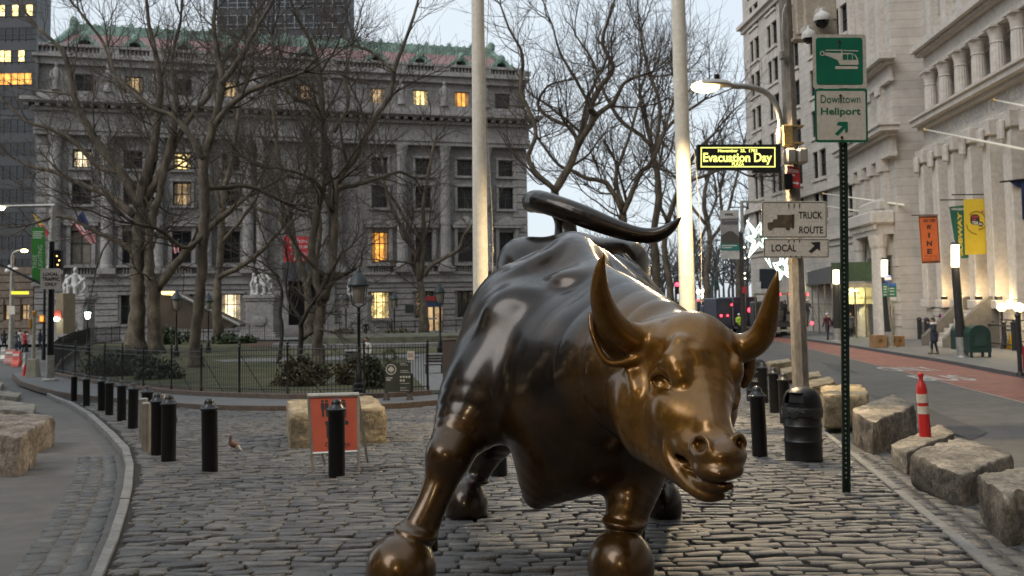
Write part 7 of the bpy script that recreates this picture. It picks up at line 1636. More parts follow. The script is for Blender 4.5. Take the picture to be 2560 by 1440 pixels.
# ================================================================== right pavement and avenue
GL = glow('pale_lamp_glow', (1.0, .86, .54), 3.0); GLW = glow('warm_globe_glow', (1.0, .80, .46), 2.6)
M_POLEK = mat('black_pole_paint', (.02, .02, .02), .45, var=.2)
def cyl_lamp(label, pxb, pyb, pyt, pyl, pxt, r0):
    b = G(pxb, pyb); Y = b.y; s = Y / FPX; r = thing('column_lamp', label, 'street lamp', b, 'lit column lamps on the right pavement'); t0 = P(pxt, pyl, Y); t1 = P(pxt, pyt, Y); sl = lerp(b, t0, .23) if False else b.lerp(t0, .22)
    mb = MB(); mb.tube([b - Vector((0, 0, .05)), b + Vector((0, 0, .06))], [r0 * 2.2 * s, r0 * 2 * s], 14); mb.tube([b, sl], [r0 * 1.5 * s, r0 * 1.4 * s], 14); mb.build('sleeve', M_STEEL, r, smooth=40)
    mb = MB(); mb.tube([sl, t0], [r0 * 1.25 * s, r0 * s], 14); mb.build('pole', M_POLEK, r, smooth=40)
    mb = MB(); mb.tube([t0 + Vector((0, 0, .01)), t1], [r0 * .98 * s, r0 * 1.0 * s], 16); mb.build('lit_column', GL, r, smooth=40)
    mb = MB(); mb.tube([t1, t1 + Vector((0, 0, .12))], [r0 * 1.15 * s, r0 * .9 * s], 14); mb.build('cap', M_POLEK, r, smooth=40)
    lampl('column_light', 'POINT', (t0 + t1) / 2 + Vector((-.0, -.55, 0)), 130, (1, .82, .5), shadow_soft_size=.3)
    return Y
Y1 = cyl_lamp('tall lit column lamp right of the green post, beside the letter box', 2407, 892, 612, 668, 2388, 9.5)
Y2 = cyl_lamp('lit column lamp between the scaffold and the orange banner', 2224, 868, 650, 692, 2211, 7.5)
Y3 = cyl_lamp('lit column lamp almost hidden behind the green sign post', 2094, 852, 675, 710, 2090, 7.5)
# letter box
b = G(2445, 893); s = b.y / FPX; lb = thing('letter_box', 'dark green rounded letter box on four legs beside the tall lamp', 'letter box', b); M_LB = mat('letter_box_green', (.018, .045, .035), .45, var=.15)
w_, h_ = .95, 1.42; pr = [(-w_ / 2, .22), (w_ / 2, .22), (w_ / 2, h_ - .4)] + [(w_ / 2 * math.cos(R(a)), h_ - .4 + .4 * math.sin(R(a))) for a in range(15, 180, 15)] + [(-w_ / 2, h_ - .4)]
mb = MB(); mb.prism(pr, b + Vector((0, -.3, 0)), (1, 0, 0), (0, 0, 1), (0, .75, 0)); mb.build('body', M_LB, lb)
for x in (-.4, .4):
    for y in (-.25, .4): mb = MB(); mb.box(b + Vector((x, y, .11)), (.09, .09, .24)); mb.build('leg', M_LB, lb)
mb = MB(); mb.box(b + Vector((0, -.31, h_ - .42)), (.7, .04, .05)); mb.box(b + Vector((0, -.31, .75)), (.5, .02, .5)); mb.build('hatch', mat('letter_box_trim', (.03, .06, .05), .5), lb)
b2 = G(2420, 886); o = thing('relay_box', 'second dark green mail box hidden behind the lamp sleeve', 'letter box', b2); mb = MB(); mb.prism([(x * .7, z) for x, z in pr], b2 + Vector((-.1, .3, 0)), (1, 0, 0), (0, 0, 1), (0, .5, 0)); mb.build('body', M_LB, o)
# cardboard boxes
M_CARD = mat('cardboard', (.30, .17, .08), .85, var=.2, vs=2, dirt=.15)
for x, y, w, h, lab in ((2199, 869, 30, 31, 'widest cardboard box, left of the column lamp base'), (2233, 866, 17, 26, 'narrow cardboard box right of the column lamp base'), (2248, 865, 20, 25, 'cardboard box nearest the building pier')):
    b = G(x, y); s = b.y / FPX; r = thing('cardboard_box', lab, 'box', b, 'cardboard boxes on the pavement'); mb = MB(); mb.box(b + Vector((0, .2, h * s / 2)), (w * s, .8, h * s), rz=.12, bev=.02); mb.build('carton', M_CARD, r); mb = MB(); mb.box(b + Vector((0, -.21, h * s * .55)), (w * s * .3, .02, h * s * .25), rz=.12); mb.build('print', mat('carton_print', (.12, .07, .035), .8), r)
# transit sign
b = G(2232, 868); Yg = b.y - .3; r = thing('transit_sign', 'green and blue subway sign with a round badge on a thin post', 'sign', b); mb = MB(); mb.tube([b, P(2216, 708, Yg)], .05, 8); mb.build('post', M_STEEL, r); mb = MB(); prect(mb, 2207, 710, 2219, 742, Yg - .1, .05); prect(mb, 2223, 715, 2241, 742, Yg - .1, .05); mb.build('panel', mat('transit_green', (.01, .20, .12), .5), r); mb = MB(); prect(mb, 2207, 708, 2219, 712, Yg - .16, .03); prect(mb, 2223, 708, 2240, 716, Yg - .16, .03); mb.build('blue_strip', mat('transit_blue', (.02, .10, .35), .5), r)
mb = MB(); [prect(mb, 2209, y, 2217, y + 2, Yg - .16, .02) for y in (716, 722, 729, 736)]; [prect(mb, 2225, y, 2236, y + 2, Yg - .16, .02) for y in (720, 727, 735)]; prect(mb, 2226, 743, 2241, 750, Yg - .1, .03); mb.build('print', M_WHITEP, r); mb = MB(); ppoly(mb, [(2220 + 9.5 * math.cos(k * .5236), 697 + 10 * math.sin(k * .5236)) for k in range(12)], Yg - .1, .06); mb.build('badge', mat('badge_blue', (.10, .13, .34), .5), r); mb = MB(); prect(mb, 2212, 694, 2228, 700, Yg - .18, .03); mb.build('badge_bar', M_WHITEP, r)
# ---- hanging shop banners on the columned building
def hang_banner(label, px, Y, cloth, prints, rodx, rody, sl=.02):
    r = thing('shop_banner', label, 'banner', P(px[0][0], px[0][1], Y), 'shop banners'); mb = MB(); ppoly(mb, px, Y, .015); mb.build('cloth', cloth, r); mb = MB(); mb.tube([P(rodx[0], rody, Y + .02), P(rodx[1], rody + (rodx[1] - rodx[0]) * -.01, Y + 1.5)], .035, 6); mb.build('rod', M_IRON, r)
    for nm, m, fn in prints: mb = MB(); fn(mb, Y - .012); mb.build(nm, m, r)
    return r
def wine(mb, Y):
    for ch, y in (('W', 561), ('I', 582), ('N', 602), ('E', 622)):
        c = 2323 + (y - 590) * .035; wd = 2.2 if ch == 'I' else 6.5; ptext(mb, ch, c - wd, y, c + wd, y + 13, Y, .04)
    ptext(mb, 'NEW YORK', 2308, 548, 2339, 556, Y, .02, -1); ptext(mb, 'EXCHANGE', 2312, 638, 2343, 642, Y, .01); ptext(mb, '212-422-2222', 2311, 645, 2346, 653, Y, .0)
def bord(mb, Y, pts=[(2297, 541), (2343, 540), (2350, 656), (2306, 658)], t=2.0):
    c = (sum(p[0] for p in pts) / 4, sum(p[1] for p in pts) / 4)
    for i in range(4): a, b = pts[i], pts[(i + 1) % 4]; ia = tuple(c[k] + (a[k] - c[k]) * .94 for k in (0, 1)); ib = tuple(c[k] + (b[k] - c[k]) * .94 for k in (0, 1)); ppoly(mb, [a, b, ib, ia], Y, .006)
hang_banner('tall orange wine shop banner with black lettering', [(2296, 540), (2344, 539), (2351, 657), (2305, 659)], 58, mat('banner_orange', (.50, .115, .03), .8, var=.08), [('lettering', M_SIGNK, wine), ('border', M_SIGNK, bord)], (2280, 2344), 538)
def greentxt(mb, Y): ptext(mb, 'WWW.SUBWAY', 2378, 520, 2410, 526, Y, .02)
def yelltxt(mb, Y):
    O = P(2408, 641, Y); U_ = P(2404, 530, Y); W_ = P(2397, 640, Y); text(mb, 'SUBWAY', O, U_ - O, W_ - O, w=(U_ - O).length, h=(W_ - O).length, bold=.05)
hang_banner('dark green pennant banner partly behind the yellow banner', [(2373, 517), (2430, 511), (2442, 643), (2404, 646), (2386, 600)], 56.5, mat('banner_dark_green', (.015, .10, .06), .8), [('white_print', M_WHITEP, greentxt), ('yellow_print', mat('yellow_print', (.55, .42, .06), .8), yelltxt)], (2350, 2430), 500)
def tea(mb, Y): ppoly(mb, [(2426, 540), (2432, 536), (2444, 536), (2449, 541), (2449, 556), (2443, 562), (2432, 562), (2426, 556)], Y, .006); ppoly(mb, [(2452 + 6.5 * math.cos(k * .5236), 560 + 6.5 * math.sin(k * .5236)) for k in range(12)], Y, .006)
def tea2(mb, Y): ptext(mb, 'TEA', 2430, 553, 2446, 561, Y - .012, .03); ptext(mb, 'BA', 2448, 557, 2456, 563, Y - .012, .02)
def tea3(mb, Y): ptext(mb, 'GONG', 2429, 539, 2447, 544.5, Y - .012, .03); ptext(mb, 'CHA', 2430, 546, 2440, 551, Y - .012, .03); [ppoly(mb, [(2452, 528), (2456, 526), (2460, 530), (2456, 532)], Y, .006)]
def swirl(mb, Y):
    q = [tuple(P(2442 + rr * math.cos(a), 552 + rr * .95 * math.sin(a), Y)) for a, rr in [(R(-140 + k * 22), 24 + 1.2 * math.sin(k)) for k in range(11)]]; mb.tube([Vector(v) for v in q], .03, 5)
    q = [tuple(P(x, y, Y)) for x, y in ((2416, 562), (2420, 574), (2430, 582), (2442, 586))]; mb.tube([Vector(v) for v in q], .03, 5)
hang_banner('bright yellow tea shop banner with a dark round emblem', [(2409, 498), (2466, 497), (2471, 635), (2413, 637)], 54, mat('banner_yellow', (.62, .44, .03), .8, var=.06), [('emblem', mat('emblem_dark', (.03, .025, .02), .7), tea), ('white_letters', M_WHITEP, tea2), ('red_letters', mat('pink_print', (.5, .06, .10), .7), tea3), ('swirl', mat('olive_line', (.25, .18, .03), .8), swirl)], (2380, 2470), 487)
r = thing('folded_flag', 'dark blue flag rolled on its pole at the right photo edge', 'flag', P(2540, 460, 50)); mb = MB(); mb.tube([P(2500, 455, 50), P(2565, 448, 50)], .05, 6); mb.build('staff', M_IRON, r); mb = MB(); mb.add([P(x, y, 50 + .1 * (i % 2)) for i, (x, y) in enumerate(((2520, 452), (2552, 450), (2575, 452), (2575, 560), (2556, 548), (2553, 470), (2540, 466)))], [(0, 1, 6), (1, 5, 6), (1, 2, 3, 4, 5)]); mb.build('cloth', mat('flag_navy', (.02, .03, .10), .8), r)
# flag staffs of the facade
for (a, Ya, b, Yb), lab in ((((2312, 324), 61, (2600, 382), 46), 'long bare flagstaff over the carved lettering'), (((2486, 250), 52, (2620, 278), 43), 'bare flagstaff near the right photo edge'), (((2058, 484), 80, (2262, 513), 66), 'upper white flagstaff before the pale office block'), (((2050, 513), 82, (2180, 533), 73), 'lower white flagstaff before the pale office block')):
    A, B = P(a[0], a[1], Ya), P(b[0], b[1], Yb); r = thing('facade_flagstaff', lab, 'flagpole', B, 'bare flagstaffs'); mb = MB(); mb.tube([A, B], [.05, .085], 8); mb.build('staff', M_WPOLE, r, smooth=True); mb = MB(); mb.ell(A, .11, 10, 7); mb.build('finial', mat('gilt', (.55, .32, .08), .35, .8), r, smooth=True)
# ---- sidewalk shed with plywood parapet along the pale block
FSH = OEf
shed = thing('sidewalk_shed', 'green plywood scaffold shed over the pavement before the pale office block', 'scaffold', P(2120, 850, 74)); Ysh = 71.5; M_PLY = mat('green_plywood', (.055, .085, .04), .8, var=.25, vs=.6, dirt=.2); M_PLYG = mat('grey_plywood', (.10, .10, .095), .8, var=.2, vs=.6); M_SC = mat('scaffold_tube', (.22, .18, .12), .6, .3)
a, b, c_ = P(2252, 700, 69), P(2080, 710, 71), P(2004, 700, 95); zt_, zb_ = P(2100, 656, 70.5).z, P(2100, 704, 70.5).z
def panel(p, q, z0, z1, t, nm, m, par): d = Vector((q.x - p.x, q.y - p.y, 0)); n = Vector((-d.y, d.x, 0)).normalized() * t; mb = MB(); v = [Vector((p.x, p.y, z0)), Vector((q.x, q.y, z0)), Vector((q.x, q.y, z1)), Vector((p.x, p.y, z1))]; mb.add(v + [k + n for k in v], [(0, 1, 2, 3), (7, 6, 5, 4), (0, 4, 5, 1), (1, 5, 6, 2), (2, 6, 7, 3), (3, 7, 4, 0)]); return mb.build(nm, m, par)
panel(a, b, zb_, zt_, .1, 'green_parapet', M_PLY, shed); panel(b, c_, zb_ - .1, zt_ - .25, .1, 'grey_parapet', M_PLYG, shed)
mb = MB(); d = Vector((7, 2, 0)); v = [Vector((p.x, p.y, zb_ - .1)) for p in (a, b, c_)]; mb.add([v[0], v[1], v[2], v[2] + d, v[1] + d, v[0] + d], [(0, 1, 4, 5), (1, 2, 3, 4)]); mb.build('deck', M_BARKD, shed)
panel(a + Vector((-.1, -.1, 0)), b + Vector((-.1, -.1, 0)), zb_ - .45, zb_ - .15, .12, 'beam', mat('pale_beam', (.40, .33, .22), .7), shed)
for i in range(8):
    p = a.lerp(b, i / 3) if i < 4 else b.lerp(c_, (i - 3) / 5); 
    for dx, dy in ((0, 0), (2.6, .8)):
        g = onground(p.x + dx, p.y + dy); mb = MB(); mb.tube([g, Vector((g.x, g.y, zb_ - .1))], .06, 6); mb.build('post', M_SC, shed)
for i in range(4): p, q = b.lerp(c_, i / 5), b.lerp(c_, (i + 1) / 5); g, g2 = onground(p.x, p.y), onground(q.x, q.y); mb = MB(); mb.tube([g + Vector((0, 0, .6)), g2 + Vector((0, 0, 2.4))], .035, 5); mb.tube([g + Vector((0, 0, 2.4)), g2 + Vector((0, 0, 2.4))], .035, 5); mb.build('brace', M_SC, shed)
for x in (2134, 1990): mb = MB(); p = P(x, 726 if x > 2100 else 727, 72 if x > 2100 else 90); mb.box(p, (.5, .3, .12)); mb.build('work_light', glow('work_light_glow', (.95, 1.0, .5), 9), shed)
lampl('shed_light', 'POINT', P(2140, 735, 72), 160, (1.0, .92, .5), shadow_soft_size=.2)
r = thing('bank_banner', 'pale bank banner with dark lettering under the green shed', 'banner', P(2155, 760, 72.5)); mb = MB(); prect(mb, 2121, 719, 2190, 760, 73, .03); mb.build('cloth', mat('banner_cream', (.36, .33, .22), .8), r); mb = MB(); ptext(mb, 'BERKSHIRE BANK', 2124, 741, 2187, 749, 72.98, .02); ppoly(mb, [(2139, 736), (2145, 725), (2151, 736), (2146, 734), (2144, 734)], 72.98, .01); mb.build('lettering', mat('faded_print', (.13, .11, .07), .8), r)
# entrance wall under the shed: doors
mb = MB(); d_ = [WBf.U(x)[0] for x in (2120, 2150, 2180)]
for i, u in enumerate(d_): WBf.box(mb, u - .9, u + .9, -1.6, 1.6, .02, .1)
mb.build('door', mat('dark_brown_door', (.05, .032, .02), .5), wbld); mb = MB(); [WBf.box(mb, u - 1.05, u - .92, -1.6, 1.9, .1, .25) for u in d_]; WBf.box(mb, min(d_) - 1.2, max(d_) + 1.2, 1.65, 1.95, .1, .3); mb.build('door_frame', M_SC, wbld)
r = thing('blue_canopy', 'dark blue hoarding with a white panel at the far end of the shed', 'canopy', P(1960, 720, 96)); mb = MB(); prect(mb, 1900, 672, 1980, 722, 97, .3); mb.build('board', mat('hoarding_navy', (.02, .028, .04), .7), r); mb = MB(); prect(mb, 1976, 668, 1982, 725, 96.9, .3); mb.build('red_edge', mat('hoarding_red', (.25, .02, .03), .7), r); mb = MB(); prect(mb, 2017, 676, 2030, 708, 88, .1); mb.build('white_panel', M_WHITEP, r); mb = MB(); prect(mb, 1881, 704, 1902, 733, 96.8, .1); mb.build('white_sheet', M_WHITEP, r)
# ---- person-height railings, stair and globes at the near right building
rl = thing('area_railing', 'dark area railing with thick posts before the columned building', 'fence', G(2350, 858)); 
for x, y in ((2300, 848), (2318, 850), (2365, 856), (2386, 858)): g = G(x, y); s = g.y / FPX; mb = MB(); mb.lathe(g, [(.16, 0), (.15, 1.25), (.2, 1.28), (.14, 1.4), (.02, 1.46)], 8); mb.build('post', M_IRON, rl)
p, q = G(2300, 848), G(2386, 858)
for z in (.35, 1.1): mb = MB(); mb.tube([p + Vector((0, 0, z)), q + Vector((0, 0, z))], .03, 5); mb.build('rail', M_IRON, rl)
mb = MB()
for i in range(40): g = p.lerp(q, i / 39); mb.tube([g + Vector((0, 0, .1)), g + Vector((0, 0, 1.15))], .016, 4)
w2 = mb.build('picket_row', M_IRON, rl)
rl = thing('stair_railing', 'dark stair railing with a lamp post at the right photo edge', 'fence', G(2500, 872)); 
for x, y in ((2455, 866), (2482, 868), (2512, 872), (2536, 876)): g = G(x, y); mb = MB(); mb.lathe(g, [(.13, 0), (.12, 1.3), (.18, 1.36), (.02, 1.5)], 8); mb.build('post', M_IRON, rl)
p, q = G(2455, 866), G(2536, 876); mb = MB(); mb.tube([p + Vector((0, 0, 1.2)), q + Vector((0, 0, 1.2))], .05, 6); mb.tube([p + Vector((0, 0, .25)), q + Vector((0, 0, .25))], .04, 6); mb.build('rail', M_IRON, rl)
g = G(2551, 940); r = thing('barrier_post', 'black post with a small red panel at the right photo edge', 'post', g); mb = MB(); mb.lathe(g, [(.14, 0), (.12, .1), (.07, .15), (.07, 1.9), (.1, 1.95), (.02, 2.1)], 10); mb.build('post', M_IRON, r); mb = MB(); mb.box(g + Vector((.28, 0, .55)), (.35, .05, .8)); mb.build('panel', M_REDS, r)
for x, yt, yb, lab in ((2509, 768, 872, 'glowing round globe lamp, left of the pair by the stair'), (2553, 769, 885, 'glowing round globe lamp at the right photo edge')):
    g = G(x, yb); Y = g.y; r = thing('globe_lamp', lab, 'lamp', g, 'globe lamps by the stair'); zc_ = P(x, yt, Y).z; mb = MB(); mb.lathe((g.x, g.y, 0), [(.16, g.z), (.1, g.z + .4), (.06, g.z + .5), (.06, zc_ - .28), (.12, zc_ - .2)], 10); mb.build('post', M_IRON, r, smooth=40); mb = MB(); mb.ell((g.x, g.y, zc_), .235, 18, 12); mb.build('globe', GLW, r, smooth=True); lampl('globe_light', 'POINT', (g.x - .1, g.y - .5, zc_ + .2), 90, (1, .76, .4), shadow_soft_size=.24)
for x, yt, yb, lab in ((2337, 766, 850, 'small dark wall lantern post, left of the magenta doorway'), (2366, 768, 852, 'small dark lantern post in front of the magenta doorway')):
    g = G(x, yb); Y = g.y; zc_ = P(x, yt, Y).z; r = thing('stair_lantern', lab, 'lantern', g, 'unlit stair lanterns'); mb = MB(); mb.lathe((g.x, g.y, 0), [(.12, g.z), (.06, g.z + .3), (.05, zc_ - .3), (.12, zc_ - .2)], 8); mb.build('post', M_IRON, r); mb = MB(); mb.lathe((g.x, g.y, zc_), [(.12, -.18), (.2, .15), (.22, .18), (.05, .4), (.01, .5)], 8); mb.build('lantern', M_LGL, r)
r = thing('magenta_doorway', 'bright magenta lit basement doorway behind the railing', 'doorway', P(2362, 855, 59.4)); mb = MB(); prect(mb, 2353, 788, 2372, 851, 59.4, .06); mb.build('lit_panel', glow('magenta_glow', (.85, .04, .62), .75, .3, 1.0), r); mb = MB(); prect(mb, 2350, 785, 2353, 852, 59.3, .15); prect(mb, 2372, 785, 2375, 852, 59.3, .15); mb.build('frame', M_IRON, r)
g = G(2537, 873); r = thing('wet_floor_sign', 'yellow wet floor sign by the stair at the right photo edge', 'sign', g); mb = MB()
for sgn in (-1, 1): mb.add([g + Vector((-.32, sgn * .25, 0)), g + Vector((.32, sgn * .25, 0)), g + Vector((.2, 0, .85)), g + Vector((-.2, 0, .85))], [(0, 1, 2, 3)])
mb.build('panels', mat('wet_sign_yellow', (.62, .38, .02), .5), r); mb = MB(); mb.box(g + Vector((0, -.14, .5)), (.2, .02, .2)); mb.build('mark', M_SIGNK, r)
# ---- NYC banner pole, star lights, traffic lights
g = onground(*P(1861, 850, 62)[:2]); Yb_ = 62; bp_ = thing('banner_pole', 'black avenue pole with a steel top arm and a red notice', 'pole', g); mb = MB(); mb.lathe((g.x, g.y, 0), [(.2, g.z), (.16, P(1860, 720, Yb_).z), (.12, P(1858, 582, Yb_).z)], 10); mb.build('pole', M_POLEK, bp_, smooth=40); mb = MB(); q = P(1854, 582, Yb_); mb.tube([P(1857, 582, Yb_), P(1854, 503, Yb_)], [.12, .10], 8); mb.tube([P(1852, 504, Yb_), P(1995, 505, Yb_)], [.07, .06], 8); mb.build('arm', M_STEEL, bp_); mb = MB(); prect(mb, 1856, 717, 1867, 733, Yb_ - .3, .05); mb.build('red_notice', M_REDS, bp_)
mb = MB(); 
for x, y in ((1861, 618), (1863, 645), (1862, 683), (1863, 696)): mb.ell(P(x, y, Yb_ - .2), .05, 8, 5)
mb.build('string_light', glow('string_light_glow', (1, .9, .6), 5), bp_)
r = thing('avenue_banner', 'tall white and teal exhibition banner on the avenue pole', 'banner', P(1825, 646, Yb_)); Yq = Yb_ - .1; mb = MB(); ppoly(mb, [(1800, 526), (1846, 525), (1849, 648), (1803, 647)], Yq, .02); mb.build('cloth', mat('banner_pale', (.42, .42, .41), .8), r)
mb = MB(); ppoly(mb, [(1801, 546), (1846, 545), (1847.5, 590), (1802, 590)], Yq - .01, .005); mb.build('grey_field', mat('banner_grey', (.25, .25, .255), .8), r); mb = MB(); ppoly(mb, [(1802, 590), (1820, 578), (1832, 578), (1847.5, 592), (1848, 610), (1802.5, 609)], Yq - .02, .005); mb.build('dark_field', mat('banner_dark', (.07, .065, .06), .8), r); mb = MB(); ppoly(mb, [(1802.5, 609), (1848, 610), (1848.5, 626), (1803, 626)], Yq - .02, .005); mb.build('teal_strip', mat('banner_teal', (.02, .17, .15), .8), r)
mb = MB(); ptext(mb, 'NYC', 1813, 533, 1833, 539.5, Yq - .02, .06); ptext(mb, 'Auschwitz', 1806, 549.5, 1843, 559, Yq - .03, .0)
for a in ((1804.5, 547.5, 1844.5, 548.5), (1804.5, 559.6, 1844.5, 560.6), (1804.5, 547.5, 1805.3, 560.6), (1843.7, 547.5, 1844.5, 560.6)): prect(mb, *a, Yq - .03, .004)
mb.build('lettering', M_SIGNK, r); mb = MB(); [prect(mb, 1805, y, x, y + 2, Yq - .03, .004) for y, x in ((613, 1842), (618, 1830))]; mb.build('white_print', M_WHITEP, r)
def star(label, cx, cy, pts, Y):
    r = thing('star_light', label, 'star light', P(cx, cy, Y), 'star street decorations'); mb = MB(); q = [P(cx + a, cy + b, Y) for a, b in pts]; q2 = [P(cx + a * .62, cy + b * .62, Y - .1) for a, b in pts]
    for L in (q, q2):
        for i in range(len(L)): mb.tube([L[i], L[(i + 1) % len(L)]], .036, 5)
    mb.build('neon_tube', glow('neon_white_green', (.72, 1.0, .88), 2.6), r); mb = MB(); mb.tube([P(cx, cy - 30, Y + .1), P(cx, cy + 30, Y + .1)], .03, 5); mb.tube([P(cx - 40, cy, Y + .1), P(cx + 40, cy, Y + .1)], .03, 5); mb.build('frame', M_STEEL, r); return r
star('large white neon star beside the truck route sign', 1897, 597, [(-30, -46), (-8, -20), (4, -40), (8, -18), (26, -10), (14, 4), (24, 34), (2, 14), (-26, 46), (-14, 10), (-32, -2), (-12, -10)], 70)
star('small white neon star just above the right horn tip', 1955, 672, [(-22, -14), (-6, -16), (-2, -34), (6, -16), (14, -28), (10, -8), (22, -6), (12, 2), (20, 24), (4, 10), (-6, 28), (-6, 6), (-14, 2)], 72)
r = thing('neon_star_tail', 'thin neon streak below the large star', 'star light', P(1925, 660, 71)); mb = MB(); mb.tube([P(1913, 646, 71), P(1928, 669, 71), P(1922, 646, 71)], .035, 5); mb.build('neon_tube', glow('neon_white_green', (1, 1, 1), 1), r)
g = onground(*P(1690, 850, 84)[:2]); tl_ = thing('traffic_light', 'traffic light showing red left of the right flagpole', 'traffic light', g); mb = MB(); mb.tube([g, P(1690, 690, 84)], .1, 8); mb.tube([P(1690, 692, 84), P(1705, 694, 84), P(1850, 710, 84)], .05, 6); mb.build('pole', mat('grey_green_pole', (.08, .09, .08), .6), tl_); mb = MB(); mb.box(P(1693, 718, 83.8), (.42, .3, 1.15), bev=.05); h_ = mb.build('signal_head', M_BLK, tl_); mb = MB(); mb.ell(P(1693, 711, 83.6), (.17, .08, .17), 12, 8); mb.build('red_lamp', glow('red_signal', (1, .02, .04), 9), h_)
g = onground(*P(1790, 850, 100)[:2]); r = thing('traffic_light', 'green traffic signal back on its pole above the lorry', 'traffic light', g); mb = MB(); mb.tube([g, P(1790, 705, 100)], .09, 8); mb.build('pole', mat('grey_green_pole', (0, 0, 0)), r); mb = MB(); mb.box(P(1790, 712, 99.8), (.4, .3, 1.1), bev=.05); mb.build('signal_head', mat('signal_green_box', (.02, .07, .045), .6), r)
r = thing('lit_sign_cluster', 'cluster of bright distant lamps right of the right flagpole', 'lamp', onground(*P(1757, 850, 130)[:2])); mb = MB(); [mb.ell(P(x, y, 130), (.28, .2, .28), 10, 6) for x, y in ((1746, 729), (1757, 728), (1766, 730), (1757, 741))]; mb.build('lamp_globe', glow('far_lamp_glow', (1, .95, .7), 5), r); mb = MB(); mb.tube([onground(*P(1757, 850, 130)[:2]), P(1757, 730, 130)], .12, 6); mb.build('post', M_IRON, r)
# ---- lorries
M_TYRE = mat('tyre', (.012, .012, .012), .8); M_GLS = mat('vehicle_glass', (.02, .025, .03), .1); RL = glow('tail_light_red', (1.0, .03, .05), 6.0); AM = glow('marker_amber', (1, .45, .1), 4)
def lorry(label, px0, px1, pyt, pyb, Y, L, bm, cm, kind, lights, cat='lorry', extra=None):
    a, b = P(px0, pyb, Y), P(px1, pyb, Y); W = b.x - a.x; g = onground((a.x + b.x) / 2, Y, -.14); H = P((px0 + px1) / 2, pyt, Y).z - g.z; r = thing('lorry', label, cat, g, 'lorries parked down the avenue')
    if kind == 'box': mb = MB(); mb.box(g + Vector((0, L * .36, H * .6)), (W, L * .72, H * .8), bev=.08); mb.build('cargo_body', bm, r); mb = MB(); mb.box(g + Vector((0, -.03, H * .6)), (W * .82, .06, H * .62), bev=.02); mb.build('rear_door', mat('dark_load_door', (.03, .035, .05), .5, var=.4, vs=1.5), r)
    else:
        mb = MB(); mb.box(g + Vector((0, L * .36, .95)), (W, L * .72, .3)); mb.build('flatbed', bm, r)
        for sx in (-.47, .47):
            for yy in (0.05, L * .7): mb = MB(); mb.box(g + Vector((sx * W, yy, 1.05 + (H - 1.05) / 2)), (.09, .09, H - 1.05)); mb.build('stake', M_SC, r)
        [MB().box(g + Vector((0, yy, H - .06)), (W, .12, .14)).build('light_bar', M_SC, r) for yy in (.05, L * .7)]
        mb = MB(); rg = random.Random(px0); [mb.box(g + Vector((rg.uniform(-.3, .3) * W, rg.uniform(.1, .6) * L, 1.3 + rg.random() * .5)), (W * .3, .9, .5), rz=rg.random()) for k in range(5)]; mb.build('load', mat('load_grey', (.12, .11, .10), .8), r)
    mb = MB(); mb.box(g + Vector((0, L * .87, H * .5)), (W * .95, L * .22, H * .62), bev=.12); cb_ = mb.build('cab', cm, r); mb = MB(); mb.box(g + Vector((0, L * .77, H * .66)), (W * .7, .06, H * .18)); mb.build('window', M_GLS, cb_)
    mb = MB(); mb.box(g + Vector((0, .05, .55)), (W * .96, .16, .18)); mb.build('bumper', M_STEEL, r)
    for sx in (-1, 1):
        for yy in (L * .15, L * .3, L * .85): mb = MB(); c = g + Vector((sx * (W * .5 - .2), yy, .48)); mb.tube([c - Vector((.16, 0, 0)), c + Vector((.16, 0, 0))], .48, 16); w3 = mb.build('wheel', M_TYRE, r); mb = MB(); mb.tube([c + Vector((sx * .1, 0, 0)), c + Vector((sx * .175, 0, 0))], .26, 12); mb.build('rim', M_STEEL, w3)
    [MB().ell(P(x, y, Y - .12), (.10 * q, .06, .10 * q), 10, 6).build('tail_light', RL, r) for x, y, q in lights]; return r
lorry('dark navy box lorry with glowing red tail lights, behind the hi-vis worker', 1793, 1832, 745, 832, 80, 7.5, mat('navy_lorry_paint', (.02, .025, .05), .4), mat('navy_cab', (.03, .035, .06), .4), 'box', [(1803, 789, 1.0), (1829, 762, .8), (1819, 789, .8)])
lorry('dark maroon lorry with bright red lights behind the avenue pole', 1836, 1896, 742, 836, 88, 8, mat('maroon_lorry_paint', (.05, .02, .035), .45), mat('maroon_cab', (.06, .03, .04), .4), 'box', [(1856, 768, 1.3), (1875, 775, 2.0), (1894, 767, 1.2)])
lorry('open flatbed lorry with red marker lights under the shed', 1930, 2022, 732, 848, 77, 7.5, mat('flatbed_dark', (.03, .03, .03), .7), mat('dark_cab', (.05, .05, .05), .5), 'flat', [(1950, 736, .9), (1975, 736, .9), (2019, 736, .9), (2030, 808, 1.3)])
lorry('white box van glimpsed left of the right flagpole', 1688, 1706, 748, 835, 108, 6, mat('white_van_paint', (.48, .47, .45), .4), mat('white_cab', (.45, .44, .42), .4), 'box', [], 'van')
lorry('cream box lorry with a dark rear, right of the right flagpole', 1742, 1768, 748, 835, 104, 7, mat('cream_lorry', (.40, .36, .30), .5), mat('cream_cab', (.35, .32, .28), .5), 'box', [(1746, 750, .8), (1762, 750, .8)])
lorry('orange lorry cab between the cream lorry and the navy lorry', 1776, 1794, 766, 832, 96, 5, mat('orange_lorry', (.42, .08, .03), .5), mat('orange_cab', (.42, .08, .03), .5), 'box', [])
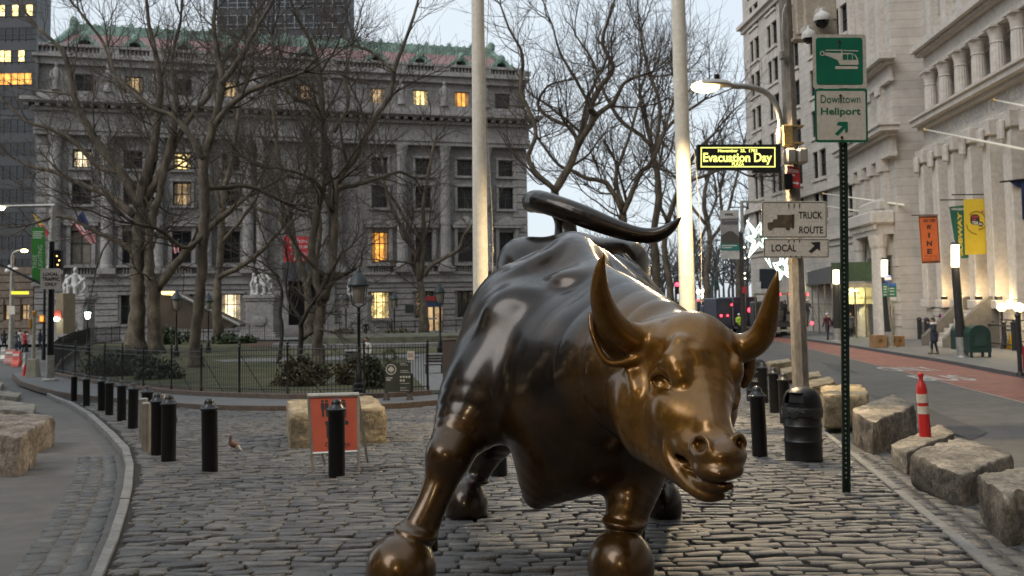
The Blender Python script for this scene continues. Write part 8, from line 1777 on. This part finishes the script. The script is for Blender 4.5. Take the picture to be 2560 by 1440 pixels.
for x, y0, lab, h in ((1965, 818, 'worker in black standing on the open flatbed lorry', 1.75), (2020, 812, 'worker in navy with a white helmet at the end of the flatbed', 1.8)):
    Y = 75.9 if x > 2000 else 79; p = P(x, y0, Y); g = onground(p.x, Y, 1.0 if x < 2000 else 1.0); person(lab, (p.x, Y, g.z - .03), 90 if x < 2000 else 200, 'black' if x < 2000 else 'navy', 'black' if x < 2000 else 'denim', 'hair' if x < 2000 else 'helmet', h=h, coat=.2, arms='front', res=.026)
# far woods closing the avenue
M_WOOD = mat('far_twigs', (.085, .08, .078), .95, var=.25, vs=.2); rg = random.Random(77); segs = []
for i in range(120):
    x = rg.uniform(12, 70); y = rg.uniform(165, 230); g = Vector((x, y, -2.2)); segs.append((g.x, g.y, g.z, g.x, g.y, g.z + 5, .3, .22)); grow(segs, g + Vector((0, 0, 5)), Vector((rg.gauss(0, .15), 0, 1)), .24, rg, .03, len(segs) + 400, 40, .05, .6)
tag(finish('far_wood', seg_mesh('far_wood', segs, 3), M_WOOD, fix=False), 'hazy far wood of bare trees closing the avenue', 'trees', kind='stuff')
# unseen second street lamp, added behind the camera to warm the bull's front
o = copy_tree(lamp); place(o, onground(-1.5, -7.5), 0, 'added street lamp of the same kind behind the camera, lighting the front of the bull')
lampl('street_lamp_light', 'SPOT', (-3.6, -7.5, 7.6), 480, (1.0, .76, .46), spot_size=R(165), spot_blend=.2, shadow_soft_size=.2)

for i, (u, z) in enumerate(UPL):  # uplights added to warm the pilasters; no such fixtures are seen
    g = OBf.at(u, z - .1, 1.25); r = thing('added_uplight', 'small warm uplight added on the ledge between the tall pilasters', 'lamp', g, 'added uplights between the pilasters'); mb = MB(); mb.box(g + Vector((0, 0, .1)), (.3, .3, .2), bev=.03); mb.build('housing', M_IRON, r); mb = MB(); mb.box(g + Vector((0, 0, .205)), (.2, .2, .012)); mb.build('lens', glow('uplight_lens', (1, .75, .4), 4), r); lampl('uplight', 'POINT', g + Vector((0, 0, .5)), 42, (1, .72, .36), shadow_soft_size=.12)
